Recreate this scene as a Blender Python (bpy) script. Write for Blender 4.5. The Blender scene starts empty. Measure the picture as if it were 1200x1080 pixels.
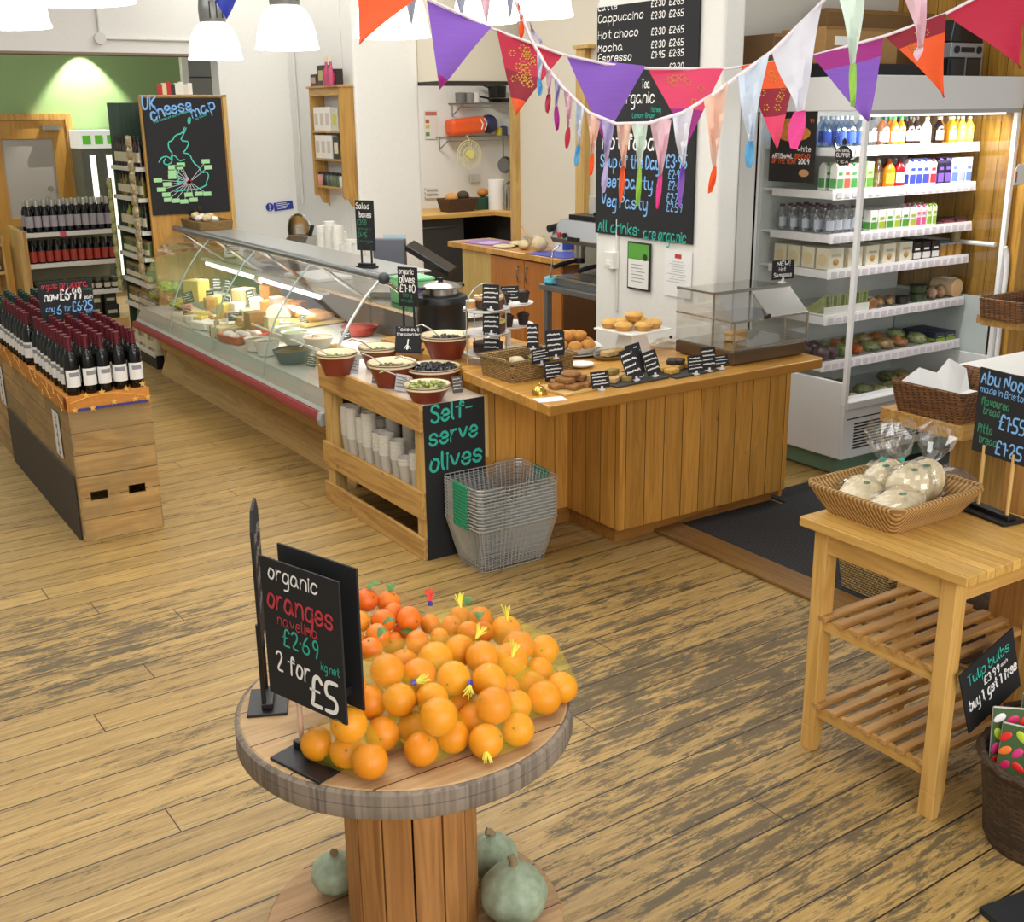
import bpy, bmesh, math, random
from mathutils import Vector, Matrix, noise
SC = bpy.context.scene; COL = SC.collection
random.seed(7)
PI = math.pi
# ---------------------------------------------------------------- camera
F = 1335.6; PITCH = math.radians(16.917); YAW = math.radians(32.921); ROLL = math.radians(-.6875); CAMH = 2.16
_f = Vector((math.sin(YAW)*math.cos(PITCH), math.cos(YAW)*math.cos(PITCH), -math.sin(PITCH)))
_r = Vector((math.cos(YAW), -math.sin(YAW), 0)); _u = _r.cross(_f)
RT = _r*math.cos(ROLL) + _u*math.sin(ROLL); UP = -_r*math.sin(ROLL) + _u*math.cos(ROLL)
cam = bpy.data.cameras.new('camera'); cam_o = bpy.data.objects.new('camera', cam); COL.objects.link(cam_o)
cam.sensor_width = 36; cam.sensor_fit = 'HORIZONTAL'; cam.lens = 36*F/1200; cam.clip_start = .05
cam_o.matrix_world = Matrix(((RT.x, UP.x, -_f.x, 0), (RT.y, UP.y, -_f.y, 0), (RT.z, UP.z, -_f.z, CAMH), (0, 0, 0, 1)))
SC.camera = cam_o
# ---------------------------------------------------------------- world and exposure
w = bpy.data.worlds.new('shop_daylight'); SC.world = w; w.use_nodes = True
w.node_tree.nodes['Background'].inputs[0].default_value = (1, .985, .95, 1)
w.node_tree.nodes['Background'].inputs[1].default_value = .34
SC.view_settings.view_transform = 'Standard'; SC.view_settings.look = 'None'
SC.view_settings.exposure = 0.26; SC.view_settings.gamma = 1; SC.view_settings.use_curve_mapping = False
def area(name, loc, size, power, col=(1, .97, .92), rot=(0, 0, 0)):
    l = bpy.data.lights.new(name, 'AREA'); l.shape = 'RECTANGLE'; l.size, l.size_y = size; l.energy = power; l.color = col
    o = bpy.data.objects.new(name, l); o.location = loc; o.rotation_euler = rot; COL.objects.link(o); return o
area('overhead_fill_light', (1.0, 4.6, 3.7), (2.6, 8), 100)  # added soft fill over the shop floor, no fitting hangs here
area('overhead_fill_light', (4.2, 7.6, 3.7), (2.0, 7), 90)  # second added fill, above the service side
bl = bpy.data.lights.new('back_fill_light', 'POINT'); bl.energy = 95; bl.shadow_soft_size = .12; bl.color = (1, .97, .9); blo = bpy.data.objects.new('back_fill_light', bl); blo.location = (.4, 14.2, 3.3); COL.objects.link(blo)  # added unseen light that brightens the green wall area
area('kitchen_fill_light', (7.0, 12.2, 3.4), (.6, 1.6), 70)  # added unseen fill to brighten the kitchen wall
area('shop_window_daylight', (1.2, -2.2, 2.2), (5, 2.6), 170, (1, .98, .95), (math.radians(80), 0, 0))
# pixel of the photograph (1200x1080) to a point on a real plane of the shop
CAM = Vector((0, 0, CAMH))
def ray(x, y): return _f*F + RT*(x-600) - UP*(y-540)
def PZ(x, y, z=0.): d = ray(x, y); return CAM + d*((z-CAMH)/d.z)
def PX(x, y, X): d = ray(x, y); return CAM + d*(X/d.x)
def PY(x, y, Y): d = ray(x, y); return CAM + d*(Y/d.y)
def PD(x, y, D): d = ray(x, y); return CAM + d*(D/F)
# ---------------------------------------------------------------- mesh helper
class M:
    def __init__(s): s.v = []; s.f = []
    def add(s, vs, fs):
        b = len(s.v); s.v += [tuple(p) for p in vs]; s.f += [tuple(i+b for i in q) for q in fs]; return s
    def bx(s, x0, x1, y0, y1, z0, z1, m=None):
        p = [Vector((x, y, z)) for z in (z0, z1) for y in (y0, y1) for x in (x0, x1)]
        if m: p = [m @ q for q in p]
        return s.add(p, [(0, 2, 3, 1), (4, 5, 7, 6), (0, 1, 5, 4), (2, 6, 7, 3), (0, 4, 6, 2), (1, 3, 7, 5)])
    def hexa(s, p):  # 4 bottom + 4 top points, both anticlockwise from above
        return s.add(p, [(3, 2, 1, 0), (4, 5, 6, 7), (0, 1, 5, 4), (1, 2, 6, 5), (2, 3, 7, 6), (3, 0, 4, 7)])
    def prism(s, poly, a, b, ax='z'):  # extrude a 2d outline along an axis
        def P(q, h): return {'z': (q[0], q[1], h), 'y': (q[0], h, q[1]), 'x': (h, q[0], q[1])}[ax]
        n = len(poly)
        return s.add([P(q, a) for q in poly]+[P(q, b) for q in poly], [tuple(range(n-1, -1, -1)), tuple(range(n, 2*n))]+[(i, (i+1) % n, n+(i+1) % n, n+i) for i in range(n)])
    def lathe(s, prof, n=20, c=(0, 0, 0), sx=1, sy=1, fn=None):
        vs, fs, prev = [], [], None
        for r, z in prof:
            if r < 1e-6: ring = [len(vs)]; vs.append((c[0], c[1], c[2]+z))
            else:
                ring = list(range(len(vs), len(vs)+n))
                for k in range(n):
                    a = 2*PI*k/n; q = r*(fn(a, z) if fn else 1)
                    vs.append((c[0]+q*sx*math.cos(a), c[1]+q*sy*math.sin(a), c[2]+z))
            if prev:
                for k in range(n):
                    a, b = prev[k % len(prev)], prev[(k+1) % len(prev)]; cc, d = ring[(k+1) % len(ring)], ring[k % len(ring)]
                    q = []
                    for i in (a, b, cc, d):
                        if i not in q: q.append(i)
                    if len(q) > 2: fs.append(tuple(q))
            prev = ring
        return s.add(vs, fs)
    def ball(s, c, r, nu=16, nv=10, fn=None):
        rx, ry, rz = (r, r, r) if not hasattr(r, '__len__') else r
        m = M().lathe([(math.sin(PI*i/nv), -math.cos(PI*i/nv)) for i in range(nv+1)], nu)
        out = []
        for p in m.v:
            k = fn(Vector(p)) if fn else 1
            out.append((c[0]+p[0]*rx*k, c[1]+p[1]*ry*k, c[2]+p[2]*rz*k))
        return s.add(out, m.f)
    def tube(s, pts, r, n=8, closed=False):
        pts = [Vector(p) for p in pts]; N = len(pts); rr = r if hasattr(r, '__len__') else [r]*N
        vs, fs, up = [], [], None
        for i, p in enumerate(pts):
            a = pts[i-1] if i or closed else p; b = pts[(i+1) % N] if i < N-1 or closed else p
            t = (b-a).normalized()
            if up is None: up = Vector((0, 0, 1)) if abs(t.z) < .9 else Vector((1, 0, 0))
            e = t.cross(up)
            if e.length < 1e-5: e = t.orthogonal()
            e.normalize(); g = e.cross(t); up = g
            for k in range(n):
                q = 2*PI*k/n; vs.append(p + (e*math.cos(q)+g*math.sin(q))*rr[i])
        for i in range(N if closed else N-1):
            for k in range(n):
                j = (i+1) % N; fs.append((i*n+k, i*n+(k+1) % n, j*n+(k+1) % n, j*n+k))
        if not closed: fs += [tuple(range(n-1, -1, -1)), tuple((N-1)*n+k for k in range(n))]
        return s.add(vs, fs)
    def cyl(s, a, b, r, n=14): return s.tube([a, b], r, n)
    def grid(s, P, closed=False):  # rows of points
        R, C_ = len(P), len(P[0]); vs = [q for row in P for q in row]
        return s.add(vs, [(i*C_+j, i*C_+(j+1) % C_, (i+1)*C_+(j+1) % C_, (i+1)*C_+j) for i in range(R-1) for j in range(C_ if closed else C_-1)])
    def xf(s, m): s.v = [tuple(m @ Vector(p)) for p in s.v]; return s
    def join(s, o, m=None): return s.add([(m @ Vector(p)) if m else p for p in o.v], o.f)
    def mesh(s, name, m, smooth=False):
        me = bpy.data.meshes.new(name); me.from_pydata(s.v, [], s.f); me.update()
        if m: me.materials.append(m)
        bm = bmesh.new(); bm.from_mesh(me); bmesh.ops.recalc_face_normals(bm, faces=bm.faces); bm.to_mesh(me); bm.free()
        if smooth:
            for p in me.polygons: p.use_smooth = True
        return me
def T(x=0, y=0, z=0, rx=0, ry=0, rz=0): return Matrix.Translation((x, y, z)) @ Matrix.Rotation(rz, 4, 'Z') @ Matrix.Rotation(ry, 4, 'Y') @ Matrix.Rotation(rx, 4, 'X')
def link(name, mb, m, parent=None, smooth=False, bev=0, auto=True):
    o = bpy.data.objects.new(name, mb.mesh(name, m, smooth)); COL.objects.link(o)
    if parent: o.parent = parent
    if smooth and auto:
        for e in o.data.edges: pass
        bm = bmesh.new(); bm.from_mesh(o.data)
        for e in bm.edges:
            if len(e.link_faces) == 2 and e.calc_face_angle(0) > .75: e.smooth = False
        bm.to_mesh(o.data); bm.free()
    if bev:
        b = o.modifiers.new('bevel', 'BEVEL'); b.width = bev; b.segments = 2; b.limit_method = 'ANGLE'
    return o
part = link
def tag(o, label, cat, group=None, kind=None):
    if label: o['label'] = label
    if cat: o['category'] = cat
    if group: o['group'] = group
    if kind: o['kind'] = kind
    return o
def thing(name, label, cat, loc=(0, 0, 0), rz=0, group=None):
    o = bpy.data.objects.new(name, None); COL.objects.link(o); o.location = loc; o.rotation_euler = (0, 0, rz); o.empty_display_size = .05
    return tag(o, label, cat, group)
def solo(name, label, cat, mb, m, loc=(0, 0, 0), rz=0, group=None, smooth=False, bev=0, kind=None):
    o = link(name, mb, m, None, smooth, bev); o.location = loc; o.rotation_euler = (0, 0, rz); return tag(o, label, cat, group, kind)
def struct(name, mb, m, parent=None, bev=0):
    o = link(name, mb, m, parent, False, bev); o['kind'] = 'structure'; return o
def dup(root, loc, rz=None, label=None, group=None, sc=None):
    r = root.copy(); COL.objects.link(r); r.location = loc
    if rz is not None: r.rotation_euler = (0, 0, rz)
    if sc: r.scale = (sc, sc, sc)
    if label: r['label'] = label
    if group: r['group'] = group
    for ch in list(root.children):
        c = ch.copy(); COL.objects.link(c); c.parent = r
        for g in ch.children:
            d = g.copy(); COL.objects.link(d); d.parent = c
    return r
class Kind:  # first place moves the first one, later places copy it
    def __init__(s, root): s.r = root; s.used = False
    def at(s, loc, rz=0, label=None, group=None):
        if not s.used:
            s.used = True; s.r.location = loc; s.r.rotation_euler = (0, 0, rz)
            if label: s.r['label'] = label
            if group: s.r['group'] = group
            return s.r
        return dup(s.r, loc, rz, label, group)
ORD = 'first second third fourth fifth sixth seventh eighth ninth tenth eleventh twelfth thirteenth fourteenth fifteenth sixteenth seventeenth eighteenth nineteenth twentieth twenty-first twenty-second twenty-third twenty-fourth'.split()
# ---------------------------------------------------------------- materials
def lin(c):
    if isinstance(c, str):
        c = c.lstrip('#'); c = [int(c[i:i+2], 16)/255 for i in (0, 2, 4)]
        return tuple(v/12.92 if v <= .04045 else ((v+.055)/1.055)**2.4 for v in c)+(1,)
    return tuple(c)+(1,)
_mats = {}
def newmat(name):
    m = bpy.data.materials.new(name); m.use_nodes = True; nt = m.node_tree
    return m, nt, nt.nodes['Principled BSDF']
def PM(col, rough=.5, metal=0, emit=0, spec=.5, trans=0, var=0, name=None):
    key = (str(col), rough, metal, emit, spec, trans, var)
    if key in _mats: return _mats[key]
    m, nt, b = newmat(name or 'paint_%s' % str(col).strip('#'))
    c = lin(col); b.inputs['Base Color'].default_value = c; b.inputs['Roughness'].default_value = rough; b.inputs['Metallic'].default_value = metal
    b.inputs['Specular IOR Level'].default_value = spec
    if trans: b.inputs['Transmission Weight'].default_value = trans
    if emit: b.inputs['Emission Color'].default_value = c; b.inputs['Emission Strength'].default_value = emit
    if var:
        tc = nt.nodes.new('ShaderNodeTexCoord'); n = nt.nodes.new('ShaderNodeTexNoise'); n.inputs['Scale'].default_value = 40; n.inputs['Detail'].default_value = 4
        oi = nt.nodes.new('ShaderNodeObjectInfo'); ad = nt.nodes.new('ShaderNodeVectorMath'); nt.links.new(tc.outputs['Object'], ad.inputs[0]); nt.links.new(oi.outputs['Random'], ad.inputs[1])
        nt.links.new(ad.outputs[0], n.inputs['Vector'])
        r = nt.nodes.new('ShaderNodeMapRange'); r.inputs[1].default_value = .3; r.inputs[2].default_value = .7; r.inputs[3].default_value = 1-var; r.inputs[4].default_value = 1+var*.6
        nt.links.new(n.outputs[0], r.inputs[0]); x = nt.nodes.new('ShaderNodeMix'); x.data_type = 'RGBA'; x.blend_type = 'MULTIPLY'; x.inputs[0].default_value = 1
        x.inputs[6].default_value = c; nt.links.new(r.outputs[0], x.inputs[7]); nt.links.new(x.outputs[2], b.inputs['Base Color'])
    _mats[key] = m; return m
def glass(name, col=(.93, .97, .95), clear=.9, rough=.03):
    m = bpy.data.materials.new(name); m.use_nodes = True; nt = m.node_tree; nt.nodes.clear()
    o = nt.nodes.new('ShaderNodeOutputMaterial'); t = nt.nodes.new('ShaderNodeBsdfTransparent'); t.inputs[0].default_value = (*col, 1)
    g = nt.nodes.new('ShaderNodeBsdfGlossy'); g.inputs[1].default_value = rough; x = nt.nodes.new('ShaderNodeMixShader')
    fr = nt.nodes.new('ShaderNodeLayerWeight'); fr.inputs[0].default_value = .22
    mr = nt.nodes.new('ShaderNodeMapRange'); mr.inputs[3].default_value = 1-clear; mr.inputs[4].default_value = .42
    nt.links.new(fr.outputs['Fresnel'], mr.inputs[0]); nt.links.new(mr.outputs[0], x.inputs[0]); nt.links.new(t.outputs[0], x.inputs[1]); nt.links.new(g.outputs[0], x.inputs[2]); nt.links.new(x.outputs[0], o.inputs[0])
    return m
def cloud(name, col, f):
    m, nt, b = newmat(name); b.inputs['Base Color'].default_value = lin(col); b.inputs['Roughness'].default_value = .25
    t = nt.nodes.new('ShaderNodeBsdfTransparent'); x = nt.nodes.new('ShaderNodeMixShader'); x.inputs[0].default_value = f
    nt.links.new(t.outputs[0], x.inputs[1]); nt.links.new(b.outputs[0], x.inputs[2]); nt.links.new(x.outputs[0], nt.nodes['Material Output'].inputs[0]); return m
def N(nt, t, **k):
    n = nt.nodes.new(t)
    for a, v in k.items(): setattr(n, a, v)
    return n
def math_(nt, op, a, b=None, clamp=False):
    n = nt.nodes.new('ShaderNodeMath'); n.operation = op; n.use_clamp = clamp
    for i, q in enumerate((a, b)):
        if q is None: continue
        if isinstance(q, (int, float)): n.inputs[i].default_value = q
        else: nt.links.new(q, n.inputs[i])
    return n.outputs[0]
def mixc(nt, f, a, b, mode='MIX'):
    n = nt.nodes.new('ShaderNodeMix'); n.data_type = 'RGBA'; n.blend_type = mode
    for i, q in ((0, f), (6, a), (7, b)):
        if isinstance(q, (int, float)): n.inputs[i].default_value = q
        elif isinstance(q, tuple): n.inputs[i].default_value = q
        else: nt.links.new(q, n.inputs[i])
    return n.outputs[2]
def noise_(nt, vec, scale, detail=3, rough=.5, dist=0):
    n = nt.nodes.new('ShaderNodeTexNoise'); n.inputs['Scale'].default_value = scale; n.inputs['Detail'].default_value = detail; n.inputs['Roughness'].default_value = rough; n.inputs['Distortion'].default_value = dist
    nt.links.new(vec, n.inputs['Vector']); return n.outputs[0]
def ramp(nt, fac, stops):
    n = nt.nodes.new('ShaderNodeValToRGB'); e = n.color_ramp.elements
    while len(e) < len(stops): e.new(.5)
    for q, (p, c) in zip(e, stops): q.position = p; q.color = lin(c) if isinstance(c, str) else (c, c, c, 1)
    nt.links.new(fac, n.inputs[0]); return n.outputs[0]
def mapping(nt, vec, scale=(1, 1, 1), loc=(0, 0, 0), rot=(0, 0, 0)):
    n = nt.nodes.new('ShaderNodeMapping'); n.inputs['Scale'].default_value = scale; n.inputs['Location'].default_value = loc; n.inputs['Rotation'].default_value = rot
    nt.links.new(vec, n.inputs[0]); return n.outputs[0]
def wood(name, c1, c2, ax='x', plank=None, pax='y', rough=.5, knots=.5, grey=None, fine=1., gap='#3a2610'):
    """timber: grain along ax; plank = board width repeated along pax"""
    m, nt, b = newmat(name); b.inputs['Roughness'].default_value = rough
    tc = N(nt, 'ShaderNodeTexCoord'); oi = N(nt, 'ShaderNodeObjectInfo')
    ad = N(nt, 'ShaderNodeVectorMath', operation='ADD'); nt.links.new(tc.outputs['Object'], ad.inputs[0])
    sp = N(nt, 'ShaderNodeSeparateXYZ'); nt.links.new(tc.outputs['Object'], sp.inputs[0])
    rnd = math_(nt, 'MULTIPLY', oi.outputs['Random'], 13.0)
    if plank:
        q = math_(nt, 'DIVIDE', sp.outputs['xyz'.index(pax)], plank); idx = math_(nt, 'FLOOR', q)
        wn = N(nt, 'ShaderNodeTexWhiteNoise', noise_dimensions='1D'); nt.links.new(math_(nt, 'ADD', idx, rnd), wn.inputs['W'])
        off = math_(nt, 'ADD', math_(nt, 'MULTIPLY', wn.outputs['Value'], 17.0), rnd); fr = math_(nt, 'SUBTRACT', q, idx)
    else: off = rnd
    cx = N(nt, 'ShaderNodeCombineXYZ'); [nt.links.new(off, cx.inputs[i]) for i in range(3)]
    nt.links.new(cx.outputs[0], ad.inputs[1]); v = ad.outputs[0]
    st = [14., 14., 14.]; st['xyz'.index(ax)] = .9
    st2 = [60.*fine]*3; st2['xyz'.index(ax)] = 2.5
    n1 = noise_(nt, mapping(nt, v, st), 1, 3, .55, .6); n2 = noise_(nt, mapping(nt, v, st2), 1, 2, .5)
    wv = N(nt, 'ShaderNodeMath', operation='SINE'); nt.links.new(math_(nt, 'MULTIPLY', n1, 38.), wv.inputs[0])
    g = math_(nt, 'ADD', math_(nt, 'MULTIPLY', wv.outputs[0], .10), math_(nt, 'ADD', math_(nt, 'MULTIPLY', n2, .45), math_(nt, 'MULTIPLY', n1, .55)))
    col = ramp(nt, g, [(.18, c2), (.62, c1)])
    if plank:
        col = mixc(nt, 1., col, ramp(nt, wn.outputs['Value'], [(0, .8), (1, 1.12)]), 'MULTIPLY')
        e = math_(nt, 'LESS_THAN', math_(nt, 'ABSOLUTE', math_(nt, 'SUBTRACT', fr, .5)), .5-.0022/plank)
        col = mixc(nt, e, lin(gap), col)
    if knots:
        ks = [5., 5., 5.]; ks['xyz'.index(ax)] = 3.2
        vo = N(nt, 'ShaderNodeTexVoronoi'); vo.inputs['Scale'].default_value = 1.; nt.links.new(mapping(nt, v, ks), vo.inputs['Vector'])
        k = ramp(nt, math_(nt, 'ADD', vo.outputs['Distance'], math_(nt, 'MULTIPLY', n2, .02)), [(.05, 1.), (.085, 0.)])
        col = mixc(nt, math_(nt, 'MULTIPLY', k, knots), col, lin('#4a2a10'))
    if grey:
        gn = ramp(nt, noise_(nt, mapping(nt, v, (3, 3, 3)), 1, 4, .6), [(.42, 0.), (.62, 1.)]); col = mixc(nt, math_(nt, 'MULTIPLY', gn, .7), col, lin(grey))
    nt.links.new(col, b.inputs['Base Color'])
    bp = N(nt, 'ShaderNodeBump'); bp.inputs['Strength'].default_value = .12; bp.inputs['Distance'].default_value = .004; nt.links.new(n2, bp.inputs['Height']); nt.links.new(bp.outputs[0], b.inputs['Normal'])
    return m
PINE = ('#c69a52', '#9a6a2c'); PALE = ('#d0ac68', '#a98240')
W = {}
for a in 'xyz': W['pine_'+a] = wood('pine_along_'+a, PINE[0], PINE[1], a); W['pale_'+a] = wood('pale_wood_along_'+a, PALE[0], PALE[1], a, knots=.25); W['beech_'+a] = wood('beech_along_'+a, '#d2a65c', '#b3823a', a, knots=.12)
W['panel_xz'] = wood('pine_panelling_facing', '#cf9644', '#ad782f', 'z', .125, 'x', .4)
W['panel_yz'] = wood('pine_panelling_side', '#cf9644', '#ad782f', 'z', .125, 'y', .4)
GLASS = glass('clear_pane', (.985, .99, .985), .95); GLASS2 = glass('thin_clear_plastic', (.97, .97, .96), .93, .12); FOGGY = cloud('pale_plastic', '#f0ede2', .62)
CHALK = PM('#17181b', .75, name='chalkboard'); WHITE = PM('#e2e1dc', .5, name='white_paint'); BLACK = PM('#121214', .45, name='black_plastic')
STEEL = PM('#b5b3ac', .25, 1, name='brushed_steel'); CHROME = PM('#d8d6d0', .12, 1, name='chrome'); GREYM = PM('#8b8c8e', .35, .8, name='grey_metal')
CW, CB, CG, CR, CK = PM('#f2f0ec', .8), PM('#7db4ec', .8), PM('#2fae9a', .8), PM('#c03a44', .8), PM('#3c8f66', .8)
# ---------------------------------------------------------------- hand lettering: one stroke per line, grid x 0-6, baseline 3, x-height 7, caps 9
GLY = {'a': '46371705041333454744 53'.replace(' ', ''), 'b': '09031333454637 1705'.replace(' ', ''), 'c': '4637170504133344', 'd': '464737170504133345 4943'.replace(' ', ''),
 'e': '054546371705041333 44'.replace(' ', ''), 'f': '48392823 0747', 'g': '4637170504133345 474130 10'.replace('45 ', '45 ').replace('30 10', '3010'), 'h': '0903 0517374643', 'i': '0703 0808', 'j': '27211000 2828', 'k': '0903 470543',
 'l': '090413', 'm': '0703 0517273633 3547576663', 'n': '0703 0517374643', 'o': '170504133345463717', 'p': '0700 061737464433 1304'.replace('33 13', '3313'), 'q': '4637170504133345 4740', 'r': '0703 051737', 's': '4637170615354433 1304'.replace('33 13', '3313'),
 't': '29243343 0747', 'u': '070413334547 4743', 'v': '072347', 'w': '0713365367', 'x': '0743 4703', 'y': '0704133345 47413010', 'z': '07470343',
 'A': '032943 1535', 'B': '0309294836 0636 3645443303', 'C': '4839190705133344', 'D': '03092947452303', 'E': '49090343 0636', 'F': '490903 0636', 'G': '48391907051333454626', 'H': '0903 4943 0646', 'I': '0903', 'J': '3934231304',
 'K': '0903 490643', 'L': '090343', 'M': '0309254943', 'N': '03094349', 'O': '190705133345473919', 'P': '030929484736 06'.replace(' ', ''), 'R': '03092948473606 2643', 'S': '4839190807364544331304', 'T': '0949 2923', 'U': '090513334549', 'V': '092349', 'W': '0913365369', 'X': '0943 4903', 'Y': '092649 2623', 'Z': '09490343',
 '0': '190705133345473919', '1': '082923', '2': '08193947 0343'.replace(' ', ''), '3': '0819394726 2645443313 04'.replace('33 13', '3313').replace('13 04', '1304').replace('3313 04', '331304'), '4': '29054 5 3733'.replace('054 5', '0545'), '5': '4909063645443303', '6': '391705041333444536160 5'.replace('0 5', '05'), '7': '094913', '8': '3526171829383726151423343 5'.replace('3 5', '35'), '9': '4626171829394846 33'.replace('46 33', '4633'),
 '£': '4839291814 0343 0636'.replace('14 03', '1403'), '.': '0303', '·': '0606', '!': '0905 0303', '-': '0636', ',': '1302', "'": '0907', '/': '0349', '%': '0349 0808 4444'}
def _strokes(ch):
    out = []
    for s in GLY.get(ch, '').split(' '):
        if s: out.append([(int(s[i]), int(s[i+1])) for i in range(0, len(s)-1, 2)])
    return out
def _smooth(p, n=2):
    if len(p) < 3: return p
    for _ in range(n):
        q = [p[0]]
        for a, b in zip(p, p[1:]): q += [(a[0]*.75+b[0]*.25, a[1]*.75+b[1]*.25), (a[0]*.25+b[0]*.75, a[1]*.25+b[1]*.75)]
        p = q+[p[-1]]
    return p
def scribe(mb, text, org, ex, ez, h, width=None, sw=.09, slant=.08, rot=0, sm=2, ey=None):
    """draw text; org = baseline start, ex/ez unit vectors, h = capital height"""
    org, ex, ez = Vector(org), Vector(ex), Vector(ez); u = h/6.
    adv = []
    for ch in text:
        ss = _strokes(ch); adv.append((max([p[0] for s in ss for p in s], default=2)+1.6) if ss else 2.6)
    tot = sum(adv)*u; kx = (width/tot) if width else 1.
    x = 0; hw = sw*h/2
    for ch, a in zip(text, adv):
        for s in _strokes(ch):
            p = [((x+q[0]+(q[1]-3)*slant)*u*kx, (q[1]-3)*u) for q in _smooth(s, sm)]
            if rot: p = [(q[0]*math.cos(rot)-q[1]*math.sin(rot), q[0]*math.sin(rot)+q[1]*math.cos(rot)) for q in p]
            line(mb, p, hw, org, ex, ez)
        x += a
    return mb
def line(mb, p, hw, org, ex, ez):
    org, ex, ez = Vector(org), Vector(ex), Vector(ez)
    if len(p) < 2 or max(abs(a[0]-p[0][0])+abs(a[1]-p[0][1]) for a in p) < 1e-7:
        c = p[0]; mb.add([org+ex*(c[0]+hw*1.3*math.cos(k*PI/3))+ez*(c[1]+hw*1.3*math.sin(k*PI/3)) for k in range(6)], [tuple(range(6))]); return
    L, R_ = [], []
    for i, q in enumerate(p):
        a, b = p[max(0, i-1)], p[min(len(p)-1, i+1)]; dx, dy = b[0]-a[0], b[1]-a[1]; l = math.hypot(dx, dy) or 1; dx /= l; dy /= l
        e = hw*.8 if i in (0, len(p)-1) else 0; s = -1 if i == 0 else 1
        c = (q[0]+dx*e*s, q[1]+dy*e*s); k = .6 if e else 1
        L.append(org+ex*(c[0]-dy*hw*k)+ez*(c[1]+dx*hw*k)); R_.append(org+ex*(c[0]+dy*hw*k)+ez*(c[1]-dx*hw*k))
    mb.grid([L, R_])
def board(name, label, cat, loc, rz, w, h, lines, t=.008, z0=0, tilt=0, stand=None, frame=None, group=None, m=None, sx=0, marks=None, parent=None, legcol=None):
    """a written board: local x right, z up, front towards -y; lines = (text, x, z, cap height, width, material[, stroke, rot])"""
    r = parent or thing(name, label, cat, loc, rz, group)
    tm = T(0, 0, z0) @ Matrix.Rotation(tilt, 4, 'X')
    part('panel', M().bx(-w/2, w/2, -t/2, t/2, 0, h, tm), m or CHALK, r, bev=.0015 if t > .005 else 0)
    by = {}
    for L in lines:
        mb = by.setdefault(L[5], M()); scribe(mb, L[0], (L[1]-w/2, -t/2-.0012, L[2]), (1, 0, 0), (0, 0, 1), L[3], L[4], *(L[6:7] or (.11,)), rot=L[7] if len(L) > 7 else 0)
    for mm, mb in (marks or {}).items(): by.setdefault(mm, M()).join(mb)
    for mm, mb in by.items(): part('lettering', mb.xf(tm), mm, r)
    if frame:
        f = M(); fw = frame[0]
        for a in ((-w/2-fw, -w/2, 0-fw, h+fw), (w/2, w/2+fw, -fw, h+fw), (-w/2, w/2, -fw, 0), (-w/2, w/2, h, h+fw)): f.bx(a[0], a[1], -t/2-.004, t/2, a[2], a[3], tm)
        part('frame', f, frame[1], r)
    if stand:
        bw, bd, bt = stand; part('base', M().bx(-bw/2, bw/2, -bd/2, bd/2, 0, bt).bx(-bw*.42, bw*.42, -.018, .018, bt, bt*2.4), BLACK, r, bev=.002)
        for s in (-1, 1): part('post', M().cyl((s*w*.27+sx, 0, bt*2.4), (s*w*.27+sx, 0, z0+.03), .0065, 10), legcol or BLACK, r, smooth=True)
    return r
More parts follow.
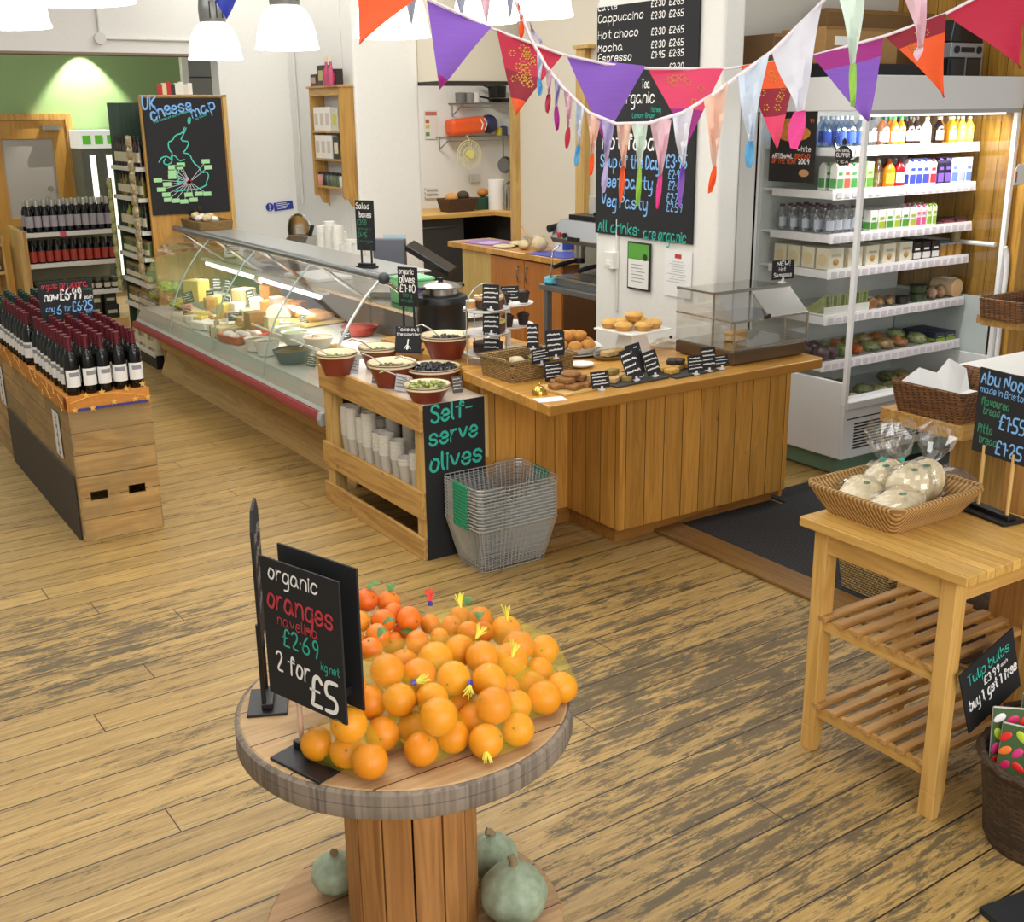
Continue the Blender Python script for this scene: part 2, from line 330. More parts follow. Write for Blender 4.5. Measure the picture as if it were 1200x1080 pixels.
# ================================================================ SETTING
def floor_mat():
    m, nt, b = newmat('worn_floorboards'); tc = N(nt, 'ShaderNodeTexCoord')
    v = mapping(nt, tc.outputs['Object'], rot=(0, 0, math.radians(-1.8)))
    sp = N(nt, 'ShaderNodeSeparateXYZ'); nt.links.new(v, sp.inputs[0]); x, y = sp.outputs[0], sp.outputs[1]
    q = math_(nt, 'DIVIDE', math_(nt, 'SUBTRACT', y, 2.392), .154); idx = math_(nt, 'FLOOR', q); fr = math_(nt, 'SUBTRACT', q, idx)
    wn = N(nt, 'ShaderNodeTexWhiteNoise', noise_dimensions='1D'); nt.links.new(idx, wn.inputs['W']); rv = wn.outputs['Value']
    xo = math_(nt, 'ADD', math_(nt, 'DIVIDE', x, 5.3), math_(nt, 'MULTIPLY', rv, 7.)); ix = math_(nt, 'FLOOR', xo); fx = math_(nt, 'SUBTRACT', xo, ix)
    w2 = N(nt, 'ShaderNodeTexWhiteNoise', noise_dimensions='2D'); c2 = N(nt, 'ShaderNodeCombineXYZ'); nt.links.new(idx, c2.inputs[0]); nt.links.new(ix, c2.inputs[1]); nt.links.new(c2.outputs[0], w2.inputs['Vector'])
    cx = N(nt, 'ShaderNodeCombineXYZ'); nt.links.new(math_(nt, 'ADD', x, math_(nt, 'MULTIPLY', rv, 40.)), cx.inputs[0]); nt.links.new(y, cx.inputs[1]); pv = cx.outputs[0]
    g1 = noise_(nt, mapping(nt, pv, (.9, 22, 1)), 1, 4, .6, .5); g2 = noise_(nt, mapping(nt, pv, (4, 110, 1)), 1, 3, .55)
    sn = N(nt, 'ShaderNodeMath', operation='SINE'); nt.links.new(math_(nt, 'MULTIPLY', g1, 60.), sn.inputs[0])
    col = ramp(nt, math_(nt, 'ADD', math_(nt, 'MULTIPLY', sn.outputs[0], .06), math_(nt, 'ADD', math_(nt, 'MULTIPLY', g2, .6), math_(nt, 'MULTIPLY', g1, .4))), [(.28, '#846838'), (.5, '#ad8c50'), (.75, '#c6a86a')])
    col = mixc(nt, 1., col, ramp(nt, rv, [(0, .86), (1, 1.1)]), 'MULTIPLY')
    # worn varnish: dark streaks that follow the grain where people walk
    big = noise_(nt, mapping(nt, v, (.5, .8, 1), (3.1, .4, 0)), 1, 2, .5); mid = noise_(nt, mapping(nt, pv, (1.6, 9, 1)), 1, 5, .7, .4); fine = noise_(nt, mapping(nt, pv, (4.5, 30, 1)), 1, 8, .84, .5)
    def around(px, py, sx, sy):
        d = math_(nt, 'ADD', math_(nt, 'POWER', math_(nt, 'DIVIDE', math_(nt, 'SUBTRACT', x, px), sx), 2.), math_(nt, 'POWER', math_(nt, 'DIVIDE', math_(nt, 'SUBTRACT', y, py), sy), 2.))
        return math_(nt, 'SUBTRACT', 1., math_(nt, 'MINIMUM', d, 1.))
    walk = math_(nt, 'ADD', math_(nt, 'ADD', math_(nt, 'MULTIPLY', around(2.7, 3.0, 1.8, 1.6), .11), math_(nt, 'MULTIPLY', around(2.6, 2.0, 1.4, 1.0), .055)), math_(nt, 'MULTIPLY', around(.9, 4.7, 1.5, .6), .09))
    s = math_(nt, 'ADD', math_(nt, 'ADD', math_(nt, 'MULTIPLY', big, .24), math_(nt, 'MULTIPLY', mid, .36)), math_(nt, 'ADD', math_(nt, 'MULTIPLY', fine, .95), walk))
    wear = ramp(nt, s, [(.86, 0.), (.915, 1.)])
    col = mixc(nt, math_(nt, 'MULTIPLY', wear, .82), col, mixc(nt, fine, lin('#2c2821'), lin('#4c4638')))
    col = mixc(nt, math_(nt, 'MULTIPLY', ramp(nt, mid, [(.5, 0.), (.75, 1.)]), .35), col, lin('#7a6136'))
    vo = N(nt, 'ShaderNodeTexVoronoi'); vo.inputs['Scale'].default_value = 1.; nt.links.new(mapping(nt, pv, (1.7, 5.5, 1)), vo.inputs['Vector'])
    col = mixc(nt, math_(nt, 'MULTIPLY', ramp(nt, math_(nt, 'ADD', vo.outputs['Distance'], math_(nt, 'MULTIPLY', fine, .04)), [(.06, 1.), (.1, 0.)]), .7), col, lin('#4d3013'))
    gap = math_(nt, 'MAXIMUM', math_(nt, 'GREATER_THAN', math_(nt, 'ADD', math_(nt, 'ABSOLUTE', math_(nt, 'SUBTRACT', fr, .5)), math_(nt, 'MULTIPLY', mid, .014)), .4865), math_(nt, 'GREATER_THAN', math_(nt, 'ABSOLUTE', math_(nt, 'SUBTRACT', fx, .5)), .4996))
    col = mixc(nt, gap, col, lin('#1f150a'))
    nt.links.new(col, b.inputs['Base Color'])
    nt.links.new(ramp(nt, s, [(.7, .36), (.92, .6)]), b.inputs['Roughness']); b.inputs['Specular IOR Level'].default_value = .55
    bp = N(nt, 'ShaderNodeBump'); bp.inputs['Strength'].default_value = .25; bp.inputs['Distance'].default_value = .004
    nt.links.new(math_(nt, 'SUBTRACT', math_(nt, 'MULTIPLY', fine, .4), gap), bp.inputs['Height']); nt.links.new(bp.outputs[0], b.inputs['Normal'])
    return m
struct('floor', M().bx(-5, 11, -4, 17, -.05, 0), floor_mat())
def mat_mat():
    m, nt, b = newmat('ribbed_black_matting'); b.inputs['Roughness'].default_value = .95
    tc = N(nt, 'ShaderNodeTexCoord'); wv = N(nt, 'ShaderNodeTexWave'); wv.inputs['Scale'].default_value = 14; wv.bands_direction = 'X'; nt.links.new(tc.outputs['Object'], wv.inputs['Vector'])
    n = noise_(nt, tc.outputs['Object'], 90, 3); c = mixc(nt, math_(nt, 'MULTIPLY', wv.outputs['Fac'], n), lin('#1d1d1f'), lin('#4a4a4a')); nt.links.new(c, b.inputs['Base Color'])
    bp = N(nt, 'ShaderNodeBump'); bp.inputs['Strength'].default_value = .5; nt.links.new(wv.outputs['Fac'], bp.inputs['Height']); nt.links.new(bp.outputs[0], b.inputs['Normal']); return m
solo('entrance_mat', 'black ribbed entrance mat on the floor in front of the white fridge', 'mat', M().prism([(3.951, .4), (6.7, .4), (6.7, 4.53), (4.68, 4.53), (4.68, 4.335), (4.64, 4.335), (4.64, 4.418), (3.951, 4.418)], 0, .012), mat_mat())
struct('trim_1', M().bx(3.765, 3.95, .4, 4.425, 0, .02), wood('oak_threshold', '#8a6430', '#6a4820', 'y', knots=0), bev=.006)
WALLW = PM('#e9e8e2', .6, var=.02, name='white_wall_paint'); GREEN = PM('#8aa670', .7, var=.04, name='green_wall_paint'); CREAM = PM('#dcd4c2', .6, name='cream_wall_paint'); SHADEW = PM('#cfccc2', .6, name='shaded_wall_paint')  # last tone has the shade behind the fridge mixed into its colour
struct('wall_back', M().bx(-5, 5.2, 16, 16.1, 0, 4), GREEN)
zb = PY(100, 61, 10.8).z
struct('wall_bulkhead', M().bx(-5, 3.81, 10.8, 11.0, zb, 4), WALLW)
struct('trim_2', M().bx(-5, 3.81, 10.79, 11.01, zb-.02, zb), PM('#8a7a68', .7))
struct('wall_end', M().bx(3.81, 4.6, 10.8, 11.0, 0, 4), WALLW)
struct('wall_right', M().bx(4.5, 4.6, 9.6, 10.8, 0, 4), WALLW)
xp = PY(494, 200, 9.37).x
struct('wall_pillar', M().bx(4.5, xp, 9.37, 9.6, 0, 4), WALLW, bev=.02)
struct('wall_kitchen', M().bx(4.6, 10, 14.3, 14.4, 0, 4), PM('#e4e3dc', .35))
struct('wall_kitchen_side', M().bx(9.3, 9.4, 8.9, 14.3, 0, 4), PM('#dedcd4', .4))
struct('wall_kitchen_header', M().bx(xp, 5.95, 9.0, 9.4, PY(550, 95, 9.0).z, 4), CREAM)
struct('trim_3', M().bx(xp, 5.9, 8.98, 9.4, PY(550, 95, 9.0).z-.03, PY(550, 95, 9.0).z), PM('#2a2520', .6))
struct('wall_service', M().bx(5.85, 5.95, 6.0, 8.84, 0, 4), CREAM)
struct('trim_4', M().bx(5.80, 5.95, 8.84, 8.93, 0, PX(605, 112, 5.85).z), W['pale_z'])
yp = PX(683, 150, 5.82).y; struct('trim_5', M().bx(5.79, 5.86, yp-.06, yp+.06, 0, PX(683, 57, 5.82).z).bx(5.77, 5.86, yp-.13, yp+.08, PX(683, 57, 5.82).z, PX(683, 53, 5.82).z), W['pale_z'])
x2 = PY(862, 300, 5.03).x
struct('wall_column', M().bx(4.7, x2, 5.03, 6.19, 0, 4), WALLW, bev=.018)
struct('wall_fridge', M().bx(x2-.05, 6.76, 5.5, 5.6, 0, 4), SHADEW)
struct('trim_6', M().bx(PY(864, 260, 5.3).x, PY(891, 260, 5.3).x, 5.3, 5.5, 0, 2.35), WALLW)
struct('wall_timber', M().bx(6.72, 6.9, 4.40, 5.6, 0, 3.4), wood('pine_planks_upright', '#c4933e', '#96661f', 'z', .14, 'y', .45))
# surface conduits and sockets on the walls
def conduit(name, label, pts, r=.012): solo(name, label, 'conduit', M().tube(pts, r, 8), PM('#d9d8d2', .5), smooth=True)
p0 = PX(345, 60, 4.48)
conduit('wall_conduit', 'thin white conduit running down the corner beside the blue safety sign', [(4.486, 10.62, 3.6), (4.486, 10.62, 1.35)])
a, b_ = PY(117, 45, 10.785), PY(225, 45, 10.785)
conduit('ceiling_conduit', 'thin white conduit with a round junction box on the bulkhead above the green wall', [(a.x, 10.785, 3.8), (a.x, 10.785, a.z), (3.75, 10.785, a.z)], .014)
q = bpy.data.objects['ceiling_conduit']; part('junction_box', M().cyl((a.x, 10.80, a.z), (a.x, 10.755, a.z), .05, 18), PM('#dddcd6', .5), q)
q = PX(724, 330, 4.7)
conduit('socket_conduit', 'white conduit rising from the socket on the menu column', [(4.69, q.y, .9), (4.69, q.y, 1.5)], .011)
sk = PX(719, 304, 4.69); s = thing('light_switch', 'white double switch box on the column beneath the menu board', 'switch', (4.69, sk.y, sk.z))
part('switch_plate', M().bx(-.045, 0.008, -.05, .05, -.055, .055), PM('#e6e4dc', .4), s, bev=.004); part('rocker', M().bx(-.052, -.044, -.02, .02, -.03, .0), PM('#f4f3ee', .3), s)
# blue safety sign on the end wall
c = PY(329, 241, 10.79); s = thing('safety_sign', 'small blue safety notice with a white exclamation mark on the end wall', 'sign', (c.x, 10.79, c.z))
u = 1/127.
part('panel', M().bx(-9*u, 16*u, -.006, 0, -5.5*u, 4.5*u, T(ry=-.08)), PM('#24399a', .4), s)
part('symbol', M().cyl((-14.5*u, 0, -.9*u), (-14.5*u, -.008, -.9*u), 5*u, 20), PM('#24399a', .4), s)
mb = M(); scribe(mb, '!', (-14.9*u, -.0095, -4*u), (1, 0, 0), (0, 0, 1), .05, sw=.2, slant=0)
for k in range(4): mb.bx(-6*u+.002*k, 14*u-(.02*k if k else .05), -.0072, -.0066, (2.6-k*2)*u, (3.2-k*2)*u, T(ry=-.08))
part('lettering', mb, CW, s)
# ================================================================ FOREGROUND: cable-spool table with oranges
ORANGES = 'n1095,2258,876,42 n1040,2248,813,42 n1087,2184,834,40 n934,2136,840,42 n1031,2169,768,41 n955,2080,767,41 n985,2243,878,43 n934,2158,761,40 n1126,2063,833,45 n1164,2164,821,40 n1081,2069,761,40 n1169,2077,761,40 n1112,2164,761,40 n1250,2186,761,40 n1268,2050,823,44 n1222,2013,762,41 n1313,2017,761,40 n1361,2099,772,40 n1244,2107,766,40 n1444,2095,770,43 n1521,2127,761,40 n1519,2228,761,40 n1457,2176,761,40 n1429,2229,822,45 n1319,2153,828,44 n1347,2231,852,42 n1330,2312,842,41 n1495,2286,821,42 n1572,2281,789,40 n1526,2398,811,43 n1247,2292,848,46 n1173,2243,847,43 n1240,2190,843,42 n1379,2177,775,40 n1187,2349,828,40 n1070,2440,840,40 n892,2226,761,40 c1209,2598,910,32 c1270,2591,890,33 c1147,2518,892,29 c1255,2531,884,29 c1205,2494,888,33 c1268,2469,887,34 c1163,2443,876,34 c1118,2395,871,32 c1116,2545,848,31 c1124,2485,851,28 c1213,2456,836,32 c1265,2502,832,30 c1334,2474,853,28 c1381,2441,846,30 c1450,2516,828,30 c1486,2462,832,35 c1399,2382,848,31 c1243,2378,863,32 c1317,2395,847,28 c1149,2635,858,29 c1100,2604,854,29 c1454,2400,826,30 c1075,2571,814,29 c1079,2505,826,28'
SX, SY, SZ = 1.197, 2.369, .72
t = thing('cable_spool_table', 'round wooden cable-spool table with a weathered grey rim, carrying the oranges', 'table', (SX, SY, 0))
def ringband(mb, r0, r1, z0, z1, n=72): return mb.lathe([(r0, z0), (r1, z0), (r1, z1), (r0, z1), (r0, z0)], n)
TOPW = wood('worn_spool_top', '#c3a173', '#a37c4c', 'x', .165, 'y', .6, knots=.5, gap='#4a3520')
GREYW = wood('weathered_rim_wood', '#8d7f70', '#4d443b', 'z', knots=.2, rough=.8, fine=1.6)
part('tabletop', M().lathe([(0, SZ-.03), (.418, SZ-.03), (.421, SZ-.004), (.415, SZ), (0, SZ)], 72), TOPW, t)
part('rim', M().lathe([(.30, SZ-.072), (.427, SZ-.072), (.432, SZ-.066), (.432, SZ-.037), (.428, SZ-.035), (.432, SZ-.033), (.432, SZ-.008), (.424, SZ-.001), (.418, SZ-.003), (.418, SZ-.02), (.3, SZ-.06)], 72), GREYW, t, smooth=True)
STAVE = wood('drum_staves', '#ad7a44', '#7d4f24', 'z', knots=.4)
for k in range(14):
    a0, a1 = 2*PI*(k-.47)/14, 2*PI*(k+.47)/14; r = .178
    part('drum_stave', M().prism([(r*math.cos(a0), r*math.sin(a0)), (r*math.cos(a1), r*math.sin(a1)), ((r-.02)*math.cos(a1), (r-.02)*math.sin(a1)), ((r-.02)*math.cos(a0), (r-.02)*math.sin(a0))], .055, SZ-.06), STAVE, t, bev=.003)
part('lower_flange', M().lathe([(0, .055), (.400, .055), (.407, .048), (.407, .004), (0, .0)], 72), wood('worn_flange', '#b9946a', '#94704a', 'x', .18, 'y', .7, knots=.5, gap='#4a3520'), t)
# oranges and clementines
def peel(name, a, b):
    m, nt, p = newmat(name); p.inputs['Roughness'].default_value = .42; tc = N(nt, 'ShaderNodeTexCoord'); oi = N(nt, 'ShaderNodeObjectInfo')
    nt.links.new(mixc(nt, oi.outputs['Random'], lin(a), lin(b)), p.inputs['Base Color']); n = noise_(nt, tc.outputs['Object'], 420, 1)
    bp = N(nt, 'ShaderNodeBump'); bp.inputs['Strength'].default_value = .22; bp.inputs['Distance'].default_value = .002; nt.links.new(n, bp.inputs['Height']); nt.links.new(bp.outputs[0], p.inputs['Normal'])
    p.inputs['Subsurface Weight'].default_value = 0; return m
PEEL = peel('orange_peel', '#e67608', '#f09412'); PEEL2 = peel('clementine_peel', '#e0680e', '#ee861c'); LEAF = PM('#4a7a2a', .5, var=.3, name='citrus_leaf'); STALK = PM('#6f7a3a', .8)
FR = []
for q in ORANGES.split():
    k = q[0]; x, y, z, r = [int(v)/1000 for v in q[1:].split(',')]; FR.append((k, Vector((x, y, z)), r))
bag_of = {}
BAGS = [('front bag beside the black sign base', [3, 5, 7, 36]), ('bag heaped against the black sign', [0, 1, 2, 6]), ('pair bag at the table front', [4, 12]), ('bag at the front edge, mid-table', [8, 10, 11]),
 ('bag with its knotted tail over the front edge', [14, 15, 16, 18]), ('bag mid-heap with a blue clip', [9, 13, 31, 32]), ('bag on top of the heap by the clementines', [26, 30, 34, 35]), ('bag at the rim farthest from the sign', [20, 21, 22, 23, 27, 28, 29]), ('bag between heap and far rim', [17, 19, 24, 25, 33])]
names = []
def nearest(i):
    return sorted(range(len(FR)), key=lambda j: (FR[j][1]-FR[i][1]).length)[1:3]
def orange(i, label):
    k, c, r = FR[i]; big = k == 'n'
    nm = 'navel_orange' if big else 'clementine'
    a = random.Random(i); ax = Vector((a.uniform(-1, 1), a.uniform(-1, .6), a.uniform(-.3, 1))).normalized(); R_ = ax.to_track_quat('Z', 'Y').to_matrix().to_4x4()
    fl = .95 if big else .9
    o = solo(nm, label, 'orange' if big else 'clementine', M().ball((0, 0, 0), (r, r, r*fl*1.03), 22, 14, lambda p: 1-.06*max(0, abs(p.z)-.9)*8).xf(R_), PEEL if big else PEEL2, c, group='navel oranges on the spool table' if big else 'clementines on the spool table', smooth=True)
    part('stem_button', M().lathe([(0, 0), (.0035, 0), (.003, .0015), (0, .002)], 7, (0, 0, r*fl)).xf(R_), STALK, o)
    return o
for bi, (bn, ids) in enumerate(BAGS):
    cs = sorted(ids, key=lambda i: -FR[i][1].z)
    words = {0: 'topmost', 1: 'second highest', 2: 'third highest', 3: 'fourth highest', 4: 'fifth highest', 5: 'fifth lowest', 6: 'lowest'}
    for n, i in enumerate(cs): orange(i, 'navel orange, %s in the netted %s' % (words[n], bn)); names.append(i)
loose = [i for i in range(len(FR)) if i not in names and FR[i][0] == 'n']
for n, i in enumerate(loose): orange(i, ['loose navel orange half hidden behind the black sign panel', 'loose navel orange in a gap behind the posts of the black sign'][n] if n < 2 else 'loose navel orange tucked between bags')
cl = sorted([i for i in range(len(FR)) if FR[i][0] == 'c'], key=lambda i: FR[i][1].x)
for n, i in enumerate(cl): orange(i, 'small clementine in the back heap, %s counting from the black sign' % ORD[min(n, 23)])
def netmat(name, col, den=.62):
    m = bpy.data.materials.new(name); m.use_nodes = True; nt = m.node_tree; b = nt.nodes['Principled BSDF']; b.inputs['Base Color'].default_value = lin(col); b.inputs['Roughness'].default_value = .5
    tc = N(nt, 'ShaderNodeTexCoord'); sp = N(nt, 'ShaderNodeSeparateXYZ'); nt.links.new(tc.outputs['Object'], sp.inputs[0]); x, y, z = sp.outputs
    def st(e): 
        s = N(nt, 'ShaderNodeMath', operation='SINE'); nt.links.new(math_(nt, 'MULTIPLY', e, 1050.), s.inputs[0]); return math_(nt, 'GREATER_THAN', math_(nt, 'ABSOLUTE', s.outputs[0]), .975)
    a = st(math_(nt, 'ADD', math_(nt, 'ADD', x, z), math_(nt, 'MULTIPLY', y, .4))); c = st(math_(nt, 'SUBTRACT', math_(nt, 'ADD', y, z), math_(nt, 'MULTIPLY', x, .4)))
    f = math_(nt, 'MAXIMUM', a, c); tr = N(nt, 'ShaderNodeBsdfTransparent'); mx = N(nt, 'ShaderNodeMixShader'); nt.links.new(math_(nt, 'MULTIPLY', f, den), mx.inputs[0]); nt.links.new(tr.outputs[0], mx.inputs[1]); nt.links.new(b.outputs[0], mx.inputs[2])
    nt.links.new(mx.outputs[0], nt.nodes['Material Output'].inputs[0]); return m
NETY, NETR = netmat('yellow_netting', '#e9dc3c'), netmat('red_netting', '#d8552c', .16); TUFT, TUFTR, CLIP = PM('#e6df52', .6, name='yellow_net_tail'), PM('#e0443a', .6, name='red_net_tail'), PM('#3a2c9a', .35, name='blue_clip')
def net(ids, label, m, tm, tail, direc, clip=True):
    bm = bmesh.new(); c0 = sum((FR[i][1] for i in ids), Vector())/len(ids)
    for i in ids:
        for p in M().ball((0, 0, 0), FR[i][2]*1.03, 20, 12).v:
            q = FR[i][1]-c0+Vector(p); 
            if q.z+c0.z > SZ+.001: bm.verts.new(q)
    tp = Vector(tail)-c0; bm.verts.new(tp)
    h = bmesh.ops.convex_hull(bm, input=bm.verts); bmesh.ops.delete(bm, geom=[v for v in bm.verts if not v.link_faces], context='VERTS')
    mb = M(); bm.verts.index_update(); mb.add([v.co.copy() for v in bm.verts], [[v.index for v in f.verts] for f in bm.faces]); bm.free()
    o = solo('net_bag', label, 'net bag', mb, m, c0, group='net bags of citrus on the spool table', smooth=True)
    d = Vector(direc).normalized(); e = d.orthogonal().normalized(); g = d.cross(e); tf = M(); rn = random.Random(len(ids)*7+int(tail[0]*999))
    for k in range(12):
        a = 2*PI*k/12; s = (e*math.cos(a)+g*math.sin(a))*rn.uniform(.5, 1); L = rn.uniform(.03, .045)
        tf.tube([tp, tp+d*L*.5+s*.006, tp+d*L+s*.016], [.0028, .0022, .0012], 5)
    part('net_tail', tf, tm, o)
    if clip: part('clip', M().cyl(tp-d*.004, tp+d*.008, .0065, 8), CLIP, o)
    return o
def ctr(ids): return sum((FR[i][1] for i in ids), Vector())/len(ids)
def tailpt(px, py, z): p = PZ(px, py, z); return (p.x, p.y, p.z)
DV = lambda x, y, z=0: (x, y, z)
for bi, (lab, px, py, z, d) in enumerate([('yellow net bag at the front edge beside the black sign base', 372, 852, .77, (-.4, -.3, -.6)), ('yellow net bag heaped against the black sign', 484, 800, .86, (.9, -.1, .1)),
 ('small yellow net holding a pair of oranges at the table front', 470, 866, .745, (.3, -.6, -.3)), ('yellow net bag at the front edge in the middle of the table', 468, 838, .775, (-.8, -.2, -.1)), ('yellow net bag with a knotted tail hanging over its front orange', 568, 872, .77, (-.1, -.5, -.8)),
 ('yellow net bag mid-heap whose blue clip faces the front', 551, 800, .85, (-.5, -.6, -.3)), ('yellow net bag on top of the heap in front of the clementines', 558, 748, .88, (.6, .4, .3)), ('yellow net bag lying on the rim farthest from the black sign, pointed at the top', 594, 727, .89, (.1, .2, 1)),
 ('yellow net bag between the heap top and the far rim', 600, 770, .86, (.4, .3, .6))]):
    net(BAGS[bi][1], lab, NETY, TUFT, tailpt(px, py, z), d, bi in (1, 5))
net([39, 45, 46, 56, 57, 59, 60], 'yellow net of clementines nearest the black sign, with green leaves', NETY, TUFT, tailpt(412, 727, .89), (-.5, -.3, .2), False)
net([37, 38, 40, 48, 41, 42], 'red net of clementines with a blue clip and red tail on top', NETR, TUFTR, tailpt(504, 708, .90), (.25, .5, .8))
net([49, 50, 51, 52, 53, 55, 58], 'yellow net of clementines at the back behind the navel oranges', NETY, TUFT, tailpt(540, 712, .88), (.2, .6, .6), False)
def leaf(mb, p, d, L=.05, wd=.014):
    p, d = Vector(p), Vector(d).normalized(); s = d.cross(Vector((0, 0, 1))).normalized(); P = []
    for k in range(6):
        u = k/5; wv = wd*math.sin(PI*min(1, u*.92+.06)); c = p+d*L*u+Vector((0, 0, .012*math.sin(PI*u))); P.append([c-s*wv, c+Vector((0, 0, -.003)), c+s*wv])
    return mb.grid(P)
for n, (i, d, L) in enumerate([(37, (.9, .2, .1), .055), (38, (.5, .7, .1), .045), (45, (-.3, -.8, -.4), .04), (43, (.9, -.2, 0), .04), (47, (.7, -.7, -.2), .05), (44, (.9, .4, .1), .04), (51, (.4, .9, .2), .045), (53, (.6, .8, 0), .045), (48, (.9, .5, .1), .055)]):
    p = FR[i][1]+Vector((.004*n, -.2*FR[i][2], FR[i][2]*.985)); solo('citrus_leaf', 'green citrus leaf on the clementines, %s counting from the black sign' % ORD[n], 'leaf', leaf(M(), (0, 0, 0), d, L), LEAF, p, group='green leaves among the clementines', smooth=True)
# signs on the spool table
TH = math.radians(-71.8); dx, dy = math.cos(TH), math.sin(TH); sc = (.862, 2.224)
s = board('chalkboard_sign', 'double black oranges price sign on two wooden posts at the table edge', 'sign', (sc[0]+.012, sc[1]+.0, SZ), TH, .262, .345,
 [('organic', .03, .298, .036, .17, CW, .13), ('oranges', .02, .225, .05, .225, CR, .13), ('navelina', .05, .188, .028, .14, CR, .1), ('£2·69', .065, .14, .042, .125, CG, .12), ('kg net', .19, .116, .02, .062, CG, .12), ('2 for', .035, .07, .048, .12, CW, .12), ('£5', .148, .018, .075, .10, CW, .14)], t=.006, z0=.142, stand=None)
part('back_panel', M().bx(-.131, .131, .05, .056, .155, .5), CHALK, s, bev=.001)
part('base', M().bx(-.085, .085, -.055, .055, 0, .008).bx(-.075, .075, .008, .034, .008, .026), BLACK, s, bev=.002)
for k in (-1, 1): part('post', M().cyl((k*.057, .021, .02), (k*.057, .021, .19), .0065, 12), PM('#d8b8a0', .5), s, smooth=True)
part('post_block', M().bx(-.1, .1, .003, .05, .19, .21), BLACK, s)
q = Vector((.895, 2.545, SZ)); s = thing('chalkboard_sign', 'narrow black slate price sign seen edge-on behind the orange sign', 'sign', q, math.radians(65))
part('base', M().bx(-.07, .07, -.05, .05, 0, .008).bx(-.05, .05, -.014, .014, .008, .024), BLACK, s, bev=.002)
mb = M(); [line(mb, [(-.07+.011*k, z+(.012 if k % 2 else -.012)*(1+.4*math.sin(k*2.3+z*50))) for k in range(13)], .0022, (0, -.0045, 0), (1, 0, 0), (0, 0, 1)) for z in (.47, .42, .36, .30)]
part('panel', M().prism([(-.09, .2), (.09, .2), (.09, .5), (.05, .54), (-.05, .54), (-.09, .5)], -.0035, .0035, 'y'), CHALK, s); part('lettering', mb, CW, s)
for k in (-1, 1): part('post', M().cyl((k*.04, .008, .02), (k*.04, .008, .24), .006, 10), BLACK, s, smooth=True)
# crown squashes on the lower flange
SQ = PM('#9fae93', .55, var=.22, name='squash_skin'); ST = PM('#8a7a5a', .8)
def squash(c, r, label, seed):
    def fn(a, z): return 1+.022*math.cos(a*9+seed)+.02*math.sin(a*2+seed)
    pr_ = [(0, -.80*r)] + [(r*math.sin(PI*i/14)*(1 if i > 7 else .99), -r*.86*math.cos(PI*i/14)+(.10*r if i > 10 else 0)*(i-10)/4) for i in range(1, 14)] + [(.10*r, r*.98), (0, r*.96)]
    o = solo('squash', label, 'squash', M().lathe(pr_, 40, fn=fn), SQ, c, seed, 'pale green squashes under the spool table', smooth=True)
    part('stalk', M().tube([(0, 0, r*.94), (.004, 0, r*1.06), (.016, .006, r*1.12)], [.013, .010, .012], 9), ST, o, smooth=True)
def sq(px, py, r, label, seed):
    z = .056+.87*r; p = PZ(px, py, z); squash(p, r, label, seed)
sq(602, 1046, .094, 'large pale green squash at the front right of the spool foot, scarred skin', 1); sq(577, 1003, .075, 'pale green squash tucked behind the large one beside the drum', 2.2)
sq(393, 1022, .068, 'pale grey-green squash on the far left of the spool drum', 4); squash((1.325, 2.02, .057+.87*.07), .07, 'pale squash at the very front of the spool foot, only its top showing', 5)
solo('floor_sign', 'black board lying on the floor at the near edge below the tulips', 'sign', M().prism([(0, 0), (.3, -.05), (.22, -.4), (-.08, -.35)], 0, .02), CHALK, PZ(1147, 1069, 0))
# ================================================================ WINE CRATES
cx0, cx1, cy0 = 1.19, 1.60, 6.03
CRW = wood('crate_pine', '#c09a5e', '#916a34', 'x', .12, 'z', .6, knots=.6, grey='#8f7850'); CRS = wood('crate_side_pine', '#b99560', '#8c6a3c', 'y', .12, 'z', .6, knots=.6, grey='#85704e')
def crate(slots, L=.62, H=.355, Wd=.41):
    c = thing('wooden_crate', '', 'crate', (0, 0, 0)); t_ = .016
    for y in (0, L-t_):
        e = M()
        if slots:
            zs, ze = H*.62, H*.76
            e.bx(0, Wd, y, y+t_, 0, zs).bx(0, Wd, y, y+t_, ze, H)
            for a, b in ((0, .05), (.14, .25), (.34, Wd)): e.bx(a, b, y, y+t_, zs, ze)
        else: e.bx(0, Wd, y, y+t_, 0, H)
        part('end_panel', e, CRW, c)
    for x in (-.008, Wd-.004): part('side_panel', M().bx(x, x+.012, .004, L-.004, 0.0, H), CRS, c, bev=.002)
    part('bottom', M().bx(.004, Wd-.004, .016, L-.016, 0, .012), CRS, c); return c
lo = Kind(crate(True)); hi = Kind(crate(False))
wh = ['nearest', 'second', 'third', 'fourth']
for k in range(4):
    lo.at((cx0, cy0+k*.625, 0), 0, '%s lower pine crate under the wine%s' % (wh[k].capitalize(), ', with two black handle slots' if k == 0 else ', its side behind the dark panel' if k < 3 else ', at the far end of the row'), 'stacked pine wine crates')
    hi.at((cx0, cy0+k*.625, .358), 0, '%s upper pine crate directly beneath the wine bottles%s' % (wh[k].capitalize(), ', plain end towards the aisle' if k == 0 else ''), 'stacked pine wine crates')
solo('leaning_hoarding', 'dark brown-black board leaning along the side of the lower wine crates', 'panel', M().bx(cx0-.022, cx0-.012, cy0+.04, cy0+1.85, .0, .36), PM('#3b342d', .6, var=.1))
def slip(name, label, px, py, w_, h_):
    p = PX(px, py, cx0-.012); o = thing(name, label, 'paper', (cx0-.014, p.y, p.z), -PI/2)
    part('sheet', M().bx(-w_/2, w_/2, -.001, 0, -h_/2, h_/2), PM('#e4e2de', .7), o); mb = M(); [mb.bx(-w_*.08+.02*(j % 2), w_*.12, -.0018, -.0012, h_*(.42-.1*j)-.02, h_*(.42-.1*j)) for j in range(9)]
    part('lettering', mb, PM('#6b6b72', .7), o)
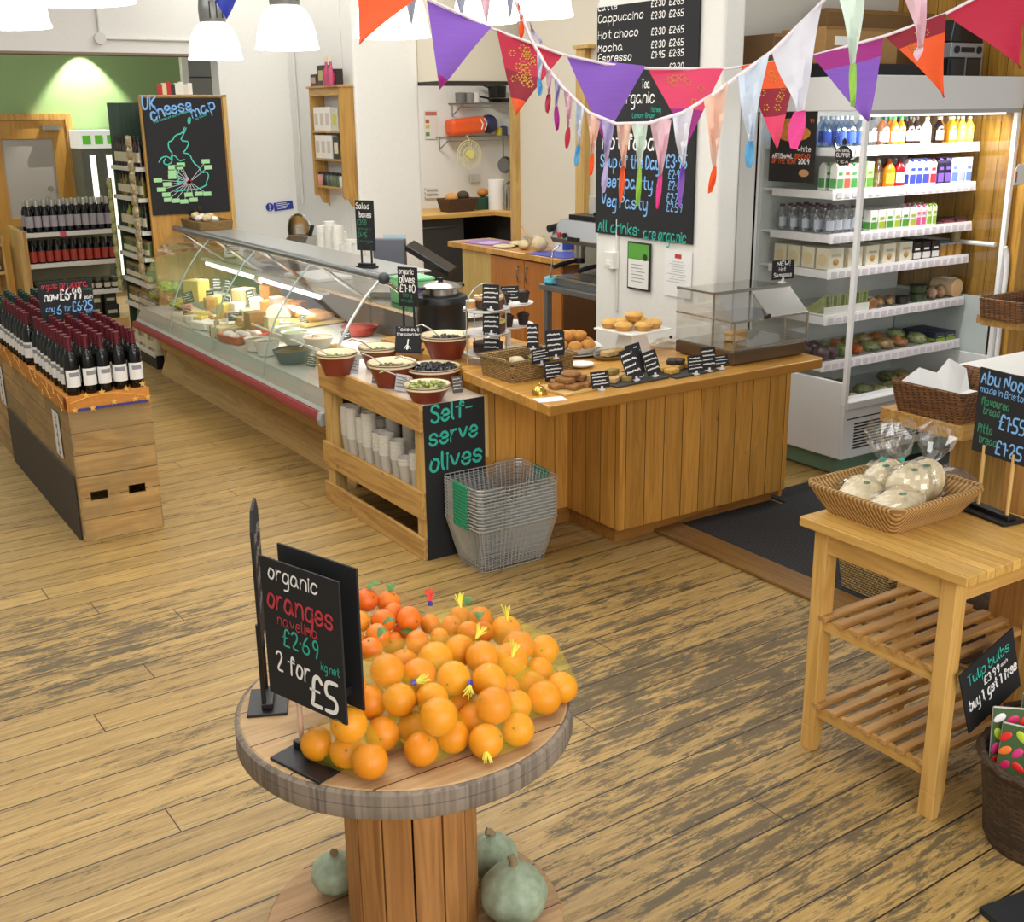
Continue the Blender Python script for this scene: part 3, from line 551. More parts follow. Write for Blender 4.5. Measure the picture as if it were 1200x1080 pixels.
slip('paper_notice', 'tall white paper slip taped to the side of the nearest upper wine crate', 68, 508, .15, .25); slip('paper_notice', 'tall white paper slip on the crates farther along the wine row', 2, 450, .17, .26)
t = thing('display_tray', 'orange tissue-wrapped tray on top of the wine crates', 'tray', (cx0, cy0, .715))
TIS = PM('#c9822e', .55, var=.12, name='orange_tissue')
mb = M(); L = 2.5; rn = random.Random(3)
for (a, b, fx) in ((0, .41, 'x'), (0, L, 'y')):
    P = []
    for z in (0, .03, .06, .085):
        row = []
        n = 16 if fx == 'x' else 60
        for k in range(n+1):
            u = a+(b-a)*k/n; d = rn.uniform(0, .006); row.append((u, -.012-d, z) if fx == 'x' else (-.02-d, u, z))
        P.append(row)
    mb.grid(P)
mb.bx(-.012, .41, -.008, L, .0, .075); part('tissue_wrap', mb, TIS, t, smooth=True)
part('blue_band', M().bx(.01, .40, -.020, -.014, .002, .016), PM('#39337a', .5), t)
STAR = PM('#e8b45a', .35, .3, name='gold_star'); g = thing('star_garland', 'string of gold stars draped along the orange wine tray', 'garland', (cx0, cy0, .715))
def star(r): return [(r*(1 if k % 2 == 0 else .42)*math.sin(PI*k/5), r*(1 if k % 2 == 0 else .42)*math.cos(PI*k/5)) for k in range(10)]
pts = []
for k, (x, z) in enumerate([(.02, .012), (.085, .082), (.11, .012), (.165, .09), (.22, .03), (.29, .09), (.33, .03), (.375, .105), (.395, .03)]):
    part('star', M().prism(star(.019), -.028, -.0255, 'y').xf(Matrix.Translation((x, 0, z))), STAR, g)
for k in range(16):
    y = .03+.15*k; z = .085 if k % 3 else .02; part('star', M().prism(star(.017), -.036, -.0335, 'x').xf(Matrix.Translation((0, y, z))), STAR, g)
part('string', M().tube([(x, -.0247, .05+.03*math.sin(9*x)) for x in [i*.41/20 for i in range(21)]], .0014, 5).tube([(-.0315, y*.1, .05+.03*math.sin(y*1.7)) for y in range(24)], .0014, 5), STAR, g)
# wine bottles
BG = PM('#0b0d0b', .12, name='dark_bottle_glass'); FOIL = PM('#5a1420', .35, .2, name='burgundy_foil'); FOILG = PM('#1f3a30', .4, .2, name='green_foil'); LABEL = PM('#e6e4df', .6, name='white_label'); INK = PM('#8a8a8e', .7)
BP = [(0, .004), (.030, .0), (.0365, .006), (.0375, .02), (.0375, .185), (.034, .205), (.022, .222), (.0150, .236), (.0145, .296), (.0155, .297), (.0155, .303), (0, .304)]
def label_patch(r, z0, z1, span=1.25, n=8): return M().grid([[(r*math.sin(a), -r*math.cos(a), z) for a in [span*(2*k/n-1) for k in range(n+1)]] for z in (z0, z1)])
def wine(foil):
    o = solo('wine_bottle', 'x', 'bottle', M().lathe(BP, 18), BG, smooth=True)
    lb = part('front_label', label_patch(.0381, .045, .135), LABEL, o); part('label_print', label_patch(.0384, .1, .122, .7), INK, lb)
    part('capsule', M().lathe([(.0165, .236), (.0158, .262), (.0160, .3035), (.013, .306), (0, .306)], 14), foil, o, smooth=True); return o
kb, kg = Kind(wine(FOIL)), Kind(wine(FOILG))
cols = ['column along the crate\'s paper-slip side', 'second column from the paper-slip side', 'middle column', 'second column from the cheese counter side', 'column nearest the cheese counter']
rn = random.Random(5)
for r in range(21):
    for c in range(5):
        k = kb if r < 17 else kg; y = cy0+.062+r*.094+(.10 if r > 8 else 0); x = cx0+.045+c*.081-(.02 if r > 8 else 0)+rn.uniform(-.004, .004)
        if 9 <= r <= 11 and c == 2: continue
        k.at((x, y+rn.uniform(-.004, .004), .79), rn.uniform(-.25, .25)-(.9 if c == 0 and r else 0), 'wine bottle with %s cap, %s back in the %s' % ('burgundy' if r < 17 else 'green', ORD[r], cols[c]), 'wine bottles on the crates')
a, b_, c = PY(43, 331, 6.945), PY(107, 327, 6.945), PY(48, 378, 6.945); ww = b_.x-a.x
s = board('chalkboard_sign', 'black prices sign on a stick among the burgundy wine bottles', 'sign', ((a.x+b_.x)/2, 6.945, 0), 0, ww, a.z-c.z, [('organic', .02, .19, .03, .09, CR, .13), ('prugora', .12, .185, .042, .16, CR, .14), ('red wine', .2, .165, .016, .1, CK, .12), ('now', .03, .12, .05, .08, CW, .16), ('£6·99', .115, .12, .062, .125, CW, .14), ('each', .25, .115, .022, .05, CW, .14), ('any', .03, .058, .03, .05, CB, .13), ('6', .09, .04, .05, .03, CB, .14), ('for', .13, .055, .03, .04, CB, .13), ('£6·25', .175, .05, .055, .12, CB, .13), ('each', .25, .032, .018, .05, CB, .13)], z0=c.z, t=.006)
part('stick', M().bx(-.006, .006, .004, .010, .79, c.z+.1), W['pale_z'], s); part('clip', M().bx(-.03, .0, -.006, .006, c.z-.03, c.z+.004), PM('#b9b84a', .5), s)
# ================================================================ ISLAND COUNTER
RN = random.Random(11)
def squiggle(mb, x, z, w, h, y, seed=0):
    r = random.Random(seed); p = []; n = max(4, int(w/h*3))
    for k in range(n+1): p.append((x+w*k/n, z+(h if k % 2 else 0)*r.uniform(.5, 1)))
    line(mb, _smooth(p, 1), h*.14, (0, y, 0), (1, 0, 0), (0, 0, 1))
CLIPM = PM('#d9d9d9', .4, name='clear_clip')
def card(label, x, y, z, rz=0, w=.09, h=.075, tilt=-.25, text=None, clip=True, m=None, roll=0, ink=None, group=None):
    c = thing('price_card', label, 'price card', (x, y, z), rz, group or 'little black price cards'); c.rotation_euler = (0, roll, rz)
    tm = T(0, 0, .012 if clip else .004) @ Matrix.Rotation(tilt, 4, 'X'); mb = M()
    part('panel', M().bx(-w/2, w/2, 0, .0025, 0, h, tm), m or CHALK, c)
    if text:
        for k, s in enumerate(text): scribe(mb, s, (-w*.44, -.0012, h*(.95-.9*(k+1)/len(text))+h*.05), (1, 0, 0), (0, 0, 1), h*.62/len(text), w*.86 if len(s) > 3 else w*.5, .17)
    else:
        n = 4 if h > .06 else 3
        for k in range(n): squiggle(mb, -w*.42, h*(.80-.78*k/n), w*(.84 if k % 2 else .7), h*.10, -.0012, int(x*977+y*331)+k)
    part('lettering', mb.xf(tm), ink or CW, c)
    if clip: part('clip', M().bx(-.014, .014, -.012, .016, 0, .006).bx(-.006, .006, -.006, -.003, .006, .022), CLIPM, c)
    return c
WTM = wood('counter_worktop_pine', '#cf9a48', '#ab7226', 'x', .11, 'y', .32, knots=.25, gap='#9a6a2a')
wt = thing('counter_worktop', 'thick pine worktop of the corner serving counter', 'worktop', (0, 0, 0))
part('front_slab', M().prism([(2.84, 4.07), (4.60, 4.07), (4.63, 4.10), (4.63, 4.93), (2.90, 4.93)], .855, .905), WTM, wt, bev=.006)
part('return_slab', M().prism([(2.935, 4.932), (3.6, 4.932), (3.6, 6.02), (2.98, 6.02)], .857, .904), WTM, wt, bev=.004)
cb = thing('serving_counter', 'pine-panelled serving counter with a low kickboard', 'counter', (0, 0, 0))
part('front_panel', M().bx(3.46, 4.66, 4.34, 4.36, .095, .855), W['panel_xz'], cb); part('return_panel', M().bx(3.46, 3.48, 4.36, 4.79, .095, .855), W['panel_yz'], cb)
part('recessed_panel', M().bx(2.93, 3.46, 4.79, 4.81, .1, .855), W['panel_xz'], cb); part('end_panel', M().bx(4.64, 4.66, 4.36, 4.90, .05, .855), W['panel_yz'], cb)
part('kickboard', M().bx(3.50, 4.64, 4.42, 4.44, 0, .1).bx(3.50, 3.52, 4.44, 4.83, 0, .1).bx(2.93, 3.52, 4.83, 4.85, 0, .1), wood('kick_pine', '#a87433', '#7a4c1c', 'x', knots=.5), cb)
part('back_panel', M().bx(2.98, 3.55, 5.98, 6.0, 0, .855).bx(2.96, 2.98, 4.85, 6.0, 0, .855), W['panel_xz'], cb)
# ---------------------------------------------------------------- pallet olive stand
px0, px1, py0, py1, pz = 2.545, 2.925, 4.758, 5.96, .81
st = thing('olive_stand', 'upright wooden pallet stand with the chalked self-serve olives panel', 'stand', (0, 0, 0))
PAL = wood('pallet_pine', '#c49a56', '#96692c', 'y', knots=.5, rough=.65); PALZ = W['pale_z']
for a, b_ in ((.672, .81), (.215, .36), (0, .115)): part('slat_board', M().bx(px0, px0+.022, py0, py1, a, b_), PAL, st, bev=.004)
for y in (py0+.005, py1-.10): part('post', M().bx(px0+.023, px0+.10, y, y+.095, 0, .80), PALZ, st, bev=.003)
for y in (py0+.045, py1-.05): part('rear_post', M().bx(px1-.08, px1-.005, y, y+.04, 0, .80), PALZ, st, bev=.003)
part('top_board', M().bx(px0+.022, px1, py0+.001, py1, .785, .806), PM('#cdbfae', .35, var=.06, name='pale_stone_top'), st, bev=.003)
part('inner_shelf', M().bx(px0+.024, px1-.01, py0+.03, py1-.02, .30, .318), W['pale_y'], st); part('back_board', M().bx(px1-.004, px1+.004, py0+.03, py1, .02, .78), PM('#2b1e12', .8), st)
cbx = M().bx(px0+.022, px1-.012, py0-.008, py0, .0, .806); part('chalk_panel', cbx, CHALK, st); part('side_trim', M().bx(px1-.012, px1+.008, py0-.012, py0+.02, .49, .81), PALZ, st)
mb = M()
for s, x, z, h, w in (('Self-', .04, .715, .085, .245), ('serve', .025, .60, .085, .29), ('olives', .025, .465, .092, .315)): scribe(mb, s, (px0+.022+x, py0-.0095, z), (1, 0, 0), (0, 0, 1), h, w, .15, .1, .04)
part('lettering', mb, CG, st)
# clear cup towers on the inner shelf
def cups(n, r=.043, h0=.10, dz=.011):
    mb = M(); pf = [(r*.72, 0)]
    for k in range(n): z = h0+k*dz; pf += [(r*.94+.001*(k % 2), z-.003), (r, z), (r, z+.004)]
    pf += [(r*.9, h0+(n-1)*dz-.004), (r*.66, .008), (0, .006)]; return mb.lathe([(0, 0)]+pf, 18)
k = 0
for y, n in ((5.80, 16), (5.70, 17), (5.60, 14), (5.50, 18), (5.40, 10), (5.30, 11), (5.19, 10), (5.08, 4), (4.975, 9)):
    k += 1; solo('cup_tower', '%stower of clear cups in the olive stand, %s from the chalk panel' % ('short ' if n < 6 else '', ORD[9-k]), 'cups', cups(n), FOGGY, (px0+.085+.012*(k % 2), y, .3195), group='clear cup towers in the olive stand', smooth=True)
for j, (y, n) in enumerate(((5.74, 19), (5.58, 12), (5.44, 17), (5.24, 16), (5.02, 14))):
    solo('cup_tower', 'clear cup tower in the rear row of the olive stand, %s from the far end' % ORD[j], 'cups', cups(n), FOGGY, (px0+.20, y, .3195), group='clear cup towers in the olive stand', smooth=True)
# ---------------------------------------------------------------- olive bowls
TERRA, GLAZE, RIM = PM('#7d3320', .35, name='terracotta_glaze'), PM('#e3d9b4', .25, name='cream_glaze'), PM('#6b3a22', .4)
def bowl(label, cx, cy, z, r, h, fill, cols, nm, fl=.72):
    b = thing('olive_bowl', label, 'bowl', (cx, cy, z), 0, 'terracotta olive bowls')
    part('body', M().lathe([(0, 0), (r*.62, 0), (r*.64, .01), (r*.94, h-.022), (r*.99, h-.02)], 40), TERRA, b, smooth=True)
    part('glaze', M().lathe([(r*.99, h-.02), (r, h-.012), (r, h-.002), (r*.985, h), (r*.95, h-.002), (r*.56, .02), (0, .018)], 40), GLAZE, b, smooth=True)
    part('rim_line', M().lathe([(r*1.002, h-.010), (r*1.004, h-.006), (r*.99, h+.001), (r*.975, h+.0012), (r*.972, h-.001)], 40), RIM, b, smooth=True)
    rn = random.Random(int(cx*1000)); rr = r*(.58+.36*fl)*.86; zf = .018+(h-.02)*fl*.82
    ms = {}
    for q in range(fill):
        a = rn.uniform(0, 2*PI); d = rr*math.sqrt(rn.random()); zz = zf+.012*(1-d/rr)+rn.uniform(-.004, .012)
        o = M().ball((0, 0, 0), (.0105, .0105, .0145), 8, 6).xf(T(d*math.cos(a), d*math.sin(a), zz, rn.uniform(0, 3), rn.uniform(0, 3)))
        ms.setdefault(rn.choice(cols), M()).join(o)
    base = M().lathe([(0, zf+.004), (rr*.7, zf), (rr, zf-.008), (0, zf-.02)], 24)
    first = True
    for c, m_ in ms.items():
        if first: m_.join(base); first = False
    big = max(ms, key=lambda c: len(ms[c].v)); allm = M(); me = None
    o = None
    for c, m_ in ms.items():
        o2 = link(nm, m_, c, o, True)
        if o is None: o = o2; o.location = (cx, cy, z); tag(o, 'heap of %s in the %s' % (nm.replace('_', ' '), label.split(' of ')[0].replace('terracotta ', '')), 'olives', kind='stuff')
    return b
OG, OD, OK_ = PM('#8f9440', .3, name='green_olive'), PM('#5d6a2c', .3, name='dark_green_olive'), PM('#17151c', .25, name='black_olive'); OB = PM('#6b4a2a', .3, name='brown_olive')
spoons = []
def bowl_at(px, py, rim, r, h, z, *a, **k): p = PZ(px, py, z+h); bowl(a[0], p.x, p.y, z, r, h, *a[1:], **k); return p
b1 = bowl_at(394, 412, 0, .112, .125, .8065, 'terracotta bowl of green olives at the far end of the pallet stand', 90, [OG, OD], 'green_olives')
b2 = bowl_at(443, 405, 0, .112, .125, .8065, 'terracotta bowl of mixed green olives by the counter, second from the far end', 110, [OG, OD, OD], 'mixed_olives')
b3 = bowl_at(459, 423, 0, .130, .13, .8065, 'wide terracotta bowl of green and brown olives in the middle of the stand', 130, [OG, OD, OB], 'mixed_olives')
b4 = bowl_at(508, 428, 0, .145, .105, .8065, 'wide terracotta bowl heaped with black olives', 150, [OK_], 'black_olives', fl=.95)
b5 = bowl_at(500, 449, 0, .118, .088, .8065, 'small terracotta bowl of pitted green olives at the near corner by the chalk panel', 110, [OG, OG, OD], 'green_olives', fl=.9)
b6 = bowl_at(522, 391, 0, .135, .13, .905, 'terracotta bowl of black olives on the worktop in front of the soup kettle', 110, [OK_], 'black_olives', fl=.8)
def spoon(label, p, dx, dy, L=.2): 
    a = Vector((p.x, p.y, p.z-.045)); e = Vector((p.x+dx, p.y+dy, p.z+.05)); m_ = a.lerp(e, .6)+Vector((0, 0, .012))
    s = solo('serving_spoon', label, 'spoon', M().tube([a, m_, e, e+Vector((dx, dy, 0)).normalized()*.03-Vector((0, 0, .012))], [.004, .0035, .0045, .004], 7), STEEL, group='steel olive spoons', smooth=True)
    part('spoon_bowl', M().ball(tuple(a), (.022, .018, .008), 10, 6), STEEL, s, smooth=True)
spoon('steel spoon in the far-end bowl of green olives', b1, -.16, .05); spoon('steel spoon in the bowl of mixed olives second from the far end', b2, -.14, .03)
spoon('steel spoon in the bowl of brown and green olives', b3, -.15, .10); spoon('steel spoon in the wide bowl of black olives', b4, -.14, .10); spoon('long steel spoon in the small bowl at the near corner', b5, -.14, .17); spoon('brass-coloured spoon in the black olives by the soup kettle', b6, -.10, .08)
LBL = PM('#c9c9cb', .25, .1, name='silver_label'); DARKINK = PM('#55565c', .6)
for n, (x, y, lab, m_, ik) in enumerate([(412, 438, 'silver label card on the stand rim below the far-end olives', LBL, DARKINK), (443, 451, 'grey label card on the stand rim below the brown olives', PM('#77787a', .4), CW), (470, 459, 'pale label card on the stand rim at the small near bowl', LBL, DARKINK), (537, 461, 'dark label card at the chalk panel corner of the stand', PM('#5a5a58', .4), CW), (520, 421, 'grey label card behind the wide bowl of black olives', PM('#8a8a88', .4), CW)]):
    p = PZ(x, y, .81 if n < 4 else .905); card(lab, p.x, p.y, p.z, -.9 if n != 3 else .3, .075, .085, -.2, clip=False, m=m_, ink=ik, roll=.1)
# ---------------------------------------------------------------- shopping baskets
def basket():
    b = thing('shopping_basket', '', 'basket', (0, 0, 0)); w0, d0, w1, d1, h = .362, .238, .46, .345, .235; mb = M()
    def rect(k, r=.0024): 
        w_, d_, z = w0+(w1-w0)*k, d0+(d1-d0)*k, h*k; c = .02; P = []
        for sx_, sy_ in ((-1, -1), (1, -1), (1, 1), (-1, 1)):
            x, y = sx_*w_/2, sy_*d_/2
            P += [(x-sx_*c, y, z), (x, y-sy_*c, z)] if sx_*sy_ < 0 else [(x, y-sy_*c, z), (x-sx_*c, y, z)]
        return mb.tube(P, r, 5, True)
    w1 += .005; d1 += .005; rect(1, .0022); w1 -= .005; d1 -= .005; rect(0, .0016); [rect(k, .0012) for k in (.12, .25, .38, .51, .64, .77, .9)]
    for i in range(17):
        u = -1+2*i/16
        for s in (-1, 1): mb.tube([(u*(w0/2-.01), s*d0/2, 0), (u*(w1/2-.01), s*d1/2, h)], .0013, 4)
        mb.tube([(u*(w0/2-.01), -d0/2, 0), (u*(w0/2-.01), d0/2, 0)], .0012, 4)
    for i in range(12):
        u = -1+2*i/11
        for s in (-1, 1): mb.tube([(s*w0/2, u*(d0/2-.01), 0), (s*w1/2, u*(d1/2-.01), h)], .0013, 4)
        if i % 2: mb.tube([(-w0/2, u*(d0/2-.01), 0), (w0/2, u*(d0/2-.01), 0)], .0012, 4)
    part('wire_body', mb, STEELW, b)
    for s in (-1, 1):
        hd = part('handle', M().tube([(-.07, s*(d1/2+.005), h-.004), (-.085, s*(d1/2+.009), h+.004), (s*-.0+-w1/2+.02, s*(d1/2+.009), h+.005), (-w1/2-.006, s*.16, h+.005), (-w1/2-.008, s*.075, h+.001)], .0028, 5) if s < 0 else M().tube([(.07, s*(d1/2+.005), h-.004), (.085, s*(d1/2+.009), h+.004), (w1/2-.02, s*(d1/2+.009), h+.005), (w1/2+.006, s*.16, h+.005), (w1/2+.008, s*.075, h+.001)], .0028, 5), STEELW, b)
    hl = b.children
    for s in (-1, 1): part('grip', M().bx(*((-w1/2-.017, -w1/2-.003) if s < 0 else (w1/2+.003, w1/2+.017)), -.075, .055, h-.012, h+.0035), GRIP, b, bev=.003)
    return b
STEELW = PM('#d2d3d0', .28, .6, name='bright_wire'); GRIP = PM('#1f8a62', .4, name='green_grip')
kb_ = Kind(basket())
for k in range(13): kb_.at((2.885, 4.562, .0035+.0172*k), 0, 'wire shopping basket with green grips, %s of thirteen in the stack' % ('topmost' if k == 12 else 'bottom one' if k == 0 else ORD[k]+' up'), 'stacked wire shopping baskets')
# ---------------------------------------------------------------- soup kettle and signs
p = PZ(507, 392, .905); s = thing('soup_kettle', 'round black soup kettle with a steel lid on the counter return', 'soup kettle', (3.30, 5.845, .905))
part('body', M().lathe([(0, 0), (.150, 0), (.156, .015), (.157, .05), (.1585, .055), (.157, .06), (.157, .19), (.159, .195), (.159, .215), (.150, .24), (.125, .252), (.10, .254), (0, .25)], 44), PM('#191a1c', .35, name='black_enamel'), s, smooth=True)
ld = part('steel_collar', M().lathe([(.104, .25), (.104, .285), (.125, .290), (.126, .296), (.11, .299), (.095, .312), (.04, .324), (0, .325)], 36), STEEL, s, smooth=True)
part('lid_knob', M().lathe([(0, .32), (.012, .322), (.02, .335), (.018, .345), (0, .348)], 16), BLACK, ld, smooth=True); part('handle', M().bx(.105, .15, -.025, .025, .283, .30).bx(-.15, -.105, -.025, .025, .283, .30), BLACK, s, bev=.004)
part('dial_plate', M().bx(-.05, .05, -.163, -.15, .02, .05), PM('#2b2c2e', .5), s)
s = board('chalkboard_sign', 'small black take-out notice with a drawn white fork at the foot of the soup kettle', 'sign', (*PZ(478, 413, .905).xy, .905), -.75, .15, .135, [('Take out', .012, .11, .02, .125, CW, .14), ('the counter', .006, .085, .016, .138, CW, .14)], z0=.01, tilt=-.35, t=.004)
mb = M(); line(mb, [(-.004, .01), (.0, .06)], .006, (0, -.0035, 0), (1, 0, 0), (0, 0, 1)); [line(mb, [(-.02+.012*q, .012), (-.004, .035)], .003, (0, -.0037, 0), (1, 0, 0), (0, 0, 1)) for q in range(4)]
part('drawing', mb.xf(T(0, 0, .01) @ Matrix.Rotation(-.35, 4, 'X')), CW, s); part('base', M().bx(-.075, .075, -.01, .08, 0, .008), BLACK, s)
# sign 'organic olives'
s = board('chalkboard_sign', 'tall narrow organic olives price sign on two black legs beside the soup kettle', 'sign', (3.06, 5.80, .905), math.radians(-62), .135, .225, [('organic', .01, .185, .032, .105, CW, .13), ('olives', .012, .135, .042, .11, CW, .14), ('£1·80', .012, .083, .042, .115, CW, .14), ('100 g', .03, .055, .018, .07, CK, .12), ('mixed', .02, .025, .018, .08, CK, .12)], z0=.205, t=.006, stand=(.16, .07, .008))
# ---------------------------------------------------------------- three-tier cake stand
def ringtube(r, z, n=40): return [(r*math.cos(2*PI*i/n), r*math.sin(2*PI*i/n), z) for i in range(n)]
cs = thing('cake_stand', 'three-tier wire cake stand with an arched handle and white plates', 'cake stand', (3.12, 5.05, .905))
WIREC = PM('#b8bab4', .3, .9, name='wire_frame'); PLATE = PM('#e9e7e2', .25, name='white_china')
fr = M()
for z in (.045, .155, .28): fr.tube(ringtube(.122, z), .003, 6, True)
import itertools
for s_ in (-1, 1): fr.tube([(s_*.122, 0, .0), (s_*.122, 0, .28)], .0034, 6)
fr.tube([(.122*math.cos(a), 0, .28+.135*math.sin(a)) for a in [PI*i/20 for i in range(21)]], .0045, 7); fr.tube([(0, .122, 0), (0, .122, .28)], .003, 6)
part('wire_frame', fr, WIREC, cs, smooth=True)
def plate(z, r=.122): return M().lathe([(0, z+.002), (r*.7, z+.002), (r*.95, z+.012), (r, z+.015), (r, z+.018), (r*.94, z+.015), (r*.68, z+.006), (0, z+.006)], 40)
for z in (.038, .148, .273): part('plate', plate(z), PLATE, cs, smooth=True)
def cake(label, cx, cy, z, r, h, base, top, wedge=None, topping=None, tm=None):
    a0, a1 = wedge or (0, 2*PI); n = 30; c = thing('cake', label, 'cake', (cx, cy, z), 0, 'cakes on the tiered stands')
    ol = [(r*math.cos(a0+(a1-a0)*i/n), r*math.sin(a0+(a1-a0)*i/n)) for i in range(n+(1 if wedge else 0))]+([(0, 0)] if wedge else [])
    part('sponge', M().prism(ol, 0, h*.72), base, c, bev=.004); part('icing', M().prism([(x*1.01, y*1.01) for x, y in ol], h*.72, h), top, c, bev=.006)
    if topping:
        mb = M(); rn = random.Random(int(cx*991+z*77))
        for q in range(16):
            a, d = rn.uniform(a0, a1), r*.85*math.sqrt(rn.random()); mb.ball((d*math.cos(a), d*math.sin(a), h+.004), (.016, .012, .006), 7, 5)
        part('topping', mb, tm, c)
SPC, SPY, CHO, WICE = PM('#5b3a22', .8, var=.2), PM('#c08a4a', .8, var=.15), PM('#2e1a12', .5, var=.2), PM('#e6dcc4', .6); LEM = PM('#d8c46a', .5)
cx_, cy_ = 3.12, 5.05
cake('brown sponge cake topped with flaked almonds on the top plate of the cake stand', cx_+.03, cy_+.02, .905+.289, .078, .055, SPC, PM('#b98f62', .7), None, 1, WICE)
cake('dark cake with yellow cream icing on the middle plate of the cake stand', cx_+.03, cy_+.01, .905+.164, .08, .06, SPC, LEM, (-2.2, 1.4))
cake('near-black chocolate cake on the bottom plate of the cake stand', cx_+.02, cy_+.02, .905+.054, .08, .05, CHO, CHO)
cake('small iced bun cake at the left of the top plate of the cake stand', cx_-.082, cy_+.02, .905+.292, .026, .045, SPY, WICE, None, None)
for n, (z, lab) in enumerate([(.28, 'tall black card on the top plate of the cake stand'), (.155, 'tall black card on the middle plate of the cake stand'), (.045, 'tall black card on the bottom plate of the cake stand')]):
    card(lab, cx_-.035, cy_-.098, .905+z+.012, -.28, .09, .12, -.2, roll=.1)
# second stand behind with muffins
cs2 = thing('cake_stand', 'taller white plate stand with chocolate muffins behind the wire cake stand', 'cake stand', (3.42, 5.30, .905))
part('stem', M().lathe([(.07, 0), (.07, .008), (.012, .016), (.01, .30), (0, .30)], 20), PLATE, cs2, smooth=True)
for z in (.12, .24): part('plate', plate(z, .14), PLATE, cs2, smooth=True)
def muffin(label, x, y, z):
    m_ = thing('muffin', label, 'muffin', (x, y, z), 0, 'chocolate muffins'); pf = [(0, 0), (.024, 0), (.032, .045), (.036, .06)]
    part('paper_case', M().lathe(pf, 18, fn=lambda a, z_: 1+.04*math.sin(a*9)), PM('#2a1a14', .8), m_); part('crumb_top', M().ball((0, 0, .05), (.034, .034, .026), 12, 8), CHO, m_, smooth=True)
for n, (a, z, w_) in enumerate([(-.6, .256, 'upper plate facing the espresso machine'), (-2.4, .256, 'upper plate behind the black card'), (-.9, .136, 'lower plate facing the espresso machine'), (-2.2, .136, 'lower plate behind the cake')]):
    muffin('chocolate muffin on the %s of the white stand' % w_, 3.42+.085*math.cos(a), 5.30+.085*math.sin(a), .905+z)
card('black card standing on the upper plate of the white muffin stand', 3.38, 5.22, .905+.262, -.4, .10, .085, -.15)
# wicker basket of wrapped bakes
def weave(name, c1, c2, sc=(60, 60, 60)):
    m, nt, b = newmat(name); b.inputs['Roughness'].default_value = .7; tc = N(nt, 'ShaderNodeTexCoord'); br = N(nt, 'ShaderNodeTexBrick'); br.inputs['Scale'].default_value = 1
    sp = N(nt, 'ShaderNodeSeparateXYZ'); nt.links.new(tc.outputs['Object'], sp.inputs[0]); cx = N(nt, 'ShaderNodeCombineXYZ')
    nt.links.new(math_(nt, 'MULTIPLY', math_(nt, 'ADD', sp.outputs[0], sp.outputs[1]), sc[0]), cx.inputs[0]); nt.links.new(math_(nt, 'MULTIPLY', sp.outputs[2], sc[2]), cx.inputs[1]); nt.links.new(cx.outputs[0], br.inputs['Vector'])
    br.inputs['Color1'].default_value = lin(c1); br.inputs['Color2'].default_value = lin(c2); br.inputs['Mortar'].default_value = lin('#3a2a14'); br.inputs['Mortar Size'].default_value = .09; br.inputs['Brick Width'].default_value = 1.; br.inputs['Row Height'].default_value = .5
    nt.links.new(br.outputs['Color'], b.inputs['Base Color']); bp = N(nt, 'ShaderNodeBump'); bp.inputs['Strength'].default_value = .8; bp.inputs['Distance'].default_value = .004; bp.invert = True; nt.links.new(br.outputs['Fac'], bp.inputs['Height']); nt.links.new(bp.outputs[0], b.inputs['Normal']); return m
SEAG = weave('seagrass_weave', '#b8965a', '#94703a')
def tray_basket(mb, x0, x1, y0, y1, h, fl=0, t_=.014, n=10, rc=.02):
    """open box with rounded rim; fl = flare of the top"""
    def ring(z, o): 
        P = []
        for (cx, cy, a0) in ((x1+o-rc, y1+o-rc, 0), (x0-o+rc, y1+o-rc, PI/2), (x0-o+rc, y0-o+rc, PI), (x1+o-rc, y0-o+rc, 1.5*PI)):
            for i in range(5): a = a0+PI/2*i/4; P.append((cx+rc*math.cos(a), cy+rc*math.sin(a), z))
        return P
    rows = [ring(0, 0), ring(h*.5, fl*.55), ring(h, fl), ring(h+t_*.5, fl-t_*.5), ring(h, fl-t_), ring(h*.5, fl*.55-t_), ring(.012, -t_)]
    mb.grid(rows, True); b = len(mb.v); r0 = ring(0, 0); mb.add(r0, [tuple(range(len(r0)))]); r1 = ring(.012, -t_); mb.add(r1, [tuple(range(len(r1)))]); return mb
bk = thing('wicker_basket', 'seagrass basket of wrapped slices with black cards at the counter corner', 'basket', (3.13, 4.70, .905), .05)
part('weave_body', tray_basket(M(), -.19, .19, -.15, .12, .10, .008, .014), SEAG, bk, smooth=True); part('rim_braid', M().tube([(-.20, -.16, .102), (.20, -.16, .102), (.20, .13, .102), (-.20, .13, .102)], .009, 7, True), SEAG, bk, smooth=True)
WRAP = PM('#8c8a52', .3, var=.4, name='wrapped_slice')
for n, (x, y) in enumerate([(-.12, -.08), (-.02, -.07), (.08, -.09), (-.13, .04), (-.03, .03), (.09, .03)]):
    solo('wrapped_slice', 'wrapped flapjack slice in the seagrass basket, %s from the stand end' % ORD[n], 'slice', M().ball((0, 0, 0), (.05, .04, .022), 10, 7, lambda q: 1+.1*noise.noise(q*4+Vector((n, 0, 0)))), WRAP if n % 2 else PM('#d3c09a', .35, var=.2), (3.13+x, 4.70+y, .905+.065), .4*n, 'wrapped slices in the basket', smooth=True)
for n, (x, y, z, rz, w_, h_, lab) in enumerate([(-.02, -.17, .075, .1, .11, .07, 'wide black card clipped low on the front rim of the seagrass basket'), (.07, -.165, .095, -.1, .10, .13, 'tall black card with bold white writing above the seagrass basket rim'), (.0, -.07, .13, -.5, .06, .12, 'blue-black card behind the tall one in the seagrass basket'), (.13, -.10, .10, -.3, .075, .10, 'dark card at the pastry end of the seagrass basket'), ]):
    card(lab, 3.13+x, 4.70+y, .905+z, rz, w_, h_, -.1)
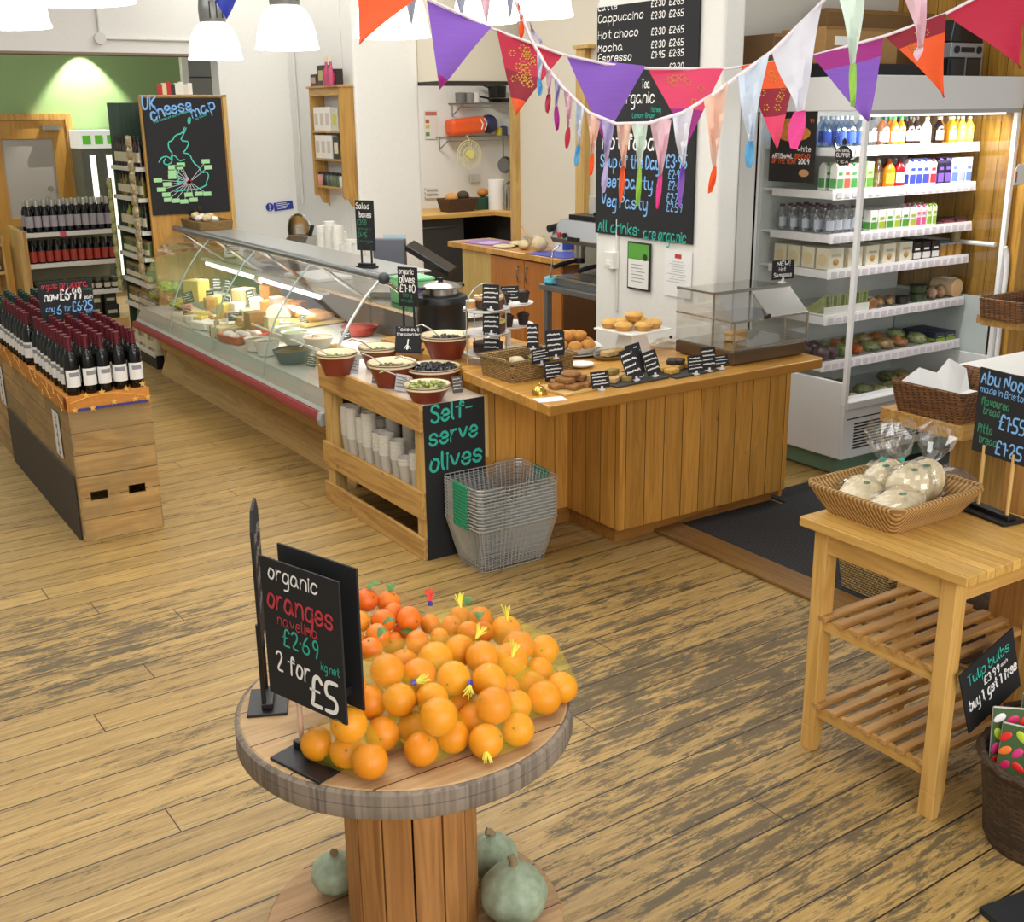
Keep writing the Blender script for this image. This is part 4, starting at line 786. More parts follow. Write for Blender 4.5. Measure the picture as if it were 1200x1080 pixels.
# brass bell and paper
s = thing('counter_bell', 'small brass counter bell at the worktop corner', 'bell', (*PZ(632, 462, .905).xy, .905)); BRASS = PM('#c9a850', .25, 1, name='brass')
part('dome', M().lathe([(.034, .004), (.035, .012), (.028, .03), (.014, .04), (0, .042)], 24), BRASS, s, smooth=True); part('base', M().lathe([(0, 0), (.038, 0), (.038, .005), (0, .006)], 24), BRASS, s); part('plunger', M().lathe([(.004, .04), (.004, .05), (.007, .052), (.006, .058), (0, .059)], 10), BRASS, s, smooth=True)
p = PZ(645, 468, .905); solo('paper_note', 'white paper note lying at the front corner of the worktop', 'paper', M().bx(-.07, .07, -.04, .04, 0, .001), PM('#eeece8', .7), (p.x, p.y, .9055), -.25)
# cookies on board
BRW = PM('#8f602e', .8, var=.35, name='brown_bake'); p = PZ(672, 455, .905); bx_, by_ = p.x, p.y
solo('cake_board', 'thin wooden board under the brown cookies near the bell', 'board', M().bx(-.14, .15, -.10, .12, 0, .012), W['pale_x'], (bx_, by_, .9055), .1, bev=.002)
for n, (x, y, z, lab) in enumerate([(-.09, .0, .0, 'bell side'), (-.03, -.05, .0, 'front'), (.04, -.04, 0, 'front beside the dark card'), (.10, .01, 0, 'slate side'), (-.05, .06, 0, 'basket side'), (.03, .06, 0, 'back'), (-.05, .0, .024, 'second layer nearest the bell'), (.03, .01, .024, 'second layer'), (.0, .02, .048, 'very top of the pile')]):
    solo('flapjack' if z < .04 else 'cookie', 'brown %s on the little board, %s' % ('flapjack' if z < .04 else 'round cookie', lab), 'bake', M().bx(-.042, .042, -.03, .03, 0, .023) if z < .04 else M().lathe([(0, 0), (.045, 0), (.05, .01), (.04, .02), (0, .022)], 20), BRW, (bx_+x, by_+y, .9178+z), .3*n, 'brown bakes on the board', smooth=z > .04, bev=.006 if z < .04 else 0)
card('dark slate card leaning on the front of the brown bakes', bx_+.08, by_-.115, .906, -.1, .10, .08, -.3); card('black card behind the pile of brown bakes', bx_-.01, by_+.14, .906, -.15, .10, .09, -.2)
# slates with slices
SLATE = PM('#34322f', .75, var=.15, name='slate'); OAT = PM('#c2a068', .8, var=.2, name='pale_bake')
def slate(label, px, py, w_, d_, rz): p = PZ(px, py, .905); solo('slate', label, 'slate', M().bx(-w_/2, w_/2, -d_/2, d_/2, 0, .008), SLATE, (p.x, p.y, .9055), rz, 'slate serving boards', bev=.002); return p
def bake(label, p, x, y, z, sx_, sy_, sz_, rz, m_, seed=0): solo('traybake_slice', label, 'slice', M().bx(-sx_/2, sx_/2, -sy_/2, sy_/2, 0, sz_), m_, (p.x+x, p.y+y, .914+z), rz, 'traybake slices on the slates', bev=.006)
p = slate('black slate in the middle of the counter front with oat slices and cards', 735, 444, .34, .24, .05)
for n, (x, y, z) in enumerate([(-.12, .03, 0), (-.05, .0, 0), (-.09, .01, .026), (-.12, -.04, 0), (-.04, -.05, 0)]): bake('pale oat slice on the middle slate, %s from the bakes board' % ORD[n], p, x, y, z, .075, .05, .025, .2*n, OAT if n % 2 else PM('#8c7434', .7, var=.3))
card('tall black card with large writing on the middle slate', p.x-.01, p.y-.085, .914, -.15, .085, .15, -.3, roll=-.25); card('tall black card leaning beside another on the middle slate', p.x+.12, p.y-.07, .914, -.1, .08, .12, -.25, roll=-.2); card('plain black card standing behind two others on the middle slate', p.x+.06, p.y-.03, .914, -.1, .07, .13, -.2, text=['.'], roll=-.22)
p2 = slate('black slate by the glass case with yellow slices', 800, 435, .30, .22, .05)
YEL = PM('#c79a48', .7, var=.2)
for n, (x, y, z, m_) in enumerate([(-.10, .03, 0, YEL), (-.10, -.03, 0, YEL), (-.02, .02, 0, YEL), (.06, .03, 0, YEL), (.0, .03, .026, CHO), (-.03, .05, .026, CHO)]): bake('%s slice on the slate by the glass case, %s' % ('dark chocolate' if m_ is CHO else 'yellow sponge', ORD[n]), p2, x, y, z, .07, .05, .025, .15*n, m_)
card('black card with rounded edge in front of the yellow slices', p2.x-.01, p2.y-.11, .909, -.08, .095, .085, -.15); card('tall black card crowded with white writing by the case', p2.x+.09, p2.y-.095, .909, -.1, .09, .11, -.15); card('low wide dark card nearest the glass case', p2.x+.18, p2.y-.09, .909, -.1, .10, .06, -.3); card('tall black card standing behind both slates near the white pie stand', p2.x-.15, p2.y+.17, .906, -.2, .085, .12, -.25, roll=-.2)
# pastry platter, small tray, plates
p = PZ(672, 414, .905); s = thing('platter', 'round white platter with paper holding golden scones', 'platter', (p.x, p.y, .905)); part('dish', plate(0, .16), PLATE, s, smooth=True)
part('paper', M().lathe([(0, .012), (.10, .012), (.155, .05)], 14, fn=lambda a, z: 1+.06*math.sin(a*5)), PM('#e8e6e0', .8), s); px_, py_ = p.x, p.y
SCN = PM('#bd8238', .8, var=.3, name='golden_scone')
for n in range(9):
    a = n*2*PI/6; d = .085 if n < 6 else .04; z = .034 if n < 6 else .075
    solo('scone', 'golden scone in the heap on the papered platter, %s' % (['nearest the espresso machine', 'back edge', 'back towards the cake stand', 'basket side', 'front edge', 'front beside the tray', 'upper layer at the back', 'upper layer towards the basket', 'top of the heap'][n]), 'scone', M().ball((0, 0, .02), (.042, .038, .03), 12, 8, lambda q: 1+.18*noise.noise(q*3+Vector((n*3, 0, 0)))), SCN, (px_+d*math.cos(a), py_+d*math.sin(a), .905+z), n, 'scones on the platter', smooth=True)
p = PZ(715, 418, .905); solo('serving_tray', 'small oval metal tray of slices between platter and pie stand', 'tray', M().lathe([(0, 0), (.13, 0), (.15, .02), (.152, .022), (.13, .006), (0, .006)], 32, sx=1, sy=.6), STEEL, (p.x+.02, p.y-.01, .9055), .3, smooth=True)
for n, (x, y) in enumerate([(-.05, .04), (.0, .05), (.05, .06)]): bake('pale slice on the oval metal tray, %s from the scones' % ORD[n], p, x+.02, y-.05, 0, .05, .06, .028, .3, OAT)
p = PZ(680, 432, .905); solo('saucer', 'empty white saucer behind the brown bakes', 'saucer', plate(0, .07), PLATE, (p.x+.03, p.y+.04, .9055), smooth=True)
p = PZ(783, 405, .905); s = thing('glass_cloche', 'low glass dish with a lid at the back of the counter beside the pie stand', 'dish', (p.x, p.y-.02, .9055)); part('dish', M().lathe([(0, 0), (.10, 0), (.115, .012), (.10, .008), (0, .008)], 28), GLASS2, s, smooth=True); part('lid', M().lathe([(.10, .012), (.085, .035), (.04, .045), (0, .046)], 28), GLASS2, s, smooth=True); part('knob', M().ball((0, 0, .052), .009, 10, 7), BLACK, s, smooth=True)
# pies on the white pedestal
q = Vector((3.90, 4.80, .905)); s = thing('pie_stand', 'square white pedestal stand carrying golden pies', 'pie stand', q, .1)
part('pedestal', M().hexa([(-.075, -.075, 0), (.075, -.075, 0), (.075, .075, 0), (-.075, .075, 0), (-.05, -.05, .125), (.05, -.05, .125), (.05, .05, .125), (-.05, .05, .125)]), PLATE, s, bev=.006); part('plate', M().bx(-.15, .15, -.15, .15, .125, .135), PLATE, s, bev=.003)
PIE = PM('#d0a050', .6, var=.2, name='pie_crust')
for n, (x, y, z, lab) in enumerate([(-.095, .08, 0, 'back corner nearest the espresso machine'), (-.09, -.03, 0, 'corner towards the scones'), (.0, -.09, 0, 'front corner'), (.095, -.06, 0, 'corner nearest the glass case'), (.09, .06, 0, 'back corner by the column'), (-.02, .06, .0, 'middle of the bottom layer'), (-.0, -.01, .045, 'on top of the others')]):
    o = thing('pie', 'golden round pie on the white pedestal, %s' % lab, 'pie', (q.x+x*.98, q.y+y, .905+.136+z), 0, 'pies on the pedestal'); part('crust_base', M().lathe([(0, 0), (.038, 0), (.048, .022)], 22), PM('#c08a3c', .6), o, smooth=True); part('lid_crust', M().lathe([(.048, .022), (.052, .026), (.046, .036), (.03, .044), (0, .047)], 22, fn=lambda a, z_: 1+.02*math.sin(a*11)), PIE, o, smooth=True)
# heated glass case
gc = thing('display_case', 'glass heated display case with a steel base at the fridge end of the counter', 'display case', (4.08, 4.20, .905))
wX, dY = .53, .45
part('base', M().bx(0, wX, 0, dY, .008, .072).bx(.02, wX-.02, .02, dY-.02, 0, .008), PM('#6b5a44', .3, .7, name='bronze_steel'), gc, bev=.004); part('tray_floor', M().bx(.01, wX-.01, .01, dY-.01, .072, .078), STEEL, gc)
prof = [(0, .078), (0, .225), (.15, .355), (dY, .355), (dY, .078)]
part('front_pane', M().bx(0, wX, 0, .003, .078, .225), GLASS, gc); part('sloped_pane', M().hexa([(0, 0, .225), (wX*.42, 0, .225), (wX*.42, .15, .355), (0, .15, .355), (0, .0, .228), (wX*.42, 0, .228), (wX*.42, .15, .358), (0, .15, .358)]), GLASS, gc)
part('steel_flap', M().hexa([(wX*.46, 0, .225), (wX, 0, .225), (wX, .15, .355), (wX*.46, .15, .355), (wX*.46, 0, .23), (wX, 0, .23), (wX, .15, .36), (wX*.46, .15, .36)]), STEEL, gc); part('top_pane', M().bx(0, wX, .15, dY, .352, .356), GLASS, gc)
for x in (0, wX-.003): part('side_pane', M().prism(prof, x, x+.003, 'x'), GLASS, gc)
part('back_pane', M().bx(0, wX, dY-.004, dY, .078, .352), GLASS2, gc); part('shelf', M().bx(.01, wX-.01, .10, dY-.02, .20, .204), GLASS2, gc)
fr = M().bx(-.004, wX+.004, -.004, .008, .222, .234).bx(-.004, wX+.004, .142, .156, .350, .366).bx(-.004, .008, .0, dY, .222, .230).bx(-.004, .008, .15, dY, .35, .362)
for y in (0, .16): fr.bx(-.003, .005, y-.003, y+.006, .075, .225 if y == 0 else .355).bx(wX-.005, wX+.003, y-.003, y+.006, .075, .225 if y == 0 else .355)
fr.bx(wX*.44-.012, wX*.44+.012, .0, .006, .23, .236).bx(.0, wX, -.006, .002, .078, .088); part('frame', fr, STEEL, gc, bev=.001); part('knob', M().cyl((wX*.40, -.03, .245), (wX*.40, .0, .235), .012, 12), BLACK, gc, smooth=True)
solo('foil_parcel', 'brown paper parcel inside the heated glass case', 'parcel', M().bx(-.06, .06, -.04, .04, 0, .05), PM('#b08a50', .7, var=.2), (4.30, 4.42, .984), .3, bev=.01)
s = board('chalkboard_sign', 'small black hot samosas sign on top of the glass case', 'sign', (*PY(917, 328, 4.42).xy, .905+.357), -.12, .15, .105, [('NEW!', .03, .075, .024, .095, CW, .16), ('Hot', .045, .045, .022, .05, CW, .14), ('Samosas', .012, .015, .022, .125, CW, .14)], z0=.02, t=.003); part('clip', M().bx(-.016, .016, -.012, .016, 0, .008).bx(-.006, .006, -.006, .004, .008, .03), CLIPM, s)
# ================================================================ DELI CASE
y0, y1 = 6.04, 9.98
dc = thing('deli_counter', 'long glass-fronted cheese counter with a red bumper and pine base', 'deli counter', (0, 0, 0))
PB = wood('deli_base_pine', '#c0a066', '#a5844a', 'y', knots=.35, rough=.55)
part('lower_board', M().prism([(2.775, 0), (2.80, 0), (2.87, .19), (2.845, .195)], y0, y1, 'y'), PB, dc, bev=.004); part('upper_board', M().prism([(2.80, .225), (2.82, .225), (2.80, .405), (2.78, .405)], y0, y1, 'y'), PB, dc, bev=.003)
part('plinth', M().bx(2.86, 3.5, y0+.01, y1-.01, .0, .5), PM('#3a2a1a', .7), dc)
part('bumper', M().prism([(2.585, .43), (2.575, .44), (2.572, .465), (2.585, .49), (2.66, .495), (2.66, .425)], y0+.02, y1, 'y'), PM('#8e2a2e', .4, name='red_bumper'), dc, smooth=False); part('bumper_cap', M().prism([(2.57, .42), (2.56, .46), (2.575, .50), (2.67, .50), (2.67, .42)], y0-.02, y0+.03, 'y'), PM('#a5a8aa', .4), dc, bev=.006)
part('front_fascia', M().prism([(2.60, .495), (2.66, .60), (2.68, .60), (2.64, .495)], y0+.02, y1-.02, 'y'), PM('#b9bcb6', .35, .2), dc)
part('deck', M().bx(2.66, 3.06, y0+.03, y1-.03, .585, .605).bx(3.05, 3.48, y0+.03, y1-.03, .70, .72).bx(3.05, 3.06, y0+.03, y1-.03, .605, .70), PM('#c5c4bc', .35, .3, name='deck_steel'), dc)
part('rear_wall', M().bx(3.48, 3.50, y0+.03, y1-.03, .5, .93), PM('#2c2a26', .5), dc)
GP = [(2.61, .50), (2.625, .60), (2.66, .74), (2.72, .88), (2.80, 1.01), (2.90, 1.14), (3.0, 1.235)]
ys = [y0+.02, y0+1.0, y0+2.0, y0+3.0, y1-.02]
for a, b_ in zip(ys, ys[1:]): part('glass_panel', M().grid([[(x, y, z) for x, z in GP] for y in (a+.004, b_-.004)]), GLASS, dc, smooth=True)
for y in ys[1:-1]: part('glass_edge', M().tube([(x+.004, y, z) for x, z in GP], .006, 6), PM('#9fb0a8', .2), dc, smooth=True)
for y in (y0+.01, y1-.01):
    part('end_glass', M().prism([(x, z) for x, z in GP]+[(3.30, 1.2), (3.48, .93), (3.48, .50)], y-.004, y+.004, 'y'), GLASS, dc)
part('end_edge', M().tube([(x, y0+.005, z) for x, z in GP], .009, 7), PM('#d5dcd8', .15, .3), dc, smooth=True)
part('top_rail', M().cyl((3.02, y0-.01, 1.252), (3.02, y1, 1.252), .026, 14), PM('#7f8184', .35, .5), dc, smooth=True); part('rail_cap', M().ball((3.02, y0-.02, 1.25), (.036, .03, .036), 14, 10), PM('#3a3d42', .4), dc, smooth=True)
part('top_shelf', M().bx(3.03, 3.36, y0+.02, y1, 1.256, 1.266), PM('#a9abaa', .3, .4), dc)
for y in ys[:-1]+[y1-.05]: part('strut', M().tube([(3.03, y, 1.24), (3.42, y, .95)], .013, 8), STEEL, dc, smooth=True)
part('lamp_tube', M().cyl((3.12, 7.2, .99), (3.12, 9.5, .99), .02, 10), PM('#ffffff', .4, 0, 1.6, name='lit_tube'), dc, smooth=True); part('lamp_holder', M().bx(3.10, 3.15, 7.1, 9.6, 1.01, 1.03).cyl((3.12, 8.28, .985), (3.12, 8.36, .985), .028, 10), PM('#d8d8d4', .4), dc)
part('front_bar', M().cyl((2.80, 6.50, .762), (2.80, 8.14, .774), .008, 8), PM('#f0efe8', .3), dc, smooth=True)
part('rear_worktop', M().bx(3.42, 3.84, y0+.01, y1, .925, .95), STEEL, dc, bev=.002); part('rear_cabinet', M().bx(3.50, 3.80, y0+.02, y1-.02, 0, .925), PM('#c9c9c4', .5), dc)
dl = area('deli_lamp_light', (3.10, 8.1, .965), (.08, 3.4), 20, (1, .98, .92)); 
# counter along the back wall behind the cheese counter
rc = thing('rear_counter', 'white worktop along the wall behind the cheese counter holding slicer and cups', 'counter', (0, 0, 0)); part('worktop', M().bx(3.92, 4.49, 8.5, 10.75, .925, .95), PM('#dcdad2', .4), rc); part('cabinet', M().bx(3.96, 4.49, 8.52, 10.75, 0, .925), PM('#dcdad4', .6), rc)
# ---- food inside the case
def deck(px, py):
    p = PZ(px, py, .607)
    if p.x > 3.03: p = PZ(px, py, .722)
    if 2.93 < p.x < 3.05: p.x = 2.93
    elif 3.05 <= p.x < 3.17: p.x = 3.17
    p.x = min(max(p.x, 2.76), 3.34); return p
FOODC = {}
def lump(name, label, cat, px, py, r, m, seed=0, rz=0, group=None, amp=.2, n=4):
    p = deck(px, py); return solo(name, label, cat, M().ball((0, 0, r[2]), r, 16, 10, lambda q: 1+amp*noise.noise(q*n+Vector((seed*3.1, 0, 0)))), m, (p.x, p.y, p.z+.004), rz, group, smooth=True)
def block(name, label, cat, px, py, s, m, rz=0, rind=None, group=None, up=0):
    p = deck(px, py); o = solo(name, label, cat, M().bx(-s[0]/2, s[0]/2, -s[1]/2, s[1]/2, 0, s[2]), m, (p.x, p.y, p.z+.003+up), rz, group, bev=.008)
    if rind: part('rind', M().bx(-s[0]/2-.002, s[0]/2+.002, s[1]/2-.006, s[1]/2+.004, -.001, s[2]+.002), rind, o)
    return o
CHY, CHP, RINDB, BRD, BRD2, LET = PM('#d9c15c', .5, var=.1), PM('#e2d3a0', .5, var=.12), PM('#a06a34', .7, var=.2), PM('#a8662e', .75, var=.3), PM('#c98f48', .7, var=.3), PM('#9fb04a', .5, var=.35)
CHW, PINK, RED = PM('#eeeae0', .5, var=.05), PM('#d9a69a', .4, var=.2), PM('#c02a22', .35)
for n, (x, y) in enumerate([(188, 352), (199, 343), (212, 362)]): lump('lettuce_garnish', 'frilly pale green lettuce at the far end of the case, %s from the far glass' % ORD[n], 'lettuce', x, y, (.09, .09, .045), LET, n, 0, 'lettuce in the case', .6, 3)
p = deck(211, 352); solo('plastic_jug', 'clear plastic jug beside the lettuce in the cheese case', 'jug', M().lathe([(0, 0), (.05, 0), (.062, .16), (.058, .16), (.047, .008), (0, .008)], 20), GLASS2, (p.x, p.y, p.z+.004), smooth=True)
for n, (x, y, s, m, rz, lab, up) in enumerate([(236, 352, (.14, .16, .17), CHY, .5, 'tall yellow cheese block at the back of the case, far end', 0), (252, 360, (.10, .10, .09), CHY, .9, 'yellow cheese wedge right behind the tall block', 0), (231, 375, (.12, .10, .07), CHY, .3, 'soft yellow cheese wedge at the front of the far pane', 0), (266, 395, (.15, .13, .08), CHP, .2, 'large pale cheese slab with an orange tag', 0), (284, 393, (.16, .14, .07), CHP, .4, 'large pale cheese slab behind the red tray', 0), (240, 385, (.15, .18, .06), CHW, .3, 'flat white cheese at the front of the far end', 0), (255, 388, (.13, .11, .06), CHW, .3, 'white cheese slab next to the orange tag', 0), (278, 358, (.16, .12, .13), CHP, .4, 'tall creamy cheese at the back under the divider rod', 0), (296, 372, (.12, .10, .05), PINK, .4, 'flat pink-wrapped cheese in front of the tall creamy one', 0), (305, 362, (.12, .12, .09), CHW, .2, 'white wrapped cheese with red lettering tape at the back', 0)]):
    block('cheese', lab, 'cheese', x-(8 if y > 390 else 0), y, s, m, rz, RINDB if m is CHP else None, 'cheeses in the case', up)
for n, (x, y) in enumerate([(205, 378), (216, 380), (226, 384), (221, 372), (244, 372), (258, 378), (268, 384), (262, 372), (272, 372), (284, 382), (290, 376), (282, 370), (274, 364), (262, 358), (246, 362), (318, 388), (326, 382), (336, 384), (352, 390), (308, 392)]):
    w_ = .07+.02*(n % 3); block('cheese', 'small wrapped cheese piece in the packed cheese case, %s counting from the far end' % ORD[n], 'cheese', x, y, (w_, .075, .045+.02*(n % 4)), [CHP, CHW, CHY, PINK, BRD2][n % 5], .35*(n % 5), None, 'small cheeses in the case')
p = deck(322, 372); solo('half_cheese', 'half cheese wheel with a cut white face standing mid-case', 'cheese', M().prism([(.10*math.cos(a), .10*math.sin(a)+.0) for a in [PI*i/16 for i in range(17)]], -.05, .05, 'y'), PM('#e6c9b8', .5, var=.1), (p.x, p.y, p.z+.004), -.6, bev=.008)
p = deck(315, 378); block('pate_slab', 'tall pink pate slab beside the half wheel', 'pate', 317, 372, (.10, .08, .15), PM('#c79a8e', .5, var=.2), .1)
for n, (x, y, s, lab, up) in enumerate([(300, 385, (.13, .12, .12), 'brown bread block mid-case, nearest the glass', 0), (300, 378, (.12, .11, .06), 'bread slab just behind the nearest brown block', 0), (319, 362, (.13, .12, .19), 'tallest brown bread stack at the back of the case', 0), (333, 370, (.12, .12, .12), 'golden loaf block beside the tall bread stack', 0), (350, 370, (.12, .11, .11), 'loaf block at the back next to the baguettes', 0), (308, 368, (.10, .10, .10), 'small loaf block behind the pink slab', 0)]): block('bread_block', lab, 'bread', x, y, s, BRD if n % 2 == 0 else BRD2, .15*n, None, 'bread blocks in the case', up)
p = deck(368, 378); solo('bread_board', 'wooden board carrying baguettes in the glass case', 'board', M().bx(-.17, .17, -.15, .15, 0, .02), W['pale_x'], (p.x, p.y, p.z+.004), .15, bev=.003)
for n in range(4): solo('baguette', 'short baguette on the board in the case, %s from the far end' % ORD[n], 'baguette', M().ball((0, 0, .03), (.13, .028, .03), 16, 9, lambda q: 1+.05*math.sin(q.x*22)), BRD2, (p.x+.01, p.y+.10-.062*n, p.z+.025), .2, 'baguettes in the case', smooth=True)
p = deck(294, 398); p.x = 2.835; p.z = .607; tr = solo('red_tray', 'red plastic tray of white cheeses in the case', 'tray', tray_basket(M(), -.15, .15, -.12, .12, .05, .012, .008), RED, (p.x, p.y, p.z+.004), .25, smooth=True)
for n in range(6): solo('white_cheese', 'small white cheese in the red tray, %s counting from its far corner' % ORD[n], 'cheese', M().ball((0, 0, .03), (.045, .04, .028), 14, 8), CHW, (p.x-.10+.085*(n % 3), p.y+.05-.10*(n//3), p.z+.018), .3*n, 'white cheeses in the red tray', smooth=True)
def dish(label, px, py, r, h, col, fill, seed=0, sx=1):
    p = deck(px, py); d = thing('serving_bowl', label, 'bowl', (p.x, p.y, p.z+.004), .3, 'bowls in the deli case')
    part('bowl_body', M().lathe([(0, 0), (r*.7, 0), (r, h), (r*.95, h), (r*.68, .012), (0, .012)], 28, sx=sx), col, d, smooth=True)
    part('filling', M().lathe([(0, h*.98), (r*.4, h*.95), (r*.9, h*.85), (r*.8, h*.7)], 20, sx=sx, fn=lambda a, z: 1+.06*math.sin(a*7+z*300)), fill, d)
    return d
SAL, NUT = PM('#8a6a3c', .6, var=.5), PM('#7c4a22', .6, var=.5)
dish('white bowl of brown salad behind another white bowl in the front of the case', 301, 411, .085, .09, PLATE, SAL); dish('white bowl of brown salad nearest the glass beside a black card', 314, 416, .09, .10, PLATE, SAL)
dish('white bowl of green salad at the middle of the case', 346, 403, .09, .08, PLATE, PM('#8d9a5a', .6, var=.4)); dish('second white bowl of green salad behind the glass bar', 338, 397, .085, .08, PLATE, PM('#97965a', .6, var=.4)); dish('blue oval dish heaped with nuts by the olive stand', 344, 424, .12, .085, PM('#2c3560', .25), NUT, sx=1.2)
dish('white dish with a lid of pale salad near the end glass', 365, 400, .08, .07, PLATE, CHW); dish('pale dish of pink salad at the end glass', 383, 406, .10, .07, PM('#d6c3b6', .4), PM('#d0a080', .6, var=.3)); dish('red-edged dish of chutney under the near end glass', 425, 392, .13, .06, PM('#9a2a20', .35), PM('#8a2a1a', .6, var=.5))
for n, (x, y) in enumerate([(386, 425), (372, 418), (395, 415)]): lump('bread_roll', 'bread roll at the near end of the case, %s from the olive stand' % ORD[n], 'bread roll', x, y, (.05, .042, .032), BRD2, n, 0, 'rolls in the case')
for n, (x, y, w_, h_) in enumerate([(236, 340, .06, .10), (255, 343, .07, .12), (266, 345, .06, .12), (222, 357, .09, .09), (247, 360, .06, .12), (263, 367, .06, .12), (283, 362, .06, .13), (276, 378, .10, .06), (210, 376, .05, .08), (298, 413, .05, .07), (352, 412, .05, .06), (370, 408, .06, .07), (390, 402, .06, .06), (330, 428, .05, .06), (364, 432, .06, .07), (350, 383, .05, .07), (358, 382, .05, .07)]):
    p = deck(x, y); card('black price card inside the cheese case, %s counting from the far end' % ORD[n], p.x, p.y, p.z+.01, -.6+.2*(n % 3), w_, h_, -.3, clip=False, roll=.25*((n % 3)-1), group='black cards in the deli case')
p = deck(247, 392); solo('orange_tag', 'orange cross-shaped tag stuck in the pale cheese', 'tag', M().bx(-.02, .02, -.002, .002, .03, .09).bx(-.045, .045, -.002, .002, .10, .115).bx(-.008, .008, -.0015, .0015, .06, .12), PM('#d9882a', .5), (p.x, p.y, p.z+.01), -.4)
# ---- things on top of and behind the case
tb = PZ(232, 271, 1.267); s = thing('cheese_basket', 'basket of wrapped packs on top of the far end of the cheese counter', 'basket', (3.19, 9.62, 1.267)); part('weave_body', tray_basket(M(), -.14, .14, -.22, .25, .07, .01, .012), SEAG, s, smooth=True)
for n in range(9): solo('wrapped_pack', '%s pack in the basket on top of the cheese counter, %s from the far side' % (['dark', 'white', 'cream'][n % 3], ORD[n]), 'pack', M().ball((0, 0, 0), (.032, .046, .028), 10, 7, lambda q: 1+.2*noise.noise(q*3+Vector((n, n, 0)))), [PM('#4a2620', .4, var=.5), PM('#e9e2d8', .3, var=.2), PM('#d6c090', .4, var=.3)][n % 3], (3.12+.07*(n % 2), 9.80-.05*n, 1.267+.065+.02*(n % 3)), n, 'wrapped packs on the cheese counter', smooth=True)
solo('dark_sausages', 'bundle of dark dried sausages at the back of the basket on the counter top', 'sausages', M().tube([(0, -.08, 0), (.02, 0, .03), (0, .10, .0)], .022, 8).tube([(.03, -.08, .02), (.05, 0, .05), (.03, .08, .02)], .02, 8), PM('#2a1512', .5, var=.3), (3.16, 9.86, 1.37), smooth=True)
c = PY(273, 286, 10.085); s = thing('paper_notice', 'white printed notice pinned low on the wooden panel below the cheese map', 'paper', (c.x, 10.083, c.z)); part('sheet', M().bx(-.09, .09, -.002, 0, -.11, .11), PM('#e6e4dd', .7), s); mb = M(); [mb.bx(-.07, .07-.02*(k % 3), -.0032, -.0024, .08-.02*k, .087-.02*k) for k in range(9)]; part('lettering', mb, PM('#555', .7) if 0 else PM('#5a5a60', .7), s)
p = PZ(285, 310, .955); solo('paper_bags', 'heap of folded brown paper bags on the rear worktop below the notice', 'bags', M().ball((0, 0, .05), (.14, .2, .06), 14, 8, lambda q: 1+.3*noise.noise(q*2.5)), PM('#b09a70', .8, var=.2), (3.63, 9.3, .972), .3)
# slicer
p = PZ(345, 300, .955); s = thing('meat_slicer', 'polished meat slicer on the worktop behind the cheese counter', 'slicer', (4.12, 9.85, .952), -1.2)
part('base', M().bx(-.22, .22, -.13, .13, 0.01, .07), STEEL, s, bev=.015); part('blade', M().cyl((0, -.02, .22), (0, .01, .22), .135, 30), CHROME, s, smooth=True); part('blade_guard', M().tube([(.145*math.cos(a), -.005, .22+.145*math.sin(a)) for a in [PI*(.1+.1*i) for i in range(16)]], .012, 8), STEEL, s, smooth=True)
part('carriage', M().hexa([(-.05, -.2, .10), (.24, -.2, .10), (.24, -.06, .10), (-.05, -.06, .10), (.05, -.2, .20), (.30, -.2, .20), (.30, -.06, .2), (.05, -.06, .2)]), STEEL, s, bev=.006); part('knob', M().cyl((.26, -.14, .2), (.3, -.14, .29), .018, 10), BLACK, s, smooth=True); part('motor_housing', M().ball((-.14, .07, .26), (.07, .06, .09), 14, 10), STEEL, s, smooth=True)
for n, (x, y, k_, rr) in enumerate([(380, 312, 22, .05), (389, 313, 26, .05), (398, 315, 24, .05), (407, 316, 10, .055), (414, 317, 14, .055), (422, 318, 12, .055), (402, 309, 16, .05)]):
    p = PZ(x, y, .951); solo('cup_tower', 'white cup tower behind the cheese counter, %s from the slicer' % ORD[n], 'cups', cups(k_, rr, .11, .0105), PM('#e4e2da', .35), (p.x, p.y, .951), group='white cup towers on the rear counter', smooth=True)
solo('cutting_board', 'white plastic cutting board on the steel top behind the cheese', 'board', M().bx(-.16, .16, -.26, .26, 0, .025), PM('#dfe0de', .4), (3.62, 8.36, .951), .1, bev=.004)
s = thing('storage_box', 'pale green plastic box behind the near end of the cheese case', 'box', (3.33, 6.78, 0)); s.location = (3.62, 6.80, .951)
part('tub', M().bx(-.10, .10, -.13, .13, 0, .16), PM('#7ecb8c', .4), s, bev=.01); part('lid', M().bx(-.105, .105, -.135, .135, .16, .18), PM('#8fdc9c', .35), s, bev=.006)
s = thing('carton', 'purple and white carton standing beside the green box', 'carton', (3.62, 6.58, .951), .1); part('box', M().bx(-.05, .05, -.045, .045, 0, .115), PM('#5d4a9a', .5), s); part('label', M().bx(-.054, -.0505, -.03, .035, .02, .09).bx(-.04, .04, -.0485, -.0455, .02, .09), CW, s)
# till scale
s = thing('till_scale', 'grey deli scale display on a pole with a black touch screen facing the staff', 'scale', (3.64, 7.12, .951), -.75)
part('pole', M().tube([(0, 0, 0), (.0, .0, .18)], .022, 10), GREYM, s, smooth=True); part('display', M().bx(-.125, .10, -.035, .035, .19, .40), PM('#55555f', .35), s, bev=.008); part('display_face', M().bx(-.115, .09, -.0385, -.0355, .20, .39), PM('#5e5f6a', .25), s)
part('screen', M().hexa([(.10, -.02, .32), (.40, -.02, .14), (.42, .12, .16), (.12, .12, .34), (.11, -.02, .36), (.41, -.02, .18), (.43, .12, .20), (.13, .12, .38)]), PM('#1b1416', .25), s, bev=.006); part('weigh_plate', M().bx(-.16, .2, -.05, .25, .0, .04), STEEL, s, bev=.006); part('tag', M().bx(-.06, .1, .02, .03, .40, .425), PM('#a9c3cc', .3), s)
